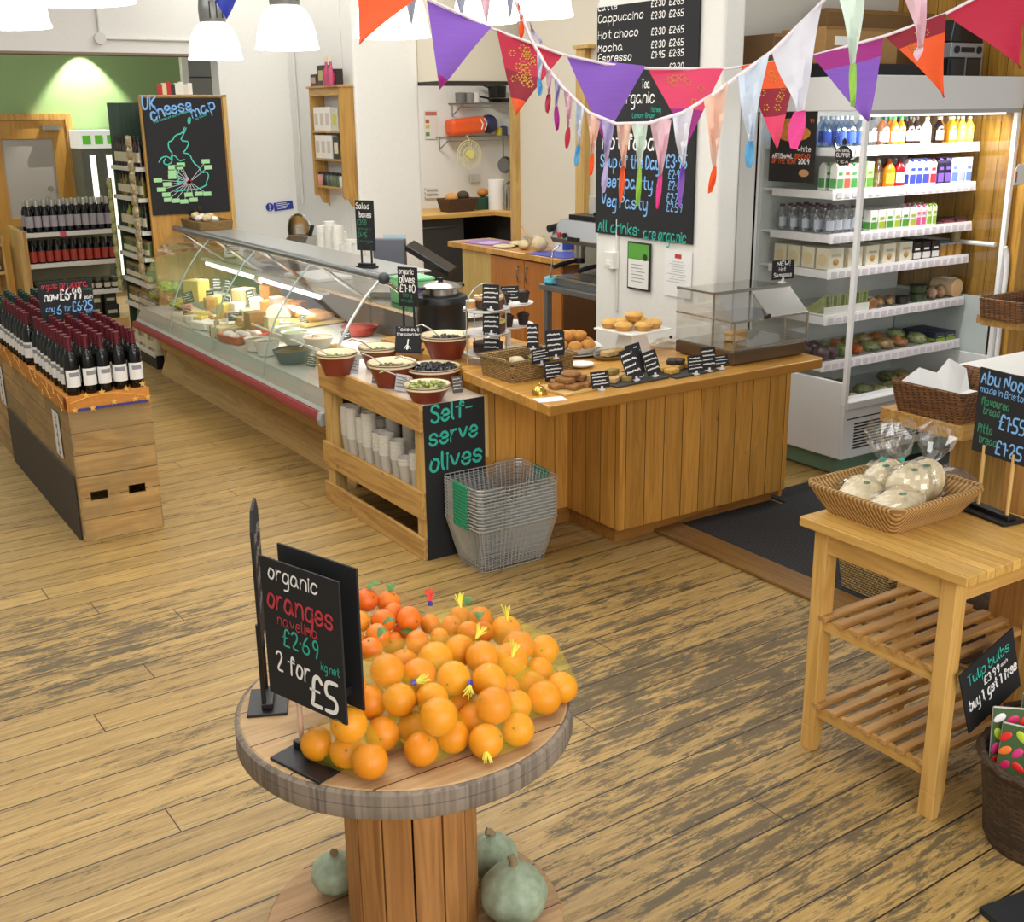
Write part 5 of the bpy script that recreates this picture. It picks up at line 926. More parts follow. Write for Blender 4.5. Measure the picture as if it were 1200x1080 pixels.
# salad boxes sign
s = board('chalkboard_sign', 'tall black salad boxes sign on two legs on top of the cheese counter', 'sign', (3.10, 6.40, 1.267), -1.05, .135, .30, [('Salad', .008, .25, .034, .10, CW, .13), ('boxes', .03, .20, .034, .09, CW, .13), ('£3·50', .012, .155, .03, .07, CK, .12), ('small', .015, .125, .014, .1, CK, .12), ('£4·95', .012, .08, .03, .07, CK, .12), ('large', .015, .05, .014, .11, CK, .12)], z0=.105, t=.006, stand=(.13, .06, .012))
# ================================================================ CHEESE MAP
wp = thing('wooden_screen', 'tall wooden end panel behind the cheese counter carrying the cheese map', 'screen', (0, 0, 0)); part('panel', M().bx(2.86, 3.60, 10.10, 10.14, 0, 2.345), wood('amber_ply', '#c08f42', '#9d6d28', 'z', knots=.2), wp, bev=.003); part('edge_trim', M().bx(3.575, 3.61, 10.085, 10.1, 0, 2.345).bx(2.86, 3.61, 10.085, 10.1, 2.335, 2.35), W['pale_z'], wp)
L_, R_, zt, zbm = 2.875, 3.56, 2.325, 1.36
wd, hh = R_-L_, zt-zbm
def q2(px, py): p = PY(px, py, 10.08); return (p.x-(L_+R_)/2, p.z-zbm)
LG, TEAL = PM('#a6dca0', .7), PM('#4fc9b4', .7); mk = {TEAL: M(), LG: M(), CR: M(), PM('#d8dce0', .7): M()}
def pix(xs): return [q2(130+a/8, 90+b/8) for a, b in xs]
ea, eb = (1, 0, 0), (0, 0, 1); yy = -.0062
for P in ([(735, 375), (720, 410), (735, 450), (748, 390), (735, 375)], [(690, 475), (670, 530), (605, 545), (575, 600), (535, 610), (545, 680), (580, 720), (560, 760), (580, 800), (570, 740), (600, 735), (640, 790), (690, 775)], [(705, 480), (680, 540), (650, 600), (740, 605), (700, 690), (670, 710), (740, 725), (770, 800), (830, 850), (850, 900), (900, 890), (920, 930), (890, 1000), (910, 1005), (830, 1050), (700, 1060), (600, 1075)], [(450, 800), (480, 750), (540, 745), (580, 800), (520, 830), (490, 800), (510, 770)], [(640, 870), (620, 920), (650, 960), (600, 985), (690, 985), (640, 1000)]):
    line(mk[TEAL], _smooth(pix(P), 1), .005, (0, yy, 0), ea, eb)
hub = q2(130+740/8, 90+985/8); wl = list(mk)[3]
for (x, y) in [(210, 196), (241, 189), (244, 196), (202, 196), (202, 202), (202, 207), (212, 193), (185, 211), (196, 216), (189, 222), (195, 228), (197, 234), (206, 235), (216, 236), (221, 228), (227, 234), (233, 227), (243, 227)]:
    a = q2(x, y); mk[LG].bx(a[0]-.036, a[0]+.036, yy-.001, yy, a[1]-.018, a[1]+.018)
    e = (hub[0]*.9+a[0]*.1, hub[1]*.9+a[1]*.1); line(mk[wl], [a, e], .0032, (0, yy+.0004, 0), ea, eb); line(mk[CR], [e, hub], .006, (0, yy-.0003, 0), ea, eb)
def put(txt, px, py, h, w_, rot=0, m=CB, sw=.2):
    a = q2(px, py); return (txt, a[0]+wd/2, a[1], h, w_, m, sw, rot)
board('cheese_map', 'large black cheese map board with a teal outline of Britain and green tags', 'map', ((L_+R_)/2, 10.088, zbm), 0, wd, hh,
 [put('UK', 167, 128, .10, .13, 0, CB, .15), put('che', 179, 142, .10, .20, .38, CB, .15), put('ese', 202, 133, .09, .19, .18, CB, .15), put('map', 226, 138, .085, .24, .36, CB, .15), put('the home of our cheeses', 180, 144.5, .018, .34, .28, TEAL, .16), put('so local', 229, 141, .018, .12, .4, TEAL, .16)], t=.01, marks=mk)
bks = [PM('#b8241c', .5), PM('#d8c9a0', .5), PM('#b8241c', .5), PM('#2a2422', .5), PM('#e2ded2', .5), PM('#e2ded2', .5), PM('#d9cfc0', .5), PM('#e6e2da', .5)]
for n, x in enumerate((188, 193, 198, 203, 208, 213, 218, 223)):
    p = PY(x, 114, 10.12); solo('book', '%s book standing on top of the cheese map panel, %s from the left' % (['red', 'cream', 'red', 'dark', 'white', 'white', 'cream', 'white'][n], ORD[n]), 'book', M().bx(-.019, .019, -.016, .018, 0, .085+.01*(n % 3)), bks[n], (p.x, 10.12, 2.351), 0, 'books on the panel top', bev=.002)
# ================================================================ WALL SHELF
sy0, sy1 = 9.395, 10.03; X0 = 4.36; s = thing('wall_shelf', 'narrow pine wall shelf with scalloped sides on the white wall', 'shelf', (0, 0, 0))
def side(yc):
    P = [(4.498, 2.42), (4.498, 1.36)]+[(4.498-.14*u, 1.36+.13*u+.018*math.sin(u*12)) for u in (.1, .3, .45, .6, .75, .9, 1.)]+[(X0, 2.42)]
    return M().prism([(x, z) for x, z in P], yc-.011, yc+.011, 'y')
for yc in (sy0+.012, sy1-.012): part('side_panel', side(yc), wood('shelf_pine', '#b98e48', '#8f652a', 'z', knots=.5) if yc < 9.5 else W['pine_z'], s, bev=.002)
for z in (2.40, 2.02, 1.78, 1.54): part('board', M().bx(X0-(.02 if z > 2.3 else -.004), 4.498, sy0-(.01 if z > 2.3 else -.02), sy1+(.01 if z > 2.3 else -.02), z, z+.018), W['pine_y'], s, bev=.002)
part('crown_rail', M().bx(X0, X0+.012, sy0+.02, sy1-.02, 2.335, 2.40), W['pine_y'], s)
def gift(label, y, z, w_, h_, face, fg=None, d=.06):
    o = solo('gift_box', label, 'box', M().bx(-d/2, d/2, -w_/2, w_/2, 0, h_), face, (X0+.04, y, z), 0, 'boxes on the wall shelf', bev=.002)
    if fg: part('picture', M().bx(-d/2-.002, -d/2, -w_*.3, w_*.3, h_*.25, h_*.75), fg, o)
DKB = PM('#33302c', .5)
z = 2.419; gift('small dark gift box at the far end of the shelf top', 9.93, z, .13, .10, DKB, PM('#c58a7a', .5)); gift('square dark gift box on the shelf top beside the pink bottles', 9.77, z, .15, .17, DKB, PM('#b9b070', .5)); gift('dark gift box behind the pink bottles on the shelf top', 9.52, z, .16, .13, PM('#2a1e1c', .5), PM('#b03a5a', .5))
for n, y in enumerate((9.62, 9.53)): o = solo('pink_bottle', 'small pink bottle on the shelf top, %s' % ('far one of two' if n == 0 else 'near one of two'), 'bottle', M().lathe([(0, 0), (.032, 0), (.034, .10), (.014, .15), (.012, .20)], 14), PM('#b8456a', .3), (X0+.0, y, z), smooth=True); part('stopper', M().lathe([(.014, .19), (.014, .235), (0, .236)], 12), PM('#d8c9b0', .5), o)
for zz, lab in ((2.039, 'top'), (1.799, 'middle')):
    for n, y in enumerate((9.92, 9.80, 9.68)): gift('white gift box with printed cutlery, %s on the %s shelf of the wall unit' % (['far one', 'second', 'third'][n], lab), y, zz, .115, .20, PM('#e8e4dc', .5), PM('#cdbfae', .6))
    gift('%s gift box, near end of the %s shelf of the wall unit' % ('yellow and grey' if lab == 'top' else 'dark brown', lab), 9.53, zz, .13, .19, PM('#c9c6b8', .5) if lab == 'top' else DKB, PM('#c8c04a', .5) if lab == 'top' else PM('#e0d0b0', .5))
for n, (y, c_) in enumerate([(9.95, '#c98a7a'), (9.85, '#2c2624'), (9.75, '#4d5a44'), (9.66, '#59634a'), (9.57, '#59634a'), (9.49, '#d8d6cc')]):
    o = solo('jar', 'small jar on the lowest shelf of the wall unit, %s from the far end' % ORD[n], 'jar', M().lathe([(0, 0), (.04, 0), (.042, .085), (.034, .095), (.034, .10)], 14), PM(c_, .3), (X0+.05, y, 1.559), group='jars on the wall shelf', smooth=True); part('lid', M().lathe([(.037, .098), (.037, .118), (0, .119)], 14), BLACK, o)
# ================================================================ SERVICE AREA BEHIND THE COUNTER
ORNG = wood('orange_laminate', '#b87434', '#a05f24', 'z', knots=0, rough=.4)
bc = thing('service_counter', 'wooden service counter with orange-brown doors and chrome handles behind the cafe counter', 'counter', (0, 0, 0))
part('worktop', M().bx(5.37, 5.84, 7.53, 9.36, .985, 1.035), WTM, bc, bev=.006); part('carcass', M().bx(5.42, 5.84, 7.56, 9.15, 0, .985), PM('#6b4522', .6), bc); part('pale_end_panel', M().bx(5.405, 5.42, 8.66, 9.15, 0, .985), wood('pale_panel', '#cdb06a', '#b5954c', 'z', knots=0), bc)
for a, b_ in ((8.12, 8.65), (7.57, 8.11)): 
    d = part('door', M().bx(5.40, 5.42, a, b_, .05, .97), ORNG, bc, bev=.003); yh = a+.06 if a > 8 else b_-.06
    part('handle', M().tube([(5.40, yh, .78), (5.375, yh, .79), (5.365, yh, .85), (5.375, yh, .91), (5.40, yh, .92)], .008, 8), CHROME, d, smooth=True)
def on(px, py): p = PZ(px, py, 1.036); p.x = min(max(p.x, 5.42), 5.78); return p
p = on(575, 275); solo('purple_sheet', 'purple plastic sheet on the service counter nearest the kitchen', 'sheet', M().bx(-.17, .17, -.24, .24, 0, .004), PM('#8a4aa0', .4), (5.60, 9.02, 1.036), .15); solo('purple_sheet', 'pale lilac sheet lying across the purple one', 'sheet', M().bx(-.12, .12, -.09, .09, 0, .003), PM('#c6a8dc', .4), (5.58, 8.92, 1.041), .5)
solo('cutting_mat', 'blue cutting mat at the espresso end of the service counter', 'mat', M().bx(-.17, .17, -.25, .25, 0, .006), PM('#4a55b8', .45), (5.56, 7.82, 1.036), .1)
DOU = PM('#ddcba0', .7, var=.12, name='bread_dough')
for n, (x, y, r, lab) in enumerate([(5.50, 8.58, (.10, .12, .012), 'rolled flat dough round on the service counter edge'), (5.68, 8.62, (.08, .13, .02), 'floury dough sheet behind the rolled log'), (5.58, 8.14, (.07, .075, .06), 'round ball of dough wrapped in cling film'), (5.55, 8.34, (.045, .12, .04), 'rolled dough log beside the wrapped ball')]): solo('dough', lab, 'dough', M().ball((0, 0, r[2]), r, 18, 10, lambda q: 1+.05*noise.noise(q*3)), DOU, (x, y, 1.036), -.4, smooth=True)
s = thing('flour_tub', 'white tub with a lid and blue label beside the espresso machine', 'tub', (5.66, 7.93, 1.036)); s.location.y = 8.0; s.location.x = 5.74; part('tub', M().lathe([(0, 0), (.085, 0), (.095, .17)], 28), PM('#e4e2da', .4), s, smooth=True); part('lid', M().lathe([(.10, .165), (.10, .20), (.09, .205), (0, .207)], 28), WHITE, s, smooth=True); part('label', label_patch(.095, .02, .14, .8), PM('#2f4aa0', .5), s)
s = solo('glass_bowl', 'clear mixing bowl with a wooden spoon on the service counter', 'bowl', M().lathe([(0, 0), (.05, 0), (.10, .09), (.095, .09), (.045, .008), (0, .008)], 24), GLASS2, (5.74, 8.46, 1.036), smooth=True); part('spoon', M().tube([(0, 0, .012), (-.03, .16, .17)], .007, 7), W['pale_z'], s)
# espresso machine on a steel table
s = thing('steel_table', 'grey steel table under the espresso machine', 'table', (0, 0, 0)); part('tabletop', M().bx(4.90, 5.50, 6.30, 7.16, .885, .925), GREYM, s, bev=.004)
for x, y in ((4.94, 7.10), (4.94, 6.36), (5.44, 7.10), (5.44, 6.36)): part('leg', M().bx(x-.022, x+.022, y-.022, y+.022, 0, .885), GREYM, s)
solo('dark_bin', 'black bin beneath the espresso machine table', 'bin', M().bx(5.0, 5.35, 6.55, 6.95, 0, .42), BLACK, bev=.01); solo('blue_cloth', 'crumpled blue cloth on the steel table by the drip tray', 'cloth', M().ball((0, 0, .03), (.05, .06, .035), 14, 9, lambda q: 1+.4*noise.noise(q*4)), PM('#5fb0c4', .8), (4.95, 7.08, .926), smooth=True)
em = thing('espresso_machine', 'silver and black espresso machine with two black portafilters', 'coffee machine', (0, 0, 0)); DK = PM('#1c1c1f', .3, .3)
part('base', M().bx(4.96, 5.46, 6.34, 7.10, .926, .975), GREYM, em, bev=.004); part('drip_tray', M().bx(4.95, 5.2, 6.36, 7.08, .975, .992), CHROME, em, bev=.002); part('drip_grille', M().bx(4.97, 5.18, 6.40, 7.04, .992, .995), DK, em)
part('back_body', M().bx(5.22, 5.46, 6.36, 7.08, .975, 1.28), STEEL, em, bev=.005)
hd = part('head', M().prism([(4.93, 1.28), (4.955, 1.245), (5.46, 1.22), (5.46, 1.40), (5.02, 1.41)], 6.32, 7.06, 'y'), GREYM, em, bev=.006); part('button_panel', M().bx(4.925, 4.94, 6.70, 6.83, 1.272, 1.302, T(ry=0)), DK, hd); part('red_button', M().bx(4.93, 4.945, 6.93, 6.965, 1.29, 1.325), PM('#b03030', .4), hd); part('gauge', M().cyl((4.95, 6.885, 1.305), (4.932, 6.885, 1.305), .02, 14), DK, hd)
part('side_bar', M().cyl((4.93, 7.075, 1.34), (5.2, 7.075, 1.38), .028, 12), DK, em, smooth=True); part('top_tray', M().bx(5.06, 5.44, 6.36, 7.0, 1.405, 1.445), DK, em, bev=.003)
for y in (6.86, 6.55):
    g = part('group_head', M().cyl((5.06, y, 1.14), (5.06, y, 1.235), .042, 16), STEEL, em, smooth=True); part('portafilter', M().cyl((5.06, y, 1.10), (5.06, y, 1.14), .04, 16).tube([(5.03, y, 1.12), (4.90, y+.02, 1.10), (4.84, y+.02, 1.085)], [.014, .018, .017], 10), DK, g, smooth=True)
part('steam_wand', M().tube([(5.0, 7.03, 1.22), (4.95, 7.05, 1.18), (4.93, 7.05, .98)], .006, 8), CHROME, em, smooth=True)
s = thing('coffee_grinder', 'coffee grinder hopper standing on the espresso machine top', 'grinder', (5.16, 6.56, 1.446)); part('base', M().bx(-.09, .09, -.10, .10, 0, .10), DK, s, bev=.01); part('hopper', M().lathe([(.05, .10), (.10, .19), (.10, .27)], 20), PM('#8f8c82', .25), s, smooth=True); part('lid', M().lathe([(.105, .27), (.105, .30), (0, .305)], 20), WHITE, s, smooth=True)
solo('coffee_tin', 'small pale tin on top of the espresso machine', 'tin', M().bx(-.03, .03, -.04, .04, 0, .13), PM('#b8b6ae', .4), (5.2, 6.86, 1.446), bev=.004); solo('tamper', 'dark tamper mat with a small white pot on the espresso machine', 'pot', M().bx(-.09, .09, -.07, .07, 0, .02).ball((.03, -.03, .045), (.03, .03, .028), 12, 8), DK, (5.22, 6.72, 1.446))
solo('black_apron', 'black apron draped over the back of the espresso machine', 'apron', M().grid([[(5.50+.02*math.sin(y*30), y, z) for y in [6.30+.05*i for i in range(16)]] for z in (1.45, 1.55)]+[[(5.50+.03*math.sin(y*30+1), y, 1.55+max(0, .30-.45*abs(y-6.38))) for y in [6.30+.05*i for i in range(16)]]]), PM('#141416', .9), smooth=True)
# ---------------------------------------------------------------- menu board
a, b_ = PX(698, 272, 4.685), PX(811, 287, 4.685); ym = (a.y+b_.y)/2; wm = a.y-b_.y; zm = (a.z+b_.z)/2; Hm = 1.4
def mq(px, py): p = PX(px, py, 4.68); return a.y-p.y, p.z-zm
def mt(t_, x0, x1, y, h, m, sw=.13, rot=0): q, e = mq(x0, y), mq(x1, y); return (t_, q[0], q[1], h, max(.03, e[0]-q[0]), m, sw)
ML = []
for y, nm, e, p1, p2 in ((13, 'Latte', 724, '£2·30', '£2·65'), (27, 'Cappuccino', 755, '£2·30', '£2·65'), (46, 'Hot choco', 749, '£2·30', '£2·65'), (61, 'Mocha', 731, '£2·30', '£2·65'), (73, 'Espresso', 741, '£1·95', '£2·35')):
    ML += [mt(nm, 701, e, y, .046, CW, .14), mt(p1, 763, 780, y-5, .036, CW, .17), mt(p2, 784, 802, y-7, .036, CW, .17)]
ML += [mt('£2·20', 784, 802, 82, .036, CW, .16), mt('Organic', 728, 768, 121, .07, CW, .13), mt('Lemon & Ginger'.replace('&', '·'), 741, 768, 138, .03, CG, .12), mt('Honey', 763, 775, 131, .03, CG, .12), mt('Tea', 752, 762, 103, .05, CW),
 mt('Hot food', 706, 768, 174, .095, CW, .14), mt('Soup of the Day', 704, 774, 195, .075, CB, .15), mt('£3·95', 780, 806, 196, .075, CB, .15), mt('Beef pasty', 705, 766, 218, .075, CB, .15), mt('£2·95', 783, 801, 209, .05, CB, .14), mt('£2·80', 783, 801, 222, .05, CB, .14), mt('Veg Pasty', 705, 760, 241, .075, CB, .15), mt('£2·75', 781, 800, 236, .05, CB, .14), mt('£2·59', 781, 800, 247, .05, CB, .14), mt('All drinks·', 701, 750, 270, .07, CG, .14), mt('are organic', 754, 805, 279, .07, CG, .14)]
board('menu_board', 'large black menu board with coffee prices and hot food on the white column', 'menu board', (4.688, ym, zm), -PI/2, wm, Hm, ML, t=.014)
c0, c1 = PX(737, 282, 4.69), PX(762, 342, 4.69); s = thing('certificate', 'framed certificate with a green heading below the menu board', 'certificate', (4.692, (c0.y+c1.y)/2, c1.z), -PI/2); wq, hq = c0.y-c1.y, c0.z-c1.z
part('frame', M().bx(-wq/2, wq/2, -.012, .0, 0, hq), PM('#20201f', .4), s, bev=.002); part('sheet', M().bx(-wq/2+.012, wq/2-.012, -.0135, -.012, .012, hq-.012), PM('#e9e9e4', .5), s); part('heading', M().bx(-wq/2+.012, wq/2-.012, -.0145, -.0134, hq*.64, hq-.012), PM('#5aa03a', .5), s)
mb = M(); [mb.bx(-wq*.3, wq*(.3-.1*(k % 2)), -.0148, -.0142, hq*(.52-.07*k), hq*(.535-.07*k)) for k in range(6)]; part('lettering', mb, PM('#8c8c8a', .7), s); part('badge', M().cyl((wq*.3, -.0145, hq*.70), (wq*.3, -.016, hq*.70), .022, 14), PM('#1d3a1a', .5), s)
c0, c1 = PX(779, 292, 4.69), PX(809, 351, 4.69); s = thing('paper_notice', 'white notice with a small red emblem on the column beside the certificate', 'paper', (4.694, (c0.y+c1.y)/2, c1.z), -PI/2); wq, hq = c0.y-c1.y, c0.z-c1.z
part('sheet', M().bx(-wq/2, wq/2, -.002, 0, 0, hq), PM('#ececea', .6), s); mb = M(); [mb.bx(-wq*(.2+.1*(k % 3)), wq*(.2+.1*(k % 2)), -.0032, -.0024, hq*(.76-.055*k), hq*(.768-.055*k)) for k in range(9)]; part('lettering', mb, PM('#8a8a8e', .7), s); part('emblem', M().bx(-.03, .03, -.0034, -.0022, hq*.84, hq*.93), PM('#b83a3a', .5), s)
# ---------------------------------------------------------------- kitchen seen through the opening
kb2 = thing('kitchen_counter', 'dark kitchen base units with a wooden worktop seen through the opening', 'counter', (0, 0, 0)); KD = PM('#3a3836', .5, name='dark_kitchen_front')
part('worktop', M().prism([(5.4, 13.25), (8.35, 13.25), (8.35, 11.2), (9.29, 11.2), (9.29, 14.29), (5.4, 14.29)], .86, .91), W['beech_x'], kb2); part('cabinet', M().prism([(5.4, 13.32), (7.9, 13.32), (7.9, 14.25), (5.4, 14.25)], 0, .86), KD, kb2); part('side_cabinet', M().prism([(8.45, 11.2), (9.25, 11.2), (9.25, 14.25), (8.45, 14.25)], 0, .86), PM('#1c1a18', .7), kb2); part('drawer_line', M().bx(5.5, 7.8, 13.31, 13.322, .74, .755).bx(6.95, 7.1, 13.30, 13.32, .70, .715), STEEL, kb2)
def wireshelf(label, x0, x1, Y, z):
    s = thing('wire_shelf', label, 'shelf', (0, 0, 0)); m_ = M()
    for y in (Y, Y-.32): m_.cyl((x0, y, z), (x1, y, z), .007, 6)
    for i in range(22): x = x0+(x1-x0)*i/21; m_.cyl((x, Y, z), (x, Y-.32, z), .003, 4)
    m_.cyl((x0, Y-.32, z-.05), (x1, Y-.32, z-.05), .006, 6); part('wire_deck', m_, GREYM, s)
    for x in (x0+.06, x1-.12): part('bracket', M().cyl((x, Y, z-.16), (x, Y-.3, z-.02), .008, 6).cyl((x, Y, z-.16), (x, Y, z), .008, 6), GREYM, s)
zu = PY(560, 121, 14.1).z; zl = PY(560, 160, 14.1).z; xa, xb = PY(533, 121, 14.1).x, PY(606, 121, 14.1).x+.5
wireshelf('upper wire shelf of pans on the kitchen wall', xa, xb, 14.28, zu); wireshelf('lower wire shelf with the orange bag on the kitchen wall', PY(518, 160, 14.1).x, xb, 14.28, zl)
def kat(px, z, y=14.1): p = PY(px, 130, y); return (p.x, y, z)
DKP = PM('#23211f', .35, .5, name='dark_pan')
s = solo('frying_pan', 'dark frying pan on the upper kitchen wire shelf', 'pan', M().lathe([(0, 0), (.14, 0), (.18, .05), (.17, .05), (.13, .008), (0, .008)], 26), DKP, kat(586, zu+.012), smooth=True); part('handle', M().cyl((-.17, 0, .05), (-.40, .02, .09), .014, 8), BLACK, s)
s = solo('saucepan', 'black pot stacked on the frying pan on the kitchen shelf', 'pot', M().lathe([(0, 0), (.12, 0), (.13, .16), (.12, .16), (.11, .01), (0, .01)], 24), DKP, kat(583, zu+.07), smooth=True); part('handle', M().cyl((-.12, 0, .13), (-.33, .0, .20), .012, 8), BLACK, s)
for n, (px, c_, r) in enumerate([(540, '#6b6a66', .07), (550, '#8a8882', .06), (558, '#dddad2', .05)]): solo('kitchen_tub', '%s container on the upper kitchen shelf, %s from its open end' % ('grey' if n < 2 else 'white', ORD[n]), 'container', M().lathe([(0, 0), (r, 0), (r*1.05, .13), (0, .135)], 16), PM(c_, .4), kat(px, zu+.01))
p = kat(546, zl+.035, 14.08); s = thing('orange_bag', 'bright orange carrier bag with a dark blue end on the lower kitchen shelf', 'bag', p); part('bag_body', M().bx(-.28, .28, -.12, .12, 0, .22).xf(T(ry=-.08)), PM('#e2571c', .45, var=.1), s, bev=.05); part('bag_end', M().ball((.36, 0, .13), (.14, .12, .13), 14, 9), PM('#26284e', .4), s, smooth=True); part('wave_print', M().tube([(.15, -.125, .20), (.2, -.125, .13), (.17, -.125, .06)], .008, 6).tube([(.22, -.125, .21), (.26, -.125, .13), (.23, -.125, .06)], .006, 6), CW, s)
for n, (px, c_, h_) in enumerate([(584, '#c9b83a', .10), (590, '#3a3c56', .12), (596, '#9a9aa0', .09)]): solo('kitchen_jar', 'small jar on the lower kitchen shelf, %s along from the notice' % ORD[n], 'jar', M().lathe([(0, 0), (.05, 0), (.05, h_), (0, h_+.01)], 14), PM(c_, .4), kat(px, zl+.01), smooth=True)
solo('white_tub', 'white plastic tub at the post end of the lower kitchen shelf', 'tub', M().hexa([(-.1, -.1, 0), (.1, -.1, 0), (.1, .1, 0), (-.1, .1, 0), (-.13, -.12, .22), (.13, -.12, .22), (.13, .12, .22), (-.13, .12, .22)]), WHITE, kat(603, zl+.01), bev=.01)
fc = PY(550, 181, 13.9); s = thing('wire_fan', 'cream wire fan hanging below the kitchen shelf', 'fan', fc); CRM = PM('#d8d29a', .5); m_ = M()
for r in (.05, .10, .16, .19): m_.tube([(r*math.cos(2*PI*i/28), -.02*(1-r*5), r*math.sin(2*PI*i/28)) for i in range(28)], .005, 5, True)
for i in range(24): a = 2*PI*i/24; m_.tube([(.04*math.cos(a), -.03, .04*math.sin(a)), (.19*math.cos(a), 0, .19*math.sin(a))], .0035, 4)
part('guard', m_, CRM, s); part('hub', M().cyl((0, -.05, 0), (0, .02, 0), .055, 18), PM('#d6d070', .5), s, smooth=True); part('hook', M().tube([(0, .1, zl-fc.z), (0, .05, .25), (0, 0, .19)], .006, 6), CRM, s)
pc = PY(590, 193, 14.15); s = thing('hanging_pan', 'steel pan hanging by its handle from the lower kitchen shelf', 'pan', pc); part('pan', M().lathe([(0, 0), (.10, 0), (.12, .05), (.115, .05), (.095, .008), (0, .008)], 24).xf(T(rx=PI/2)), GREYM, s, smooth=True); part('handle', M().cyl((0, 0, .11), (0, .0, zl-pc.z), .011, 8), GREYM, s)
def onk(px, py, y=13.6): p = PY(px, py, y); return (p.x, y, .911)
s = thing('bread_basket', 'brown wicker basket of loaves on the kitchen worktop', 'basket', onk(536, 240)); WICK = weave('brown_wicker', '#6e4526', '#4a2c16', (50, 50, 60)); part('weave_body', tray_basket(M(), -.20, .20, -.12, .12, .17, .04, .014), WICK, s, smooth=True)
for n, (x, c_, r) in enumerate([(-.085, '#d0924a', .085), (.09, '#4a3826', .085)]): solo('loaf', '%s loaf in the kitchen basket' % ('golden' if n == 0 else 'dark brown'), 'bread', M().ball((0, 0, 0), (r, .09, r*.8), 16, 10, lambda q: 1+.1*noise.noise(q*3)), PM(c_, .8, var=.25), (onk(536, 240)[0]+x, 13.6, .911+.18+.02*n), smooth=True)
solo('paper_roll', 'tall white paper roll standing on the kitchen worktop', 'paper roll', M().lathe([(0, 0), (.11, 0), (.11, .40), (.03, .40), (.03, .36), (0, .36)], 28), PM('#e4e2dc', .7), onk(582, 246, 13.5), smooth=True)
solo('green_crate', 'small dark green crate beside the kitchen bread basket', 'crate', M().bx(-.13, .13, -.1, .1, 0, .16), PM('#1f4a38', .5), onk(566, 243, 13.7), bev=.01); solo('pumpkin', 'orange gourd on the green kitchen crate', 'gourd', M().ball((0, 0, .06), (.08, .08, .06), 14, 9), PM('#b8742c', .6), (onk(566, 243, 13.7)[0], 13.7, 1.072), smooth=True)
solo('steel_urn', 'steel urn next to the wooden post on the kitchen worktop', 'urn', M().lathe([(0, 0), (.10, 0), (.10, .34), (.05, .38), (0, .385)], 24), STEEL, onk(600, 250, 13.3), smooth=True)
c = PY(505, 146, 14.29); s = thing('kitchen_notice', 'colour-banded safety notice on the kitchen wall', 'notice', (c.x, 14.285, c.z)); part('sheet', M().bx(-.10, .10, -.004, 0, -.19, .19), PM('#d8d6cc', .6), s)
for k, (z0, c_) in enumerate([(.15, '#b86a5a'), (.05, '#b85a4a'), (-.02, '#c8b84a'), (-.12, '#5a8a4a')]): part('band', M().bx(-.09, -.03 if k else .09, -.006, -.003, z0-.03, z0+.02), PM(c_, .6), s)
c = PY(556, 209, 14.29); s = thing('wall_socket', 'white wall socket above the kitchen worktop', 'socket', (c.x, 14.285, c.z)); part('plate', M().bx(-.08, .08, -.02, 0, -.055, .055), PM('#cfcdc4', .4), s, bev=.005)
solo('dish_rack', 'white wire rack on the wall at the left side of the kitchen opening', 'rack', M().join(M().bx(-.1, .1, -.02, 0, 0, .02)).bx(-.1, .1, -.02, 0, .06, .08).bx(-.1, .1, -.02, 0, .12, .14).bx(-.1, -.08, -.015, 0, 0, .14), PM('#dcdad2', .4), (PY(505, 225, 14.29).x, 14.285, PY(505, 232, 14.29).z))
# ================================================================ FAR LEFT: wine shelving, deli shelving, cooler, door
ws = thing('wine_shelving', 'white-edged shelf end unit of bottles behind the wine crates', 'shelving', (0, 0, 0)); wx0, wx1, wy = 2.21, 3.08, 12.2
for z in (1.085, .78, .475): part('shelf', M().bx(wx0, wx1, wy, wy+.42, z-.045, z-.0), PM('#dedbd2', .5, name='shelf_white'), ws, bev=.003)
part('back_panel', M().bx(wx0, wx1, wy+.42, wy+.44, 0, 1.12), PM('#8a866a', .6), ws); part('plinth', M().bx(wx0, wx1+.03, wy-.02, wy+.42, 0, .17), W['pale_x'], ws, bev=.004); part('side_panel', M().prism([(wy-.05, 0), (wy+.44, 0), (wy+.44, 1.14), (wy-.05, 1.12)], wx0-.09, wx0-.04, 'x'), W['pale_z'], ws, bev=.004); part('side_post', M().bx(wx0-.04, wx0-.0, wy-.02, wy+.05, 0, 1.11), W['pine_z'], ws)
part('price_ticket', M().bx(2.53, 2.59, wy-.006, wy-.001, 1.035, 1.09), PM('#d8506a', .5), ws)
def bot(name, label, prof, body, caps, lab, r, lz, n=14, capprof=None):
    o = solo(name, label, 'bottle', M().lathe(prof, n), body, smooth=True)
    if lab: part('label', label_patch(r+.0008, lz[0], lz[1], 1.3, 6), lab, o)
    if caps: part('cap', M().lathe(capprof, 12), caps, o, smooth=True)
    return o
DKG = PM('#120f10', .15)
k1 = Kind(bot('ale_bottle', '', [(0, 0), (.036, 0), (.037, .19), (.016, .25), (.014, .31), (0, .311)], DKG, PM('#b9b6ae', .3, .4), PM('#a8a2a8', .5), .037, (.05, .16), 14, [(.017, .25), (.016, .31), (0, .313)]))
for r in range(3):
    for c in range(11): k1.at((wx0+.06+c*.076+.02*(r % 2), wy+.06+.09*r, 1.086), .1*((c*7+r) % 5-2), 'dark silver-necked bottle on the shelving top, %s from the wooden side, %s row' % (ORD[c], ['front', 'second', 'third'][r]), 'silver-necked bottles')
k2 = Kind(bot('sauce_bottle', '', [(0, 0), (.034, 0), (.035, .13), (.02, .17), (.018, .215), (0, .216)], DKG, BLACK, PM('#a83a2c', .5), .035, (.015, .12), 14, [(.02, .17), (.02, .22), (0, .222)]))
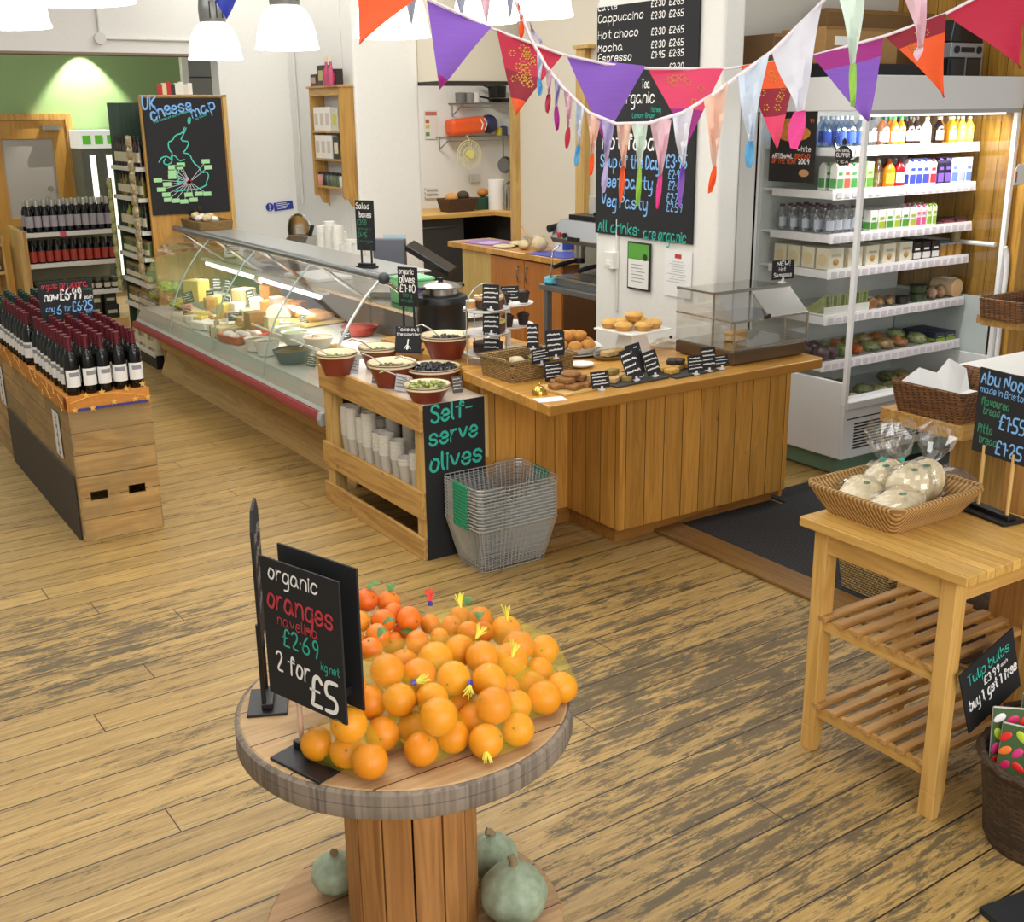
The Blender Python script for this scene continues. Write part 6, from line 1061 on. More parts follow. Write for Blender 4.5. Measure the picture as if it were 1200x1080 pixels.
for r in range(2):
    for c in range(11): k2.at((wx0+.055+c*.077, wy+.06+.085*r, .781), 0, 'red-labelled dark bottle on the second shelf, %s from the wooden side in the %s row' % (ORD[c], ['front', 'back'][r]), 'red-labelled bottles')
k3 = Kind(bot('jar', '', [(0, 0), (.036, 0), (.038, .07), (.03, .09), (.03, .10), (0, .10)], PM('#3a2c1c', .25), PM('#4d5a3a', .4), PM('#c9c4b0', .5), .038, (.02, .065), 14, [(.033, .09), (.033, .115), (0, .116)]))
for r in range(2):
    for c in range(10): k3.at((wx0+.06+c*.084, wy+.06+.09*r, .476), .2*(c % 3), 'brown jar on the third wine shelf, %s from the wooden side, %s row' % (ORD[c], ['front', 'back'][r]), 'jars on the third shelf')
for n, (x, y, z, s_, c_) in enumerate([(2.78, wy+.12, .171, (.15, .2, .17), '#2d3024'), (2.78, wy+.12, .341, (.14, .19, .04), '#c9c49a'), (2.96, wy+.10, .171, (.14, .18, .14), '#1f211c'), (2.96, wy+.12, .311, (.12, .16, .11), '#24251f'), (2.55, wy+.12, .171, (.2, .2, .16), '#3a3a2c')]):
    o = solo('carton', '%s carton on the bottom wine shelf, %s' % ('pale' if n == 1 else 'dark', ['by the price sign', 'lying on the one by the price sign', 'at the aisle corner', 'stacked at the aisle corner', 'behind the price sign'][n]), 'carton', M().bx(-s_[0]/2, s_[0]/2, -s_[1]/2, s_[1]/2, 0, s_[2]), PM(c_, .5), (x, y, z+.001), 0, bev=.003)
    if n != 1: part('print', M().bx(-s_[0]*.35, s_[0]*.35, -s_[1]/2-.002, -s_[1]/2-.0005, s_[2]*.35, s_[2]*.6), PM('#b8b49a', .6), o)
# left edge: small display of jars
s = thing('jar_display', 'low wooden shelving with small jars at the edge beside the wine shelving', 'shelving', (0, 0, 0)); jx = 2.02
for z in (.98, .70, .42): part('shelf', M().bx(1.2, jx, 12.5, 12.85, z-.03, z), W['pale_x'], s)
part('back_panel', M().bx(1.2, jx+.02, 12.85, 12.87, 0, 1.25), W['pale_z'], s); part('side_panel', M().bx(jx, jx+.02, 12.5, 12.87, 0, 1.05), W['pale_z'], s)
kj = Kind(bot('jar', '', [(0, 0), (.035, 0), (.037, .07), (.03, .085), (0, .086)], PM('#4a2a44', .3), PM('#d8d6d0', .4), PM('#d8d4cc', .5), .037, (.02, .06), 12, [(.034, .084), (.034, .11), (0, .112)]))
for r, z in enumerate((.981, .701)):
    for c in range(6): kj.at((jx-.06-.085*c, 12.56, z), 0, 'purple jar with a white lid on the %s small shelf, %s from the wooden side' % (['upper', 'lower'][r], ORD[c]), 'white-lidded jars')
# deli shelving between the wine and the cheese counter
ds = thing('deli_shelving', 'tall dark green tongue-and-groove shelving beside the cheese map', 'shelving', (0, 0, 0)); DGW = wood('dark_green_boards', '#3c5240', '#2c3f31', 'z', .075, 'y', .6, knots=0, gap='#1c2a20')
gx, ga, gb = 2.80, 10.18, 10.98
part('back_boards', M().bx(gx+.34, gx+.37, ga, gb, 0, 2.30), DGW, ds); part('side_boards', M().bx(gx+.02, gx+.37, gb, gb+.02, 0, 2.30), DGW, ds); part('plinth', M().bx(gx, gx+.34, ga, gb, 0, .12), BLACK, ds)
SHW = PM('#d6d3c8', .5, name='shelf_edge_white'); gz = [1.76, 1.50, 1.22, .99, .76, .53, .14]
for z in gz: part('shelf', M().bx(gx-.01, gx+.34, ga, gb, z-.035, z), SHW, ds, bev=.002)
kinds = [('dark oil bottle', ['#1a1512', '#4a2a1a', '#2a1a14'], .24, .034, 'neck'), ('golden oil bottle', ['#6a5a1a', '#3a3a18', '#8a7a2a'], .20, .034, 'neck'), ('tall dark green bottle', ['#14160f', '#2a3a1a', '#9aa02a'], .22, .032, 'neck'), ('olive jar', ['#5a6a3a', '#4a5a34', '#6a6a3a'], .13, .04, 'jar'), ('olive jar', ['#4a5230', '#5a5a3a', '#3a4228'], .13, .04, 'jar'), ('brown jar', ['#7a5a2a', '#5a4a2a', '#8a6a3a'], .13, .04, 'jar'), ('cream pack', ['#c9bfa4', '#a89a78', '#8a7a5a'], .18, .045, 'jar')]
for z, (nm, cs_, h_, r, t_) in zip(gz, kinds):
    pf = [(0, 0), (r, 0), (r, h_*.6), (r*.4, h_*.78), (r*.38, h_), (0, h_+.002)] if t_ == 'neck' else [(0, 0), (r, 0), (r, h_*.8), (r*.85, h_*.88), (r*.85, h_), (0, h_+.002)]
    ks = [Kind(bot(nm.split()[-1] if t_ == 'neck' else 'jar' if 'jar' in nm else 'pack', '', pf, PM(c, .25), PM('#2a2a26', .5) if t_ == 'neck' else PM('#8a7a4a', .4), PM('#cfc7a8', .6), r, (h_*.15, h_*.5), 12, [(r*.45, h_*.9), (r*.45, h_+.012), (0, h_+.014)] if t_ == 'neck' else [(r*.9, h_*.86), (r*.9, h_+.006), (0, h_+.008)])) for c in cs_]
    for i in range(8):
        ks[i % 3].at((gx+.055, ga+.06+i*.097, z+.001), -PI/2, '%s, %s shelf of the dark green shelving, %s from the cheese counter' % (nm, ['top', 'second', 'third', 'fourth', 'fifth', 'sixth', 'lowest'][gz.index(z)], ORD[i]), 'bottles and jars on the dark green shelving')
SNK = PM('#c2ad86', .35, .2, var=.4, name='snack_bag')
def strip(label, x, y, z0, z1, n, m):
    s = thing('snack_strip', label, 'strip', (x, y, z0)); part('strip', M().bx(-.002, .002, -.012, .012, 0, z1-z0), PM('#cfcabc', .5), s)
    for k in range(n): part('packet', M().ball((-.02, 0, (z1-z0)*(k+.5)/n), (.022, .06, (z1-z0)/n*.56), 8, 6, lambda q: 1+.25*noise.noise(q*3+Vector((k, 0, 0)))), m, s)
strip('hanging strip of beige snack packets at the near corner of the dark green shelving', gx-.02, ga+.02, .85, 2.02, 12, SNK); strip('hanging strip of green packets at the far corner of the dark green shelving', gx-.02, gb-.0, .62, 1.65, 10, PM('#b8b67a', .4, .1, var=.4))
# cooler, door and lamp on the green wall
p0, p1 = PY(92, 153, 15.4), PY(135, 153, 15.4); s = thing('drinks_cooler', 'tall drinks cooler with a lit green and white header by the far door', 'cooler', (p0.x, 15.4, 0))
wv = p1.x-p0.x; part('cabinet', M().bx(0, wv, .0, .55, 0, p0.z-.22), PM('#6d7468', .5), s); part('header', M().bx(0, wv, -.02, .55, p0.z-.22, p0.z), PM('#e8ece4', .4, 0, .35), s, bev=.006)
for k in range(3): part('header_sign', M().bx(.03+wv*.333*k, wv*.333*(k+1)-.02, -.025, -.018, p0.z-.17, p0.z-.06), PM('#5ab030', .4, 0, .4), s)
for k in range(2): part('door', M().bx(.02+wv*.5*k, wv*.5*(k+1)-.02, -.02, 0, .1, p0.z-.24), GLASS, s); part('light_strip', M().bx(.10+wv*.45*k, .17+wv*.45*k, -.002, .01, .2, p0.z-.3), PM('#f4f6e2', .4, 0, 1.2, name='lit_strip'), s)
dp = PY(80, 133, 15.98); dw = .95
s = link('door_1', M().bx(dp.x-.06-dw, dp.x-.06, 15.95, 15.99, 0, .95).bx(dp.x-.06-dw, dp.x-.06, 15.95, 15.99, 1.93, dp.z-.06).bx(dp.x-.06-dw, dp.x-.06-.80, 15.95, 15.99, .95, 1.93).bx(dp.x-.24, dp.x-.06, 15.95, 15.99, .95, 1.93), wood('oak_door', '#b98a3e', '#a87a32', 'z', knots=0, rough=.4)); s['kind'] = 'structure'
part('door_frame', M().bx(dp.x-.06, dp.x+.02, 15.93, 16, 0, dp.z).bx(dp.x-.1-dw, dp.x-.0601, 15.93, 16, dp.z-.07, dp.z), W['pine_z'], s); z1_, z0_ = PY(30, 156, 15.9).z, PY(30, 213, 15.9).z
part('door_pane', M().bx(dp.x-.86, dp.x-.24, 15.965, 15.975, .95, 1.93), PM('#a8a39c', .25, name='door_glass_view'), s); part('door_closer', M().bx(dp.x-.36, dp.x-.14, 15.90, 15.95, dp.z-.20, dp.z-.14), STEEL, s); part('door_lock', M().cyl((dp.x-.34, 15.95, z0_-.10), (dp.x-.34, 15.93, z0_-.10), .035, 14), STEEL, s)
sl = bpy.data.lights.new('wall_downlight', 'SPOT'); sl.energy = 260; sl.spot_size = math.radians(75); sl.spot_blend = .35; sl.color = (1, .97, .85); so = bpy.data.objects.new('wall_downlight', sl); so.location = (PY(97, 40, 15.7).x, 15.72, 3.3); COL.objects.link(so)
sh = PY(243, 100, 13.5); s = thing('roller_shutter', 'grey metal shutter box seen between bulkhead and white wall', 'shutter', (sh.x, 13.5, 0)); part('slats', M().bx(-.2, .5, 0, .03, 0, 3.2), PM('#6f726e', .5), s)
for k in range(6): part('slat_gap', M().bx(-.2, .5, -.004, .0, 2.0+.2*k, 2.012+.2*k), BLACK, s)
# ================================================================ OPEN FRIDGE
fx0, fx1, fy0, fy1 = 5.262, 6.68, 4.462, 5.32
FW = PM('#e4e4e2', .35, name='fridge_white'); FG = PM('#d2d6d2', .45, name='fridge_lining')
CLEARER = glass('fridge_end_glass', (.99, .995, .99), .97)
fd = thing('open_fridge', 'white open-fronted shop fridge full of drinks and chilled food', 'fridge', (0, 0, 0))
part('plinth', M().bx(fx0+.06, fx1, fy0+.08, fy1, 0.012, .11), PM('#6f8f74', .5, name='green_plinth'), fd)
bd = part('lower_body', M().bx(fx0, fx1, fy0, fy0+.03, .13, .47).bx(fx0, fx0+.03, fy0+.03, fy1, .13, .60).bx(fx1-.03, fx1, fy0+.03, fy1, .13, .60).bx(fx0, fx1, fy1-.04, fy1, .13, 2.2), FW, fd, bev=.004)
part('front_lip', M().prism([(fy0-.012, .44), (fy0-.012, .485), (fy0+.02, .50), (fy0+.10, .49), (fy0+.10, .44)], fx0+.02, fx1-.02, 'x'), FW, fd, bev=.004); part('groove', M().bx(fx0+.03, fx1-.02, fy0-.002, fy0+.002, .375, .382), BLACK, fd)
part('well_floor', M().bx(fx0+.03, fx1-.03, fy0+.03, fy1-.04, .36, .38), FG, fd)
for k in range(3):
    v = M(); a = fx0+.10+.385*k
    for j in range(9): v.bx(a, a+.345, fy0-.003, fy0+.001, .185+.019*j, .194+.019*j)
    part('vent_grille', v, BLACK, fd)
part('back_lining', M().bx(fx0+.03, fx1-.03, fy1-.06, fy1-.041, .38, 2.15), FG, fd); part('canopy', M().bx(fx0-.01, fx1+.02, fy0+.0, fy1, 2.155, 2.345), FW, fd, bev=.006); part('canopy_trim', M().bx(fx0, fx1, fy0-.004, fy0+.03, 2.135, 2.155), PM('#b9bab4', .3, .5), fd)
for x in (fx0, fx1-.03): part('front_post', M().bx(x, x+.03, fy0, fy0+.03, .47, 2.155), PM('#f0f0ee', .3), fd, bev=.003)
part('rear_post', M().bx(fx0, fx0+.03, fy1-.05, fy1-.02, .6, 2.155), FW, fd)
part('side_glass', M().bx(fx0+.008, fx0+.014, fy0+.03, fy1-.05, .60, 2.15), CLEARER, fd); part('side_glass', M().bx(fx1-.016, fx1-.010, fy0+.03, fy1-.05, .60, 2.15), GLASS, fd)
part('lower_side_panel', M().bx(fx1-.024, fx1-.018, fy0+.05, fy1-.06, .60, .98), PM('#c3cdca', .3), fd); part('side_rail', M().tube([(fx1-.03, fy1-.1, 1.32), (fx1-.03, fy0+.06, 1.32)], .014, 8), FW, fd, smooth=True)
part('bumper_bar', M().tube([(fx1+.012, fy0-.012, .45), (fx1+.012, fy0-.012, 1.15), (fx1+.008, fy0-.008, 1.26), (fx1-.015, fy0, 1.31)], .017, 10), PM('#f0f0ee', .3), fd, smooth=True)
part('lamp_strip', M().bx(fx0+.08, fx1-.08, fy0+.05, fy0+.09, 2.125, 2.154), PM('#ffffff', .4, 0, 2.2, name='fridge_lamp'), fd)
fl = area('fridge_lamp_light', ((fx0+fx1)/2, fy0+.08, 2.118), (1.2, .05), 13, (1, .99, .97)); fl.rotation_euler = (.35, 0, 0)
LIP = [1.900, 1.655, 1.402, 1.192, .914, .628]; SH = [z+.052 for z in LIP]; sxa, sxb, sy, sback = 5.30, 6.635, 4.70, 5.26
for i, z in enumerate(LIP):
    part('shelf', M().bx(sxa, sxb, sy, sback, z+.035, z+.051), FG, fd); e = part('price_rail', M().prism([(sy-.006, z), (sy, z+.058), (sy+.006, z+.058), (sy+.004, z)], sxa, sxb, 'x').bx(sxa-.004, sxa, sy, sback-.08, z+.005, z+.052), PM('#ece9e8', .4, var=.05), fd)
    tk = M(); rn = random.Random(i)
    for k in range(19): x = sxa+.03+.069*k; tk.bx(x, x+.045, sy-.0085, sy-.006, z+.012, z+.042)
    part('tickets', tk, PM('#dcd4dc', .6), e)
SN = ['top', 'second', 'third', 'fourth', 'fifth', 'lowest']
FRZ = 'chilled goods in the white fridge'
_cache = {}
def fk(kind, *a):
    key = (kind,)+tuple(map(str, a))
    if key not in _cache: _cache[key] = Kind(globals()['mk_'+kind](*a))
    return _cache[key]
def mk_bottle(h, r, body, cap, lab, neck=.35):
    pf = [(0, 0), (r*.96, 0), (r, .01), (r, h*.62), (r*.8, h*.72), (r*neck, h*.86), (r*neck, h*.98), (0, h*.98)]
    return bot('bottle', '', pf, body if not isinstance(body, str) else PM(body, .15), PM(cap, .4), PM(lab, .5) if lab else None, r, (h*.14, h*.5), 14, [(r*neck*1.15, h*.90), (r*neck*1.2, h), (0, h+.001)])
def mk_carton(w_, d_, h_, col, band, gable):
    o = solo('carton', '', 'carton', (M().prism([(-d_/2, 0), (d_/2, 0), (d_/2, h_*.84), (.006, h_), (-.006, h_), (-d_/2, h_*.84)], -w_/2, w_/2, 'x') if gable else M().bx(-w_/2, w_/2, -d_/2, d_/2, 0, h_)), PM(col, .45), bev=.002)
    part('print', M().bx(-w_/2+.004, w_/2-.004, -d_/2-.0016, -d_/2-.0004, h_*.08, h_*.42).bx(-w_/2-.0016, -w_/2-.0004, -d_/2+.005, d_/2-.005, h_*.08, h_*.42), PM(band, .5), o); part('title', M().bx(-w_*.3, w_*.3, -d_/2-.0022, -d_/2-.0004, h_*.55, h_*.66), PM(band if band != '#f0f0ea' else '#5a5a5a', .5), o)
    if gable: part('cap', M().cyl((0, -d_*.28, h_*.90), (0, -d_*.42, h_*.98), .011, 10), PM(band, .4), o)
    return o
def mk_pot(r, h, col, lid): 
    o = solo('tub', '', 'tub', M().lathe([(0, 0), (r*.9, 0), (r, h), (0, h)], 18), PM(col, .4), smooth=True); part('lid', M().lathe([(r*1.03, h), (r*1.03, h+.008), (0, h+.009)], 18), PM(lid, .35), o); return o
def mk_box(w_, d_, h_, col, win): 
    o = solo('carton', '', 'carton', M().bx(-w_/2, w_/2, -d_/2, d_/2, 0, h_), PM(col, .5, var=.04), bev=.002); part('window', M().ball((0, -d_/2, h_*.36), (w_*.2, .004, h_*.17), 12, 8), PM(win, .5), o); part('print', M().bx(-w_*.3, w_*.3, -d_/2-.0016, -d_/2, h_*.62, h_*.72), PM('#a8a48e', .6), o)
    part('side_window', M().cyl((-w_/2-.002, 0, h_*.45), (-w_/2, 0, h_*.45), min(d_, h_)*.36, 20), PM('#d8c49a', .5), o); return o
def mk_bag(sx_, sy_, sz_, col, seed):
    def sit(m_): m_.v = [(p[0], p[1], max(p[2], .001)) for p in m_.v]; return m_
    o = solo('salad_bag', '', 'bag', sit(M().ball((0, 0, sz_*.9), (sx_*.92, sy_*.92, sz_), 14, 9, lambda q: 1+.3*noise.noise(q*2.6+Vector((seed, 0, 0))))), PM(col, .4, var=.55), smooth=True)
    part('film', sit(M().ball((0, 0, sz_*.92), (sx_*.97, sy_*.97, sz_*1.15), 14, 9, lambda q: 1+.14*noise.noise(q*3+Vector((seed+5, 0, 0))))), GLASS2, o, smooth=True); return o
def mk_roll(r, L, col, end): o = solo('roll_pack', '', 'pack', M().cyl((0, -L/2, r), (0, L/2, r), r, 18), PM(col, .5, var=.15), smooth=True); part('end', M().cyl((0, -L/2-.002, r), (0, -L/2, r), r*.8, 16), PM(end, .6), o); part('label', M().bx(-r*.7, r*.7, -L*.3, L*.3, r*1.98, r*2.02), CW, o); return o
def mk_wedge(col, fill):
    o = solo('sandwich_pack', '', 'sandwich', M().prism([(-.085, 0), (.085, 0), (-.085, .11)], -.03, .03, 'x'), PM(col, .5, var=.2), bev=.003); part('filling', M().prism([(-.075, .012), (.07, .012), (-.075, .095)], -.012, .012, 'x').xf(Matrix.Translation((-.0, -.012, .006))), PM(fill, .6, var=.4), o); return o
def xs(p0, p1, n, z, y): a, b = PY(p0, 300, y), PY(p1, 300, y); q0 = CAM+ray(p0, 540)*0; return None
def px2x(px, z, y):  # x on the shelf at which a photo column falls
    lo_, hi_ = 5.2, 6.8
    for _ in range(40):
        m_ = (lo_+hi_)/2; v = Vector((m_, y, z))-CAM; q = 600+F*v.dot(RT)/v.dot(_f)
        if q < px: lo_ = m_
        else: hi_ = m_
    return lo_
def seg(sh, p0, p1, n, desc, kinds_, depth=1, dy=.09, rz=0, dz=0, y=None, jitter=.0):
    k0 = kinds_[0]; wd = {'bottle': lambda: 2*k0[2], 'carton': lambda: k0[1], 'box': lambda: k0[1]+.004, 'pot': lambda: 2.06*k0[1], 'bag': lambda: 2.1*k0[1], 'roll': lambda: 2*k0[1], 'wedge': lambda: .06}[k0[0]]()
    dp_ = {'bottle': lambda: 2*k0[2], 'carton': lambda: k0[2], 'box': lambda: k0[2]+.008, 'pot': lambda: 2.06*k0[1], 'bag': lambda: 2.2*k0[2], 'roll': lambda: k0[2]+.004, 'wedge': lambda: .17}[k0[0]]()
    z = SH[sh]+.002+dz; y = y or sy+.012+dp_/2; dy = max(dy, dp_+.006); xa_, xb_ = max(sxa+.04, px2x(p0, z, y)), min(sxb-.03, px2x(p1, z, y))
    n = max(1, min(n, int((xb_-xa_)/(wd*1.03))))
    for d in range(depth):
        for i in range(n):
            k_ = kinds_[i % len(kinds_)]; x = xa_+(xb_-xa_)*(i+.5)/n
            fk(*k_).at((x, y+dy*d, z), rz+jitter*((i*5+d*3) % 5-2), '%s, %s along%s, %s fridge shelf' % (desc, ORD[i], ['', ' in the second row', ' in the third row', ' in the fourth row'][d], SN[sh]), FRZ)
WB = glass('blue_water', (.62, .74, .9), .85, .08); CBT = glass('clear_bottle', (.88, .9, .93), .86, .06)
# top shelf
seg(0, 950, 1012, 4, 'large blue-labelled water bottle', [('bottle', .172, .034, WB, '#dfe6ee', '#2c4fb0')], 3, .11)
seg(0, 1027, 1042, 2, 'clear bottle with a white label', [('bottle', .165, .033, CBT, '#3a3a3a', '#ece6e2')], 2)
seg(0, 1042, 1058, 2, 'amber bottle with a green cap', [('bottle', .165, .030, '#c06a1c', '#28b04a', '#e8e2d0')], 2)
seg(0, 1060, 1076, 2, 'dark bottle behind a white carton front', [('bottle', .165, .031, '#2a1a16', '#1d1a1a', '#f2f0ee')], 2)
seg(0, 1077, 1091, 2, 'white bottle with a black top', [('bottle', .16, .030, '#e8ead8', '#dfe8c0', '#8a8a8a')], 2)
seg(0, 1091, 1106, 2, 'black cola bottle with an oval label', [('bottle', .16, .031, '#1c0e10', '#d8d4c8', '#e0c48a')], 2)
seg(0, 1108, 1120, 2, 'orange drink bottle', [('bottle', .16, .030, '#d8801a', '#e8e0d8', '#e8a070')], 2); seg(0, 1121, 1142, 3, 'yellow lemonade bottle', [('bottle', .16, .030, '#c8b048', '#e4dcb0', '#e8d860')], 2)
# second shelf
seg(1, 950, 1008, 7, 'white carton with green foot', [('carton', .055, .055, .155, '#eeeee4', '#4a9a4a', True), ('carton', .055, .055, .155, '#f0e8dc', '#c85a3a', True)], 2); seg(1, 1008, 1020, 1, 'pale green carton', [('carton', .06, .06, .155, '#b8d890', '#5a9a3a', False)], 2)
seg(1, 1021, 1035, 2, 'small clear bottle', [('bottle', .16, .028, CBT, '#d8d8dc', None)], 2); seg(1, 1035, 1046, 1, 'orange juice bottle', [('bottle', .165, .036, '#d87a18', '#b85a14', '#e8c040')], 2); seg(1, 1046, 1058, 1, 'red juice bottle', [('bottle', .165, .036, '#a8141c', '#8a1a1c', '#e8d8d8')], 2)
seg(1, 1060, 1083, 3, 'white and blue juice carton', [('carton', .06, .06, .16, '#d8dcea', '#3a4ab0', True)], 2); seg(1, 1083, 1093, 1, 'red topped carton', [('carton', .06, .06, .155, '#d8d0d4', '#c8303a', True)], 2); seg(1, 1093, 1109, 2, 'black carton with a purple ring', [('carton', .06, .06, .155, '#201a2c', '#7a5ac0', True)], 2); seg(1, 1109, 1136, 3, 'pale grey-blue carton', [('carton', .06, .06, .155, '#d2d4dc', '#6a8ac8', False), ('carton', .06, .06, .155, '#e2e0e0', '#b0b4bc', False)], 2)
# third shelf
for d in range(5):
    for i in range(4):
        fk('bottle', .155, .031, CBT, '#4a2438', '#b8bcc8', .45).at((sxa+.045+.07*i, sy+.055+.095*d, SH[2]+.002), 0, 'clear purple-capped bottle on the third fridge shelf, %s from the glass end, %s row' % (ORD[i], ORD[d]), FRZ)
seg(2, 1014, 1069, 6, 'short white and green carton', [('carton', .06, .06, .12, '#e9eae2', '#4f9a34', False), ('carton', .06, .06, .12, '#e9eae2', '#a8b83a', False)], 3, .08); seg(2, 1069, 1081, 2, 'pink and white carton', [('carton', .042, .045, .135, '#eadfe0', '#d85a8a', True)], 2); seg(2, 1081, 1094, 2, 'green and yellow carton', [('carton', .042, .045, .135, '#e6e8d0', '#8ab83a', True)], 2); seg(2, 1095, 1130, 3, 'flat dark chocolate pack', [('carton', .11, .12, .03, '#3a1a20', '#8a4a50', False)], 1)
# fourth shelf
for d in range(4): fk('box', .13, .10, .125, '#d9d2b8', '#b98a4a').at((sxa+.08, sy+.06+.115*d, SH[3]+.002), 0, 'cream quiche box with a round side window, %s back along the glass end' % ORD[d], FRZ)
seg(3, 985, 1003, 1, 'cream box with a small window', [('box', .125, .10, .12, '#d9d2b8', '#c9a05a')], 1); seg(3, 1004, 1063, 4, 'cream quiche box with a small window', [('box', .115, .10, .12, '#ddd7c0', '#b98a4a')], 2, .12); seg(3, 1064, 1096, 3, 'black packet with white writing', [('carton', .075, .06, .11, '#1f1a1c', '#e6e2dc', False)], 2, .08); seg(3, 1097, 1128, 3, 'small golden jar', [('pot', .036, .075, '#a87a34', '#8aa0b0')], 2, .09)
seg(3, 1112, 1128, 2, 'stacked golden jar', [('pot', .034, .06, '#8a7a4a', '#6a7a70')], 1, dz=.087)
# fifth shelf
fk('pot', .01, .01, '#cccccc', '#cccccc'); _cache[('pot', '0.01', '0.01', '#cccccc', '#cccccc')].r.name = 'stock_cube'
r_ = _cache.pop(('pot', '0.01', '0.01', '#cccccc', '#cccccc')).r; [bpy.data.objects.remove(c) for c in list(r_.children)]; bpy.data.objects.remove(r_)
solo('sandwich_tray', 'white tray of green sandwich packs on the fifth fridge shelf', 'tray', M().bx(-.20, .20, -.09, .09, 0, .012).bx(-.20, .20, -.095, -.09, 0, .05), PM('#dfe0d6', .4), (sxa+.215, sy+.11, SH[4]+.002))
for i in range(6): fk('wedge', '#9aa06a', '#5a7a3a').at((sxa+.05+.066*i, sy+.11, SH[4]+.016), 0, 'green-fronted sandwich wedge in the white tray, %s from the glass end' % ORD[i], FRZ)
seg(4, 1006, 1022, 2, 'bread wrap roll', [('roll', .035, .14, '#a8835c', '#8a5a3a')], 1, jitter=.08); seg(4, 1023, 1047, 3, 'wrapped tortilla pack', [('bag', .035, .06, .032, '#b08a5a', 3)], 1, jitter=.3); seg(4, 1048, 1066, 2, 'black lidded dip tub', [('pot', .045, .04, '#2a2422', '#1f1c1c')], 1); seg(4, 1066, 1084, 1, 'green salad tub', [('pot', .055, .045, '#3a4a2c', '#24281f')], 1); seg(4, 1066, 1084, 1, 'stacked green salad tub', [('pot', .052, .04, '#3a4a2c', '#24281f')], 1, dz=.057); seg(4, 1086, 1106, 2, 'pale pink sliced meat pack', [('bag', .036, .06, .04, '#d0a888', 9)], 1, jitter=.3); seg(4, 1104, 1124, 1, 'large pale roll pack', [('roll', .06, .17, '#c9b08a', '#d0a878')], 1)
# lowest shelf
seg(5, 955, 978, 2, 'dark purple salad box', [('bag', .038, .06, .045, '#5a2a3a', 1)], 2); seg(5, 978, 992, 1, 'green leaf box', [('bag', .034, .06, .04, '#7a9a4a', 2)], 2); seg(5, 992, 1010, 2, 'bag of orange carrots', [('bag', .034, .07, .035, '#c8682a', 3)], 2); seg(5, 1010, 1060, 3, 'bag of mixed salad leaves', [('bag', .055, .075, .034, '#9aa86a', 4), ('bag', .055, .075, .036, '#c0a272', 5), ('bag', .052, .075, .032, '#c88a50', 6)], 2, .13); seg(5, 1060, 1086, 2, 'bag of pale sprouts', [('bag', .055, .075, .036, '#b3c080', 7), ('bag', .055, .075, .036, '#cdb28a', 8)], 2, .13); seg(5, 1086, 1124, 3, 'navy tray of limes', [('carton', .10, .13, .06, '#2c3148', '#8aa03a', False)], 2, .14)
# goods in the well
for n, (px, py, c_, sx_) in enumerate([(1000, 457, '#b8b06a', .11), (1012, 447, '#a8b07a', .10), (1030, 448, '#c8bf8a', .12), (1045, 444, '#b0b46a', .11), (1060, 440, '#c9bc96', .11), (1078, 441, '#b89a78', .10), (1056, 430, '#cbb87a', .11), (1085, 430, '#d2b46a', .12), (1112, 428, '#bda86a', .10), (985, 442, '#94904a', .10), (970, 440, '#8a8a4a', .10), (1040, 432, '#9aa060', .10)]):
    p = PZ(px, py, .47); p.x = min(max(p.x, fx0+.14), fx1-.14); p.y = max(p.y, fy0+.16)
    fk('bag', sx_*.5, .075, .036, c_, n).at((p.x, p.y, .384), .12*(n % 3), 'bagged %s pack in the bottom well of the fridge, %s counting from the glass end' % ('yellow-green' if n % 2 else 'pale', ORD[n]), FRZ)
# poster and tag on the end glass
pa, pb = PX(905, 122, fx0), PX(953, 215, fx0); s = thing('bread_poster', 'black artisanal bread of the year poster on the fridge end glass', 'poster', (fx0+.004, (pa.y+pb.y)/2, pb.z), -PI/2); pw, ph = pa.y-pb.y, .43
part('sheet', M().bx(-pw/2, pw/2, -.004, .0, 0, ph), PM('#211d1b', .4), s)
ORGL = PM('#d8602a', .6); mb, mo = M(), M(); P_ = lambda m_, t_, x, z, h, w_, sw=.2: scribe(m_, t_, (-pw/2+pw*x, -.0052, ph*z), (1, 0, 0), (0, 0, 1), h, pw*w_, sw, 0)
P_(mb, 'white', .62, .42, .03, .3, .12); P_(mb, 'ARTISANAL', .07, .325, .026, .47); P_(mo, 'BREAD', .58, .325, .026, .33); P_(mo, 'OF THE YEAR', .07, .255, .026, .54); P_(mb, '2009', .65, .255, .026, .25); P_(mo, '99', .85, .80, .02, .1)
part('lettering', mb, CW, s); part('lettering', mo, ORGL, s); part('loaf_picture', M().ball((.0, -.004, ph*.66), (pw*.38, .002, ph*.11), 18, 8).ball((-.03, -.0045, ph*.78), (pw*.26, .002, ph*.08), 16, 8), PM('#c8812c', .5, var=.3), s); part('roll_picture', M().ball((pw*.28, -.004, ph*.13), (pw*.11, .002, ph*.05), 14, 8), PM('#b88a5a', .5), s)
c = PX(1000, 172, fx0); s = thing('teapot_tag', 'black teapot-shaped tag hanging on the fridge end glass beside the post', 'tag', (fx0-.003, max(c.y, fy0+.14), c.z-.05), -PI/2); TG = PM('#1c1b1a', .4)
part('pot_shape', M().prism([(.06*math.cos(a)*(1.1), .055*math.sin(a)) for a in [2*PI*i/22 for i in range(22)]], -.003, 0, 'y').prism([(-.012, .06), (.012, .06), (.016, .085), (0, .098), (-.016, .085)], -.003, 0, 'y'), TG, s); part('spout', M().tube([(-.055, -.0015, .03), (-.075, -.0015, .07), (-.068, -.0015, .105)], .008, 6), TG, s); part('handle', M().tube([(.058, -.0015, .035), (.085, -.0015, .03), (.08, -.0015, -.01), (.058, -.0015, -.02)], .005, 6), CW, s)
mb = M(); [scribe(mb, t_, (-.05, -.0045, z_), (1, 0, 0), (0, 0, 1), h_, .10, .2, 0) for t_, z_, h_ in (('NATURAL', .022, .016), ('CLIPPER', -.006, .02), ('TEA', -.04, .014))]; part('lettering', mb, CW, s)
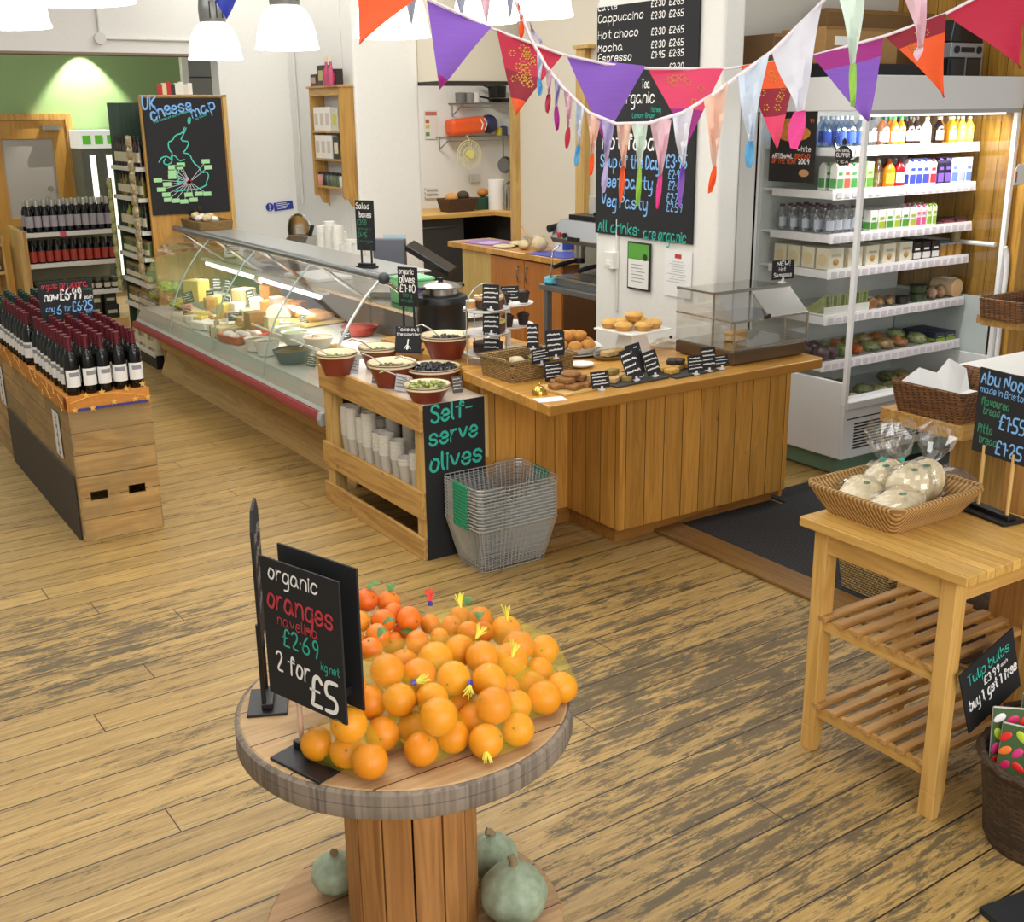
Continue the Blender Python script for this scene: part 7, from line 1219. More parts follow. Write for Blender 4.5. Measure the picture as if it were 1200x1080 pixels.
# on top of the fridge
CARD = PM('#a8814e', .8, var=.08, name='cardboard')
def cbox(label, px0, px1, z, h, y, d, c_, lab=False):
    a = px2x_any(px0, y, z+h/2); b = px2x_any(px1, y, z+h/2); o = solo('cardboard_box', label, 'box', M().bx(-(b-a)/2, (b-a)/2, 0, d, 0, h), c_, ((a+b)/2, y, z), 0, 'boxes on the fridge', bev=.004); part('tape', M().bx(-(b-a)/2+.001, (b-a)/2-.001, -.0015, -.0003, h*.93, h*.99).bx(-.025, .025, -.001, d, h, h+.001), PM('#8d6a3a', .5), o)
    if lab: part('label', M().bx(-(b-a)*.38, -(b-a)*.2, -.002, -.0005, h*.5, h*.75), CW, o)
def px2x_any(px, y, z): p = PY(px, 540, y); lo_, hi_ = 3., 9.; 
def px2x_any(px, y, z):
    lo_, hi_ = 3., 10.
    for _ in range(50):
        m_ = (lo_+hi_)/2; v = Vector((m_, y, z))-CAM; q = 600+F*v.dot(RT)/v.dot(_f)
        if q < px: lo_ = m_
        else: hi_ = m_
    return lo_
zt = 2.346
cbox('low dark-fronted cardboard box at the column end of the fridge top', 906, 952, zt, .24, 5.0, .3, PM('#6d5030', .8)); cbox('large brown cardboard box with a white label on the fridge top', 967, 1052, zt+.075, .20, 4.85, .35, CARD, True); cbox('wide brown cardboard box behind and above the labelled one', 968, 1110, zt+.075, .34, 5.205, .11, PM('#7d5f38', .8)); cbox('tall pale brown box at the wall end of the fridge top', 1150, 1196, zt, .30, 4.9, .3, PM('#8a6a3c', .8))
solo('black_case', 'long flat black case under the boxes on the fridge top', 'case', M().bx(0, px2x_any(1080, 4.72, zt)-px2x_any(975, 4.72, zt), 0, .48, 0, .072), BLACK, (px2x_any(975, 4.72, zt), 4.72, zt), bev=.008)
a, b_ = px2x_any(1112, 4.7, zt+.1), px2x_any(1150, 4.7, zt+.1); wd_ = b_-a; s = thing('stereo', 'silver and black mini stereo on top of the fridge', 'stereo', ((a+b_)/2, 4.7, zt)); SIL = PM('#a2a6ac', .3, .5)
part('cassette_body', M().bx(-wd_/2, wd_/2, 0, .2, 0, .115), PM('#17181b', .3), s, bev=.004); part('silver_panel', M().bx(-wd_/2, wd_/2, -.01, .2, .115, .20), SIL, s, bev=.006); part('top_dome', M().prism([(-wd_/2, .20), (wd_/2, .20), (wd_*.42, .30), (wd_*.1, .345), (-wd_*.42, .33)], -.005, .18, 'y'), PM('#15161a', .15), s, bev=.01)
for x in (-1, 1): part('door', M().bx(x*wd_*.24-wd_*.2, x*wd_*.24+wd_*.2, -.004, 0, .01, .105), PM('#24262a', .2), s); part('dial', M().cyl((x*wd_*.34, -.02, .16), (x*wd_*.34, -.01, .16), .022, 14), BLACK, s)
part('display', M().bx(-wd_*.2, wd_*.2, -.012, -.009, .145, .175), BLACK, s); part('frame_line', M().bx(-.003, .003, -.006, 0, .005, .115).bx(wd_/2-.006, wd_/2, -.006, 0, .005, .115), SIL, s)
# notice hanging on the timber wall
c = PY(1193, 205, 4.40); s = thing('paper_notice', 'white tag-shaped notice pinned to the timber wall beside the fridge', 'notice', (c.x+.02, 4.398, c.z)); part('sheet', M().prism([(-.06, -.06), (.06, -.06), (.06, .04), (.03, .065), (-.03, .065), (-.06, .03)], -.003, 0, 'y'), PM('#e8e4dc', .6), s); part('print', M().bx(-.05, -.035, -.0042, -.0028, -.045, .02), PM('#a85a5a', .6), s)
# ================================================================ RIGHT: shelves, bread table, bulbs
rs = thing('side_shelving', 'white shelves of bottles and tins beyond the timber post at the picture edge', 'shelving', (0, 0, 0)); rx0, rx1, ry = 6.905, 7.7, 4.30
for z in (1.62, 1.25, .95, .60): part('shelf', M().bx(rx0, rx1, ry, ry+.4, z-.05, z), PM('#e6e4e0', .4), rs, bev=.003)
part('back_panel', M().bx(rx0, rx1, ry+.4, ry+.42, 0, 2.2), PM('#3a2f28', .7), rs); part('base', M().bx(rx0, rx1, ry, ry+.4, 0, .5), W['pine_x'], rs)
kp = Kind(bot('bottle', '', [(0, 0), (.04, 0), (.042, .15), (.014, .21), (.014, .25), (0, .251)], CBT, PM('#e8e6e4', .4), PM('#8a6ab0', .5), .042, (.02, .13), 12, [(.016, .22), (.016, .265), (0, .267)]))
for i in range(5): kp.at((rx0+.06+.1*i, ry+.07, .601), 0, 'clear bottle with a lilac label on the low side shelf, %s from the timber post' % ORD[i], 'lilac-labelled bottles')
for i, (z, c_) in enumerate([(.951, '#b89a2a'), (.951, '#2a2420'), (.951, '#a88a2a'), (1.251, '#2a2a26'), (1.251, '#4a2a24'), (1.251, '#c8c4bc'), (1.621, '#d8c8a8'), (1.621, '#c84a3a'), (1.621, '#d8d4cc')]):
    o = solo('tin', 'tin on the %s side shelf, %s from the timber post' % (['middle', 'second', 'upper'][i//3], ORD[i % 3]), 'tin', M().lathe([(0, 0), (.045, 0), (.045, .13), (0, .13)], 16), PM(c_, .4), (rx0+.07+.11*(i % 3), ry+.08, z), smooth=True); part('label', label_patch(.0455, .02, .11), PM('#d8d0c0', .6), o)
# wicker trays on a stand in front of the fridge
DWK = weave('dark_wicker', '#a06a3a', '#6e4624', (14, 14, 75)); TRX, TRY = 4.70, 3.46
st2 = thing('basket_table', 'pine-edged display table with a white top under the wicker bread trays', 'table', (0, 0, 0)); part('tabletop', M().bx(4.76, 6.0, 3.30, 3.80, .60, .675), W['pine_x'], st2, bev=.004); part('pedestal', M().bx(5.30, 5.9, 3.36, 3.74, .012, .60), W['pine_z'], st2); part('white_top', M().bx(5.36, 6.0, 3.32, 3.80, .80, .825), PM('#eceae4', .6), st2); part('riser', M().bx(5.38, 5.95, 3.40, 3.74, .675, .80), W['pine_x'], st2)
s = thing('wicker_tray', 'brown wicker tray lined with white paper in front of the fridge', 'tray', (5.04, 3.52, .6765)); part('weave_body', tray_basket(M(), -.27, .27, -.19, .19, .155, .03, .016), DWK, s, smooth=True)
part('paper_lining', M().grid([[(-.27, -.18, .13), (-.1, -.2, .17), (.02, -.18, .12), (.12, -.19, .17), (.27, -.18, .13)], [(-.2, -.1, .06), (-.1, -.1, .05), (.02, -.1, .05), (.12, -.1, .05), (.2, -.1, .06)], [(-.2, .1, .06), (-.1, .1, .05), (.02, .1, .05), (.12, .1, .05), (.2, .1, .06)], [(-.27, .18, .15), (-.1, .2, .20), (.02, .18, .16), (.14, .2, .22), (.27, .18, .15)]]), PM('#f0efec', .8), s)
rb = PY(1188, 365, 4.05); s = thing('wicker_tray', 'small wicker tray sticking out from the side shelves by the timber post', 'tray', (rb.x+.25, 4.12, rb.z-.06)); part('weave_body', tray_basket(M(), -.28, .25, -.14, .14, .12, .012, .014), DWK, s, smooth=True); part('wooden_ledge', M().bx(-.25, .25, -.12, .14, -.05, -.001), W['pine_x'], s)
part('bracket', M().bx(-.2, -.17, .12, .21, -.05, -.001), W['pine_x'], s)
# butcher trolley
tx0, tx1, ty0, ty1, tz = 2.765, 3.37, 1.85, 2.50, .86
tr_ = thing('kitchen_trolley', 'pale beech butcher trolley with two slatted shelves carrying the bread basket', 'trolley', (0, 0, 0))
part('butcher_top', M().bx(tx0, tx1, ty0, ty1, tz-.034, tz), wood('beech_block', '#d4a95c', '#b88a40', 'y', .042, 'x', .4, knots=.15, gap='#b08238'), tr_, bev=.004)
ix0, ix1, iy0, iy1 = tx0+.035, tx1-.06, ty0+.055, ty1-.04
for a in (('y', ix0+.006, ix0+.028, iy0+.05, iy1-.05), ('y', ix1-.03, ix1-.008, iy0+.05, iy1-.05), ('x', ix0+.05, ix1-.05, iy0+.006, iy0+.028), ('x', ix0+.05, ix1-.05, iy1-.03, iy1-.008)): part('apron', M().bx(*a[1:], tz-.115, tz-.034), W['beech_'+a[0]], tr_)
for x in (ix0, ix1-.055):
    for y in (iy0, iy1-.055):
        q = 1 if x == ix0 else -1; e = .03 if q > 0 else 0; g = 0 if q > 0 else .03
        part('leg', M().hexa([(x, y, 0), (x+.055-.022, y, 0), (x+.055-.022, y+.055, 0), (x, y+.055, 0), (x, y, .09), (x+.055, y, .09), (x+.055, y+.055, .09), (x, y+.055, .09)]).bx(x, x+.055, y, y+.055, .09, tz-.034), W['beech_z'], tr_, bev=.003)
for z in (.135, .465):
    for x in (ix0+.012, ix1-.03): part('shelf_rail', M().prism([(iy0+.05, z)]+[(iy0+.05+(iy1-iy0-.10)*k/42, z+.038+.005*math.sin(k*PI/3)) for k in range(43)]+[(iy1-.05, z)], x, x+.018, 'x'), W['beech_y'], tr_)
    for k in range(7): y = iy0+.055+(iy1-iy0-.13)*k/6; part('slat', M().bx(ix0-.002, ix1-.012, y, y+.034, z+.036, z+.056), wood('slat_beech', '#b98d52', '#946a34', 'x', knots=.2) if z == .135 and k == 0 else bpy.data.materials['slat_beech'], tr_, bev=.003)
def stakes(name, c1, c2):
    m, nt, b = newmat(name); b.inputs['Roughness'].default_value = .65; tc = N(nt, 'ShaderNodeTexCoord'); sp = N(nt, 'ShaderNodeSeparateXYZ'); nt.links.new(tc.outputs['Object'], sp.inputs[0])
    u = math_(nt, 'ADD', sp.outputs[0], sp.outputs[1]); d = math_(nt, 'SUBTRACT', sp.outputs[0], sp.outputs[1]); zz = math_(nt, 'MULTIPLY', sp.outputs[2], 95.)
    sn = N(nt, 'ShaderNodeMath', operation='SINE'); nt.links.new(math_(nt, 'MULTIPLY', math_(nt, 'ADD', u, math_(nt, 'MULTIPLY', sp.outputs[2], .15)), 380.), sn.inputs[0])
    bd_ = N(nt, 'ShaderNodeMath', operation='SINE'); nt.links.new(zz, bd_.inputs[0]); f = math_(nt, 'ADD', math_(nt, 'MULTIPLY', sn.outputs[0], .5), math_(nt, 'ADD', math_(nt, 'MULTIPLY', bd_.outputs[0], .12), .5), True)
    nt.links.new(mixc(nt, f, lin(c2), lin(c1)), b.inputs['Base Color']); bp = N(nt, 'ShaderNodeBump'); bp.inputs['Strength'].default_value = .7; bp.inputs['Distance'].default_value = .004; nt.links.new(f, bp.inputs['Height']); nt.links.new(bp.outputs[0], b.inputs['Normal']); return m
LW = stakes('light_wicker', '#c59c60', '#7d5a2c'); s = thing('bread_basket', 'pale wicker basket of bagged flat breads on the trolley top', 'basket', (3.045, 2.345, tz+.001))
part('weave_body', tray_basket(M(), -.175, .175, -.145, .145, .095, .05, .012, rc=.035), LW, s, smooth=True); R_ = [(-.225, -.195), (.225, -.195), (.225, .195), (-.225, .195)]
part('rim_braid', M().tube([(x*.985, y*.985, .098) for x, y in ((-.225, -.17), (-.20, -.195), (.20, -.195), (.225, -.17), (.225, .17), (.20, .195), (-.20, .195), (-.225, .17))], .0095, 8, True), LW, s, smooth=True)
FILM = glass('crinkled_film', (.985, .985, .98), .88, .12); PIT, GRN = PM('#e6d4ae', .7, var=.15, name='flat_bread'), PM('#3a7a4a', .5)
def breadbag(label, x, y, z, n, ang, r, lean, mouth=None, tie=None):
    b = thing('bread_bag', label, 'bag', (x, y, z), ang, 'bagged flat breads in the basket'); st_ = .027
    for k in range(n): part('flat_bread', M().ball((0, 0, 0), (r, r*.9, .0125), 20, 10, lambda q: 1+.05*noise.noise(q*2+Vector((k, 0, 0)))).xf(T((k-(n-1)/2)*st_, 0, r*.8*math.sin(lean)+.018, 0, PI-lean)), PIT, b, smooth=True)
    L = n*st_*.5*math.sin(lean)+r*math.cos(lean)+.012
    part('film', M().ball((0, 0, r*.8*math.sin(lean)+.018), (L+.008, r*1.06, r*.9*math.sin(lean)+.022), 26, 16, lambda q: 1+.12*noise.noise(q*3+Vector((x*9, y*9, 0)))+.07*noise.noise(q*10)), FILM, b, smooth=False)
    if mouth:
        tp = Vector(mouth); part('tie', M().ball(tuple(tp), (.011, .011, .008), 8, 6), PM('#28a898', .4), b, smooth=True)
        part('bag_mouth', M().lathe([(.008, 0), (.03, .025), (.05, .06), (.06, .10), (.045, .14)], 18, fn=lambda a, z_: 1+.25*math.sin(a*5+z_*40)).xf(Matrix.Translation(tp) @ Vector((tp.x, tp.y, tp.z*.8)).to_track_quat('Z', 'Y').to_matrix().to_4x4()), FILM, b)
    part('print', M().ball((-.02, -r*.3, r*1.55*math.sin(lean)+.034), (.016, .012, .003), 8, 6), GRN, b, smooth=True)
z_ = tz+.016
breadbag('bag of flat breads lying at the fridge-side end of the basket', 2.965, 2.42, z_, 3, .5, .075, .55); breadbag('large clear bag of flat breads at the near corner of the basket', 2.975, 2.275, z_, 4, .25, .08, .5); breadbag('bag of upright flat breads in the middle of the basket, tied in turquoise', 3.085, 2.32, z_, 3, .2, .078, 1.15, (-.01, .03, .165)); breadbag('bag of flat breads with its open mouth standing up at the back', 3.10, 2.44, z_, 3, .1, .07, 1.0, (-.01, .0, .14)); breadbag('bag of pink-tinged flat breads at the sign end of the basket', 3.165, 2.33, z_, 3, .15, .075, 1.2, (.06, .01, .13))
s = board('chalkboard_sign', 'black flavoured and pitta bread price sign on wooden posts on the trolley', 'sign', (3.285, 2.135, tz+.001), math.radians(-99), .228, .285,
 [('Abu Noor', .012, .235, .042, .20, CB, .14), ('made in Bristol...', .012, .205, .022, .20, CB, .13), ('flavoured', .02, .165, .026, .12, CK, .13), ('bread', .035, .135, .026, .07, CK, .13), ('£1·55', .105, .10, .048, .11, CB, .14), ('Pitta', .02, .07, .03, .065, CK, .13), ('bread', .03, .035, .028, .075, CK, .13), ('£1·25', .10, .015, .045, .115, CB, .14)], z0=.20, t=.006, stand=(.20, .105, .010), legcol=W['pale_z'])
s = thing('seeded_loaf', 'seeded brown loaf in a clear bag behind the bread price sign', 'bread', (3.43, 2.36, .80)); s.location = (3.30, 2.40, tz+.002)
s.location = (3.325, 2.33, tz+.002)
part('loaf', M().ball((0, 0, .05), (.045, .10, .05), 18, 12, lambda q: 1+.06*noise.noise(q*5)), PM('#6b4a28', .8, var=.5), s, smooth=True); part('film', M().ball((0, 0, .055), (.05, .115, .06), 18, 12, lambda q: 1+.14*noise.noise(q*4)), FILM, s, smooth=True)
# timber display at the right edge
s = thing('timber_display', 'tall timber upright of a display stand at the picture edge behind the bread sign', 'stand', (0, 0, 0)); part('upright', M().bx(3.43, 3.50, 1.92, 2.20, 0, 1.10), wood('warm_upright', '#b98648', '#94662c', 'z', knots=.2), s, bev=.004); part('shelf', M().bx(3.50, 4.0, 1.92, 2.20, .85, .88).bx(3.50, 4.0, 1.92, 2.20, .30, .33), W['pine_x'], s); part('side_panel', M().bx(4.0, 4.05, 1.92, 2.20, 0, 1.1), W['pine_z'], s)
s = thing('wicker_basket', 'small pale wicker basket standing on the mat behind the trolley', 'basket', (4.12, 3.20, .013)); part('weave_body', tray_basket(M(), -.12, .12, -.14, .14, .27, .03, .012), weave('straw_weave', '#cdb47c', '#a88c52', (60, 60, 40)), s, smooth=True)
solo('dark_crate', 'dark brown woven crate on the mat under the trolley', 'crate', tray_basket(M(), -.16, .16, -.16, .16, .20, .02, .014), weave('brown_crate_weave', '#5a3a26', '#3a2418', (50, 50, 50)), (3.93, 2.65, .021), .0, smooth=True)
# tulip bulb basket
tbx, tby = 2.99, 1.655; BWK = weave('black_wicker', '#59432f', '#33241a', (20, 20, 56)); s = thing('tulip_basket', 'tall round dark wicker basket of tulip bulb packets on the floor', 'basket', (tbx, tby, 0))
part('weave_body', M().lathe([(0, 0), (.165, 0), (.172, .02), (.185, .16), (.205, .31), (.212, .325), (.20, .33), (.19, .31), (.17, .10), (.155, .03), (0, .03)], 44, fn=lambda a, z: 1+.012*math.sin(a*22+z*90)).xf(Matrix.Diagonal((.95, .95, .88, 1))), BWK, s, smooth=True)
part('rim_braid', M().tube([(1*.197*math.cos(2*PI*i/48), .197*math.sin(2*PI*i/48), .289+.006*math.sin(i*2.1)) for i in range(48)], .014, 8, True), BWK, s, smooth=True); part('handle', M().tube([(.05, .19, .29), (.07, .205, .35), (.13, .17, .36), (.16, .12, .29)], .012, 8), BWK, s, smooth=True)
TU = [PM(c, .4) for c in ('#d8387a', '#e85aa0', '#d82a24', '#e8e4e6', '#f07a2a', '#b8cc3a', '#c81e5a')]; TGN = PM('#3c5a2c', .5)
rn = random.Random(21)
def packet(label, x, y, z, rz, tilt):
    o = thing('bulb_packet', label, 'packet', (x, y, z), rz, 'tulip bulb packets in the basket'); tm = Matrix.Rotation(tilt, 4, 'X'); part('bag', M().bx(-.075, .075, -.005, .005, 0, .20, tm), PM('#c9c4c0', .3), o, bev=.005); part('picture', M().bx(-.073, .073, -.0065, -.005, .006, .196, tm), TGN, o)
    for k in range(16):
        cx_2, cz_2 = -.052+.035*(k % 4)+rn.uniform(-.006, .006), .035+.044*(k//4)+rn.uniform(-.006, .006); a = rn.uniform(-1.1, 1.1)
        part('tulip_print', M().ball((0, 0, 0), (.012, .0022, .026), 10, 7, lambda q: 1-.45*max(0, q.z)).xf(tm @ T(cx_2, -.0075, cz_2, 0, a, 0)), TU[(k*3+int(x*500)) % 7], o, smooth=True)
for n, (dx_, dy_, z, rz, tl, lab) in enumerate([(-.09, .03, .24, -1.1, -.25, 'leaning on the rim by the trolley'), (-.045, .085, .27, -.75, -.15, 'against the black bulbs sign'), (-.03, .0, .25, -1.0, -.45, 'in the middle of the heap'), (-.05, -.08, .22, -1.2, -.5, 'at the front rim'), (.06, .06, .29, -.9, -.15, 'standing tallest at the back'), (.07, -.02, .26, -1.05, -.35, 'on the far side from the trolley'), (.04, -.10, .23, -1.3, -.5, 'lowest at the front')]):
    packet('tulip bulb packet in the dark basket, %s' % lab, tbx+dx_, tby+dy_, z-.05, rz, tl)
s = board('chalkboard_sign', 'black tulip bulbs price sign tilted behind the dark wicker basket', 'sign', (3.035, 1.883, .335), 0, .265, .24, [('Tulip bulbs', .03, .175, .038, .21, CG, .13), ('£3·99', .10, .13, .03, .08, CW, .14), ('each', .185, .14, .014, .035, CW, .14), ('buy 1, get 1 free', .02, .08, .04, .24, CW, .15)], t=.005); s.rotation_euler = (0, math.radians(-20.6), 0)
part('stake', M().bx(-.01, .01, .004, .010, -.30, .05), BLACK, s)
# ================================================================ BUNTING
def silk(name, c, c2=None):
    m, nt, b = newmat(name); b.inputs['Roughness'].default_value = .55; tc = N(nt, 'ShaderNodeTexCoord'); n = noise_(nt, mapping(nt, tc.outputs['Object'], (10, 10, 190)), 1, 3, .6)
    nt.links.new(mixc(nt, math_(nt, 'MULTIPLY', n, .6), lin(c), lin(c2 or c)), b.inputs['Base Color']); tr = N(nt, 'ShaderNodeBsdfTranslucent'); tr.inputs[0].default_value = lin(c); mx = N(nt, 'ShaderNodeMixShader'); mx.inputs[0].default_value = .35
    nt.links.new(b.outputs[0], mx.inputs[1]); nt.links.new(tr.outputs[0], mx.inputs[2]); nt.links.new(mx.outputs[0], nt.nodes['Material Output'].inputs[0]); return m
SK = {'orange': silk('orange_silk', '#ee5a1e', '#f5783a'), 'purple': silk('purple_silk', '#8a55c4', '#a678dc'), 'red': silk('red_silk', '#b81c3c', '#d03054'), 'pink': silk('pink_silk', '#e8406e', '#f0648a'), 'magenta': silk('magenta_silk', '#a82a8a', '#c040a0'), 'crimson': silk('crimson_silk', '#c41c40', '#d83c5c'), 'dark': silk('dark_red_silk', '#94182e', '#b02a40'),
 'white': silk('white_cotton', '#e8e8f0', '#f4f4f8'), 'peach': silk('peach_cotton', '#f2cdb8', '#f6dccc'), 'mint': silk('mint_cotton', '#dfece0', '#e8f2ea'), 'rose': silk('rose_cotton', '#eac6d0', '#f2d8e0'), 'lilac': silk('lilac_cotton', '#c4b8dc', '#d4cce8'), 'ice': silk('ice_cotton', '#dbe6f2', '#e8eff8'), 'grey': silk('grey_cotton', '#a8aec0', '#b8bccc'), 'lime': silk('lime_silk', '#9acc4a', '#b4dc6a'), 'sky': silk('sky_silk', '#5aaad8', '#7abce0'), 'hot': silk('hot_pink_silk', '#e83a94', '#f060a8'), 'blue': silk('deep_blue_silk', '#2c3aa8', '#3c4cc0')}
TAPE = PM('#dcd2d6', .7, name='bunting_tape'); GOLD = PM('#b8842c', .4, .3, name='gold_print')
def cloth(P, thick=.0012):
    m = M().grid(P); n = len(m.v); d = _f*thick
    back = M().grid([[Vector(q)+d for q in row] for row in P]); return m.join(back)
def pennant(parent, D, TL, TR, TIP, bands, seed=0, wave=.012, gold=False, nm='pennant'):
    """triangle of cloth between two points of the cord and a hanging tip; bands = [(from, material)] down its length"""
    a, b, c = PD(*TL, D), PD(*TR, D), PD(*TIP, D); hold = None; R_ = 14; C_ = 8; r = random.Random(seed)
    ph = r.uniform(0, 6)
    def pt(u, v): # u down, v across
        l, q = a.lerp(c, u), b.lerp(c, u); p = l.lerp(q, v); return p + _f*(wave*math.sin(v*3.1+u*4+ph)*(1-u*.3)) 
    for i, (u0, m_) in enumerate(bands):
        u1 = bands[i+1][0] if i+1 < len(bands) else 1.; k = max(2, int(R_*(u1-u0)))
        P = [[pt(u0+(u1-u0)*j/k, v/C_) for v in range(C_+1)] for j in range(k+1)]; o = link(nm if hold is None else 'band', cloth(P), SK[m_], parent if hold is None else hold, True)
        if hold is None: hold = o
    if gold:
        g = M()
        for k in range(gold):
            u, v = r.uniform(.08, .55), r.uniform(.2, .8); p = pt(u, v)-_f*.002
            for j in range(6): an = 2*PI*j/6; g.add([p+RT*(.003*math.cos(an+t_))+UP*(.003*math.sin(an+t_))+RT*(.008*math.cos(an))+UP*(.008*math.sin(an)) for t_ in (0, 1.57, 3.14, 4.71)], [(0, 1, 2, 3)])
        link('gold_print', g, GOLD, hold)
    return hold
def cord(parent, D, pts, r=.0042):
    P = [PD(x, y, D) for x, y in pts]; Q = []
    for i in range(len(P)-1):
        for k in range(4): Q.append(P[i].lerp(P[i+1], k/4))
    Q.append(P[-1]); link('cord', M().tube(Q, r, 6), TAPE, parent, True)
D1 = 3.3; bt = thing('saree_bunting', 'string of large bright silk pennants in orange, purple and red across the shop', 'bunting', (0, 0, 0))
cord(bt, D1, [(150, -420), (415, -60), (500, -2), (578, 34), (660, 64), (710, 75), (758, 80), (850, 81), (950, 66), (1040, 41), (1108, 16), (1200, -32), (1500, -260)])
for n, (a, b_, c, bands, g) in enumerate([((418, -58), (490, -6), (421, 53), [(0, 'orange')], 0), ((500, -1), (576, 33), (515, 104), [(0, 'purple'), (.84, 'magenta')], 0), ((582, 36), (660, 63), (604, 136), [(0, 'crimson'), (.42, 'dark'), (.78, 'orange')], 26), ((665, 65), (756, 79), (707, 165), [(0, 'purple'), (.86, 'magenta')], 0), ((760, 79), (847, 82), (806, 168), [(0, 'pink'), (.55, 'magenta')], 9),
    ((868, 78), (938, 69), (911, 173), [(0, 'orange'), (.30, 'dark'), (.62, 'pink')], 8), ((950, 67), (1037, 43), (1018, 142), [(0, 'magenta'), (.22, 'purple')], 0), ((1039, 41), (1107, 17), (1107, 114), [(0, 'dark'), (.22, 'orange')], 6), ((1110, 15), (1203, -34), (1196, 80), [(0, 'crimson')], 0)]): pennant(bt, D1, a, b_, c, bands, n, gold=g)
def tailed(parent, D, TL, TR, mid, tip, body, tail, seed):
    """long thin pennant that narrows to a ribbon and ends in a coloured tail"""
    a, b, c, e = PD(*TL, D), PD(*TR, D), PD(*mid, D), PD(*tip, D); r = random.Random(seed); ph = r.uniform(0, 6); rows = []
    tw = max(.006, (b-a).length*.10)
    for i in range(11):
        u = i/10; l, q = a.lerp(c-RT*tw*.5, u**.85), b.lerp(c+RT*tw*.5, u**.85); rows.append([l.lerp(q, v/4)+_f*(.012*math.sin(v*1.6+u*5+ph)) for v in range(5)])
    o = link('pennant', cloth(rows), SK[body], parent, True); rows = []
    for i in range(8):
        u = i/7; p = c.lerp(e, u); w_ = tw*(.5+.62*math.sin(PI*min(1, u*.9+.08))); rows.append([p+RT*w_*(v/2-1)*1.0+_f*(.006*math.sin(v+u*4+ph)) for v in range(5)])
    link('tail', cloth(rows), SK[tail], o, True)
D2 = 2.7; b2_ = thing('ribbon_bunting', 'string of slim pastel pennants with coloured tails hanging below the bright bunting', 'bunting', (0, 0, 0))
cord(b2_, D2, [(560, -120), (607, 8), (622, 45), (640, 78), (660, 103), (690, 132), (722, 145), (760, 144), (800, 132), (835, 111), (862, 91), (905, 60), (966, 0), (1060, -120)])
for n, (a, b_, m_, t_, body, tail) in enumerate([((606, 2), (613, 15), (611, 26), (611, 44), 'orange', 'orange'), ((619, 22), (627, 42), (624, 36), (634, 50), 'lilac', 'lilac'), ((629, 58), (636, 74), (632, 92), (633, 112), 'ice', 'sky'), ((640, 78), (647, 86), (643, 110), (641, 132), 'rose', 'red'), ((650, 92), (657, 101), (652, 125), (653, 152), 'lilac', 'magenta'), ((661, 104), (671, 116), (666, 150), (664, 173), 'rose', 'crimson'), ((674, 120), (684, 128), (678, 170), (675, 195), 'ice', 'sky'), ((688, 131), (704, 141), (694, 180), (692, 205), 'peach', 'orange'),
  ((705, 141), (720, 145), (711, 190), (707, 226), 'lilac', 'lilac'), ((723, 146), (740, 146), (730, 195), (727, 237), 'peach', 'orange'), ((740, 146), (759, 145), (750, 195), (747, 241), 'mint', 'lime'), ((763, 144), (788, 138), (774, 205), (770, 244), 'rose', 'hot'), ((788, 137), (813, 124), (800, 195), (796, 243), 'white', 'purple'), ((824, 118), (852, 97), (838, 195), (832, 226), 'peach', 'orange'), ((864, 90), (901, 63), (879, 165), (878, 197), 'ice', 'sky'), ((905, 60), (965, 0), (937, 130), (930, 174), 'white', 'hot')]): tailed(b2_, D2, a, b_, m_, t_, body, tail, n+40)
D3 = 2.5; b3_ = thing('ribbon_bunting', 'upper pastel bunting at the frame top above the fridge with mint and pink pennants', 'bunting', (0, 0, 0)); cord(b3_, D3, [(860, -160), (960, -50), (1020, -40), (1095, -55), (1220, -160)])
tailed(b3_, D3, (973, -48), (1018, -40), (1000, 75), (999, 124), 'mint', 'lime', 71); tailed(b3_, D3, (1052, -46), (1094, -54), (1078, 55), (1074, 70), 'rose', 'rose', 72)
b4_ = thing('ribbon_bunting', 'short grey and pink pennants at the frame top behind the first purple pennant', 'bunting', (0, 0, 0)); D4 = 3.7; cord(b4_, D4, [(400, -160), (470, -42), (540, -36), (605, -60), (700, -160)])
for n, (x0, x1, xt, yt, c) in enumerate([(466, 494, 482, 30, 'grey'), (524, 552, 541, 22, 'grey'), (555, 580, 570, 31, 'rose'), (588, 606, 598, 27, 'grey')]): pennant(b4_, D4, (x0, -40), (x1, -40), (xt, yt), [(0, c)], n+80)
b5_ = thing('blue_bunting', 'deep blue pennant tip close to the lens at the top beside the first lamp', 'bunting', (0, 0, 0)); cord(b5_, 1.7, [(150, -160), (230, -40), (292, -38), (380, -160)], .003); pennant(b5_, 1.7, (228, -40), (294, -38), (264, 20), [(0, 'blue')], 90)
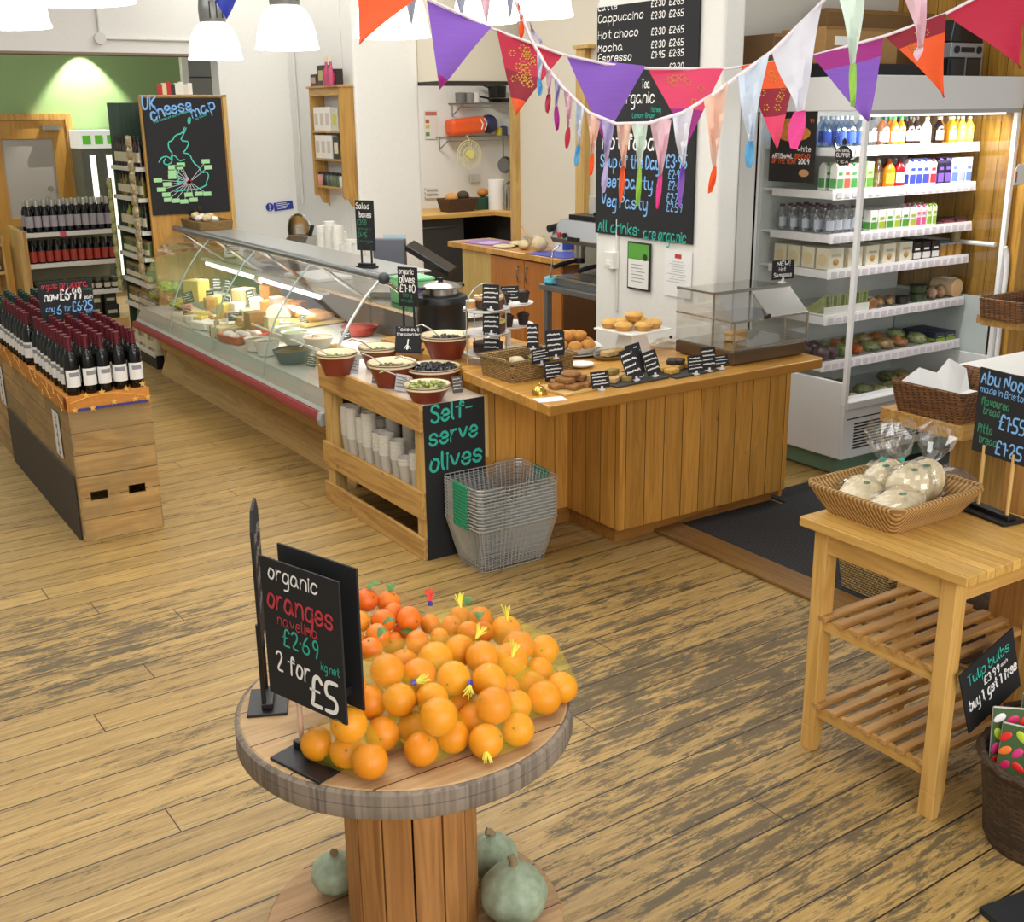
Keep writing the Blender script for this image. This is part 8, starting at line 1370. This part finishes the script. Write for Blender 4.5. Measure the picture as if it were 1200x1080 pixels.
# ================================================================ PENDANT LAMPS
SHD = PM('#fffdf6', .4, 0, 1.35, name='glowing_shade'); CAP = PM('#8f908c', .35, .6, name='lamp_cap')
def lamp(label, cx, yb, wpx, power=6, R_=.19):
    D = 2*R_*F/wpx; p = PD(cx, yb, D); s = thing('pendant_lamp', label, 'lamp', p, 0, 'white bell pendant lamps')
    pf = [(R_*1.0, 0), (R_*1.01, .008), (R_*.97, .02), (R_*.92, .09), (R_*.80, .17), (R_*.62, .225), (R_*.42, .25), (R_*.40, .25), (R_*.60, .218), (R_*.78, .165), (R_*.89, .09), (R_*.94, .02), (R_*.96, .0), (R_, 0)]
    part('shade', M().lathe(pf, 40), SHD, s, smooth=True); part('cap', M().lathe([(R_*.45, .245), (R_*.48, .26), (R_*.5, .33), (R_*.46, .40), (R_*.3, .43), (.02, .44), (0, .44)], 24), CAP, s, smooth=True)
    part('cap_slots', M().join(M().bx(-.004, .004, -R_*.50, -R_*.47, .27, .38)).join(M().bx(-.004, .004, -R_*.50, -R_*.47, .27, .38), T(rz=.5)).join(M().bx(-.004, .004, -R_*.50, -R_*.47, .27, .38), T(rz=-.5)), BLACK, s)
    part('flex', M().cyl((0, 0, .43), (0, 0, 4.0-p.z), .006, 6), PM('#d8d8d4', .5), s); part('bulb', M().ball((0, 0, .13), .05, 14, 9), PM('#ffffff', .4, 0, 6, name='lamp_bulb'), s, smooth=True)
    l = bpy.data.lights.new('pendant_bulb', 'POINT'); l.energy = power; l.shadow_soft_size = .06; l.color = (1, .96, .88); o = bpy.data.objects.new('pendant_bulb', l); o.location = (p.x, p.y, p.z+.02); COL.objects.link(o)
lamp('white bell lamp hanging above the cheese map', 253, 70, 63); lamp('white bell lamp hanging above the blue safety sign', 337, 58, 74); lamp('white bell lamp behind the first orange and purple pennants', 460, 44, 90)
lamp('white bell lamp at the top corner over the wine crates', 4, 32, 108); lamp('white bell lamp nearest the lens at the top, only its rim showing', 72, 2, 168, 10); lamp('white bell lamp beside the first red pennant near the menu board', 612, 20, 120); lamp('white bell lamp farther back between the purple and red pennants', 568, 27, 76)
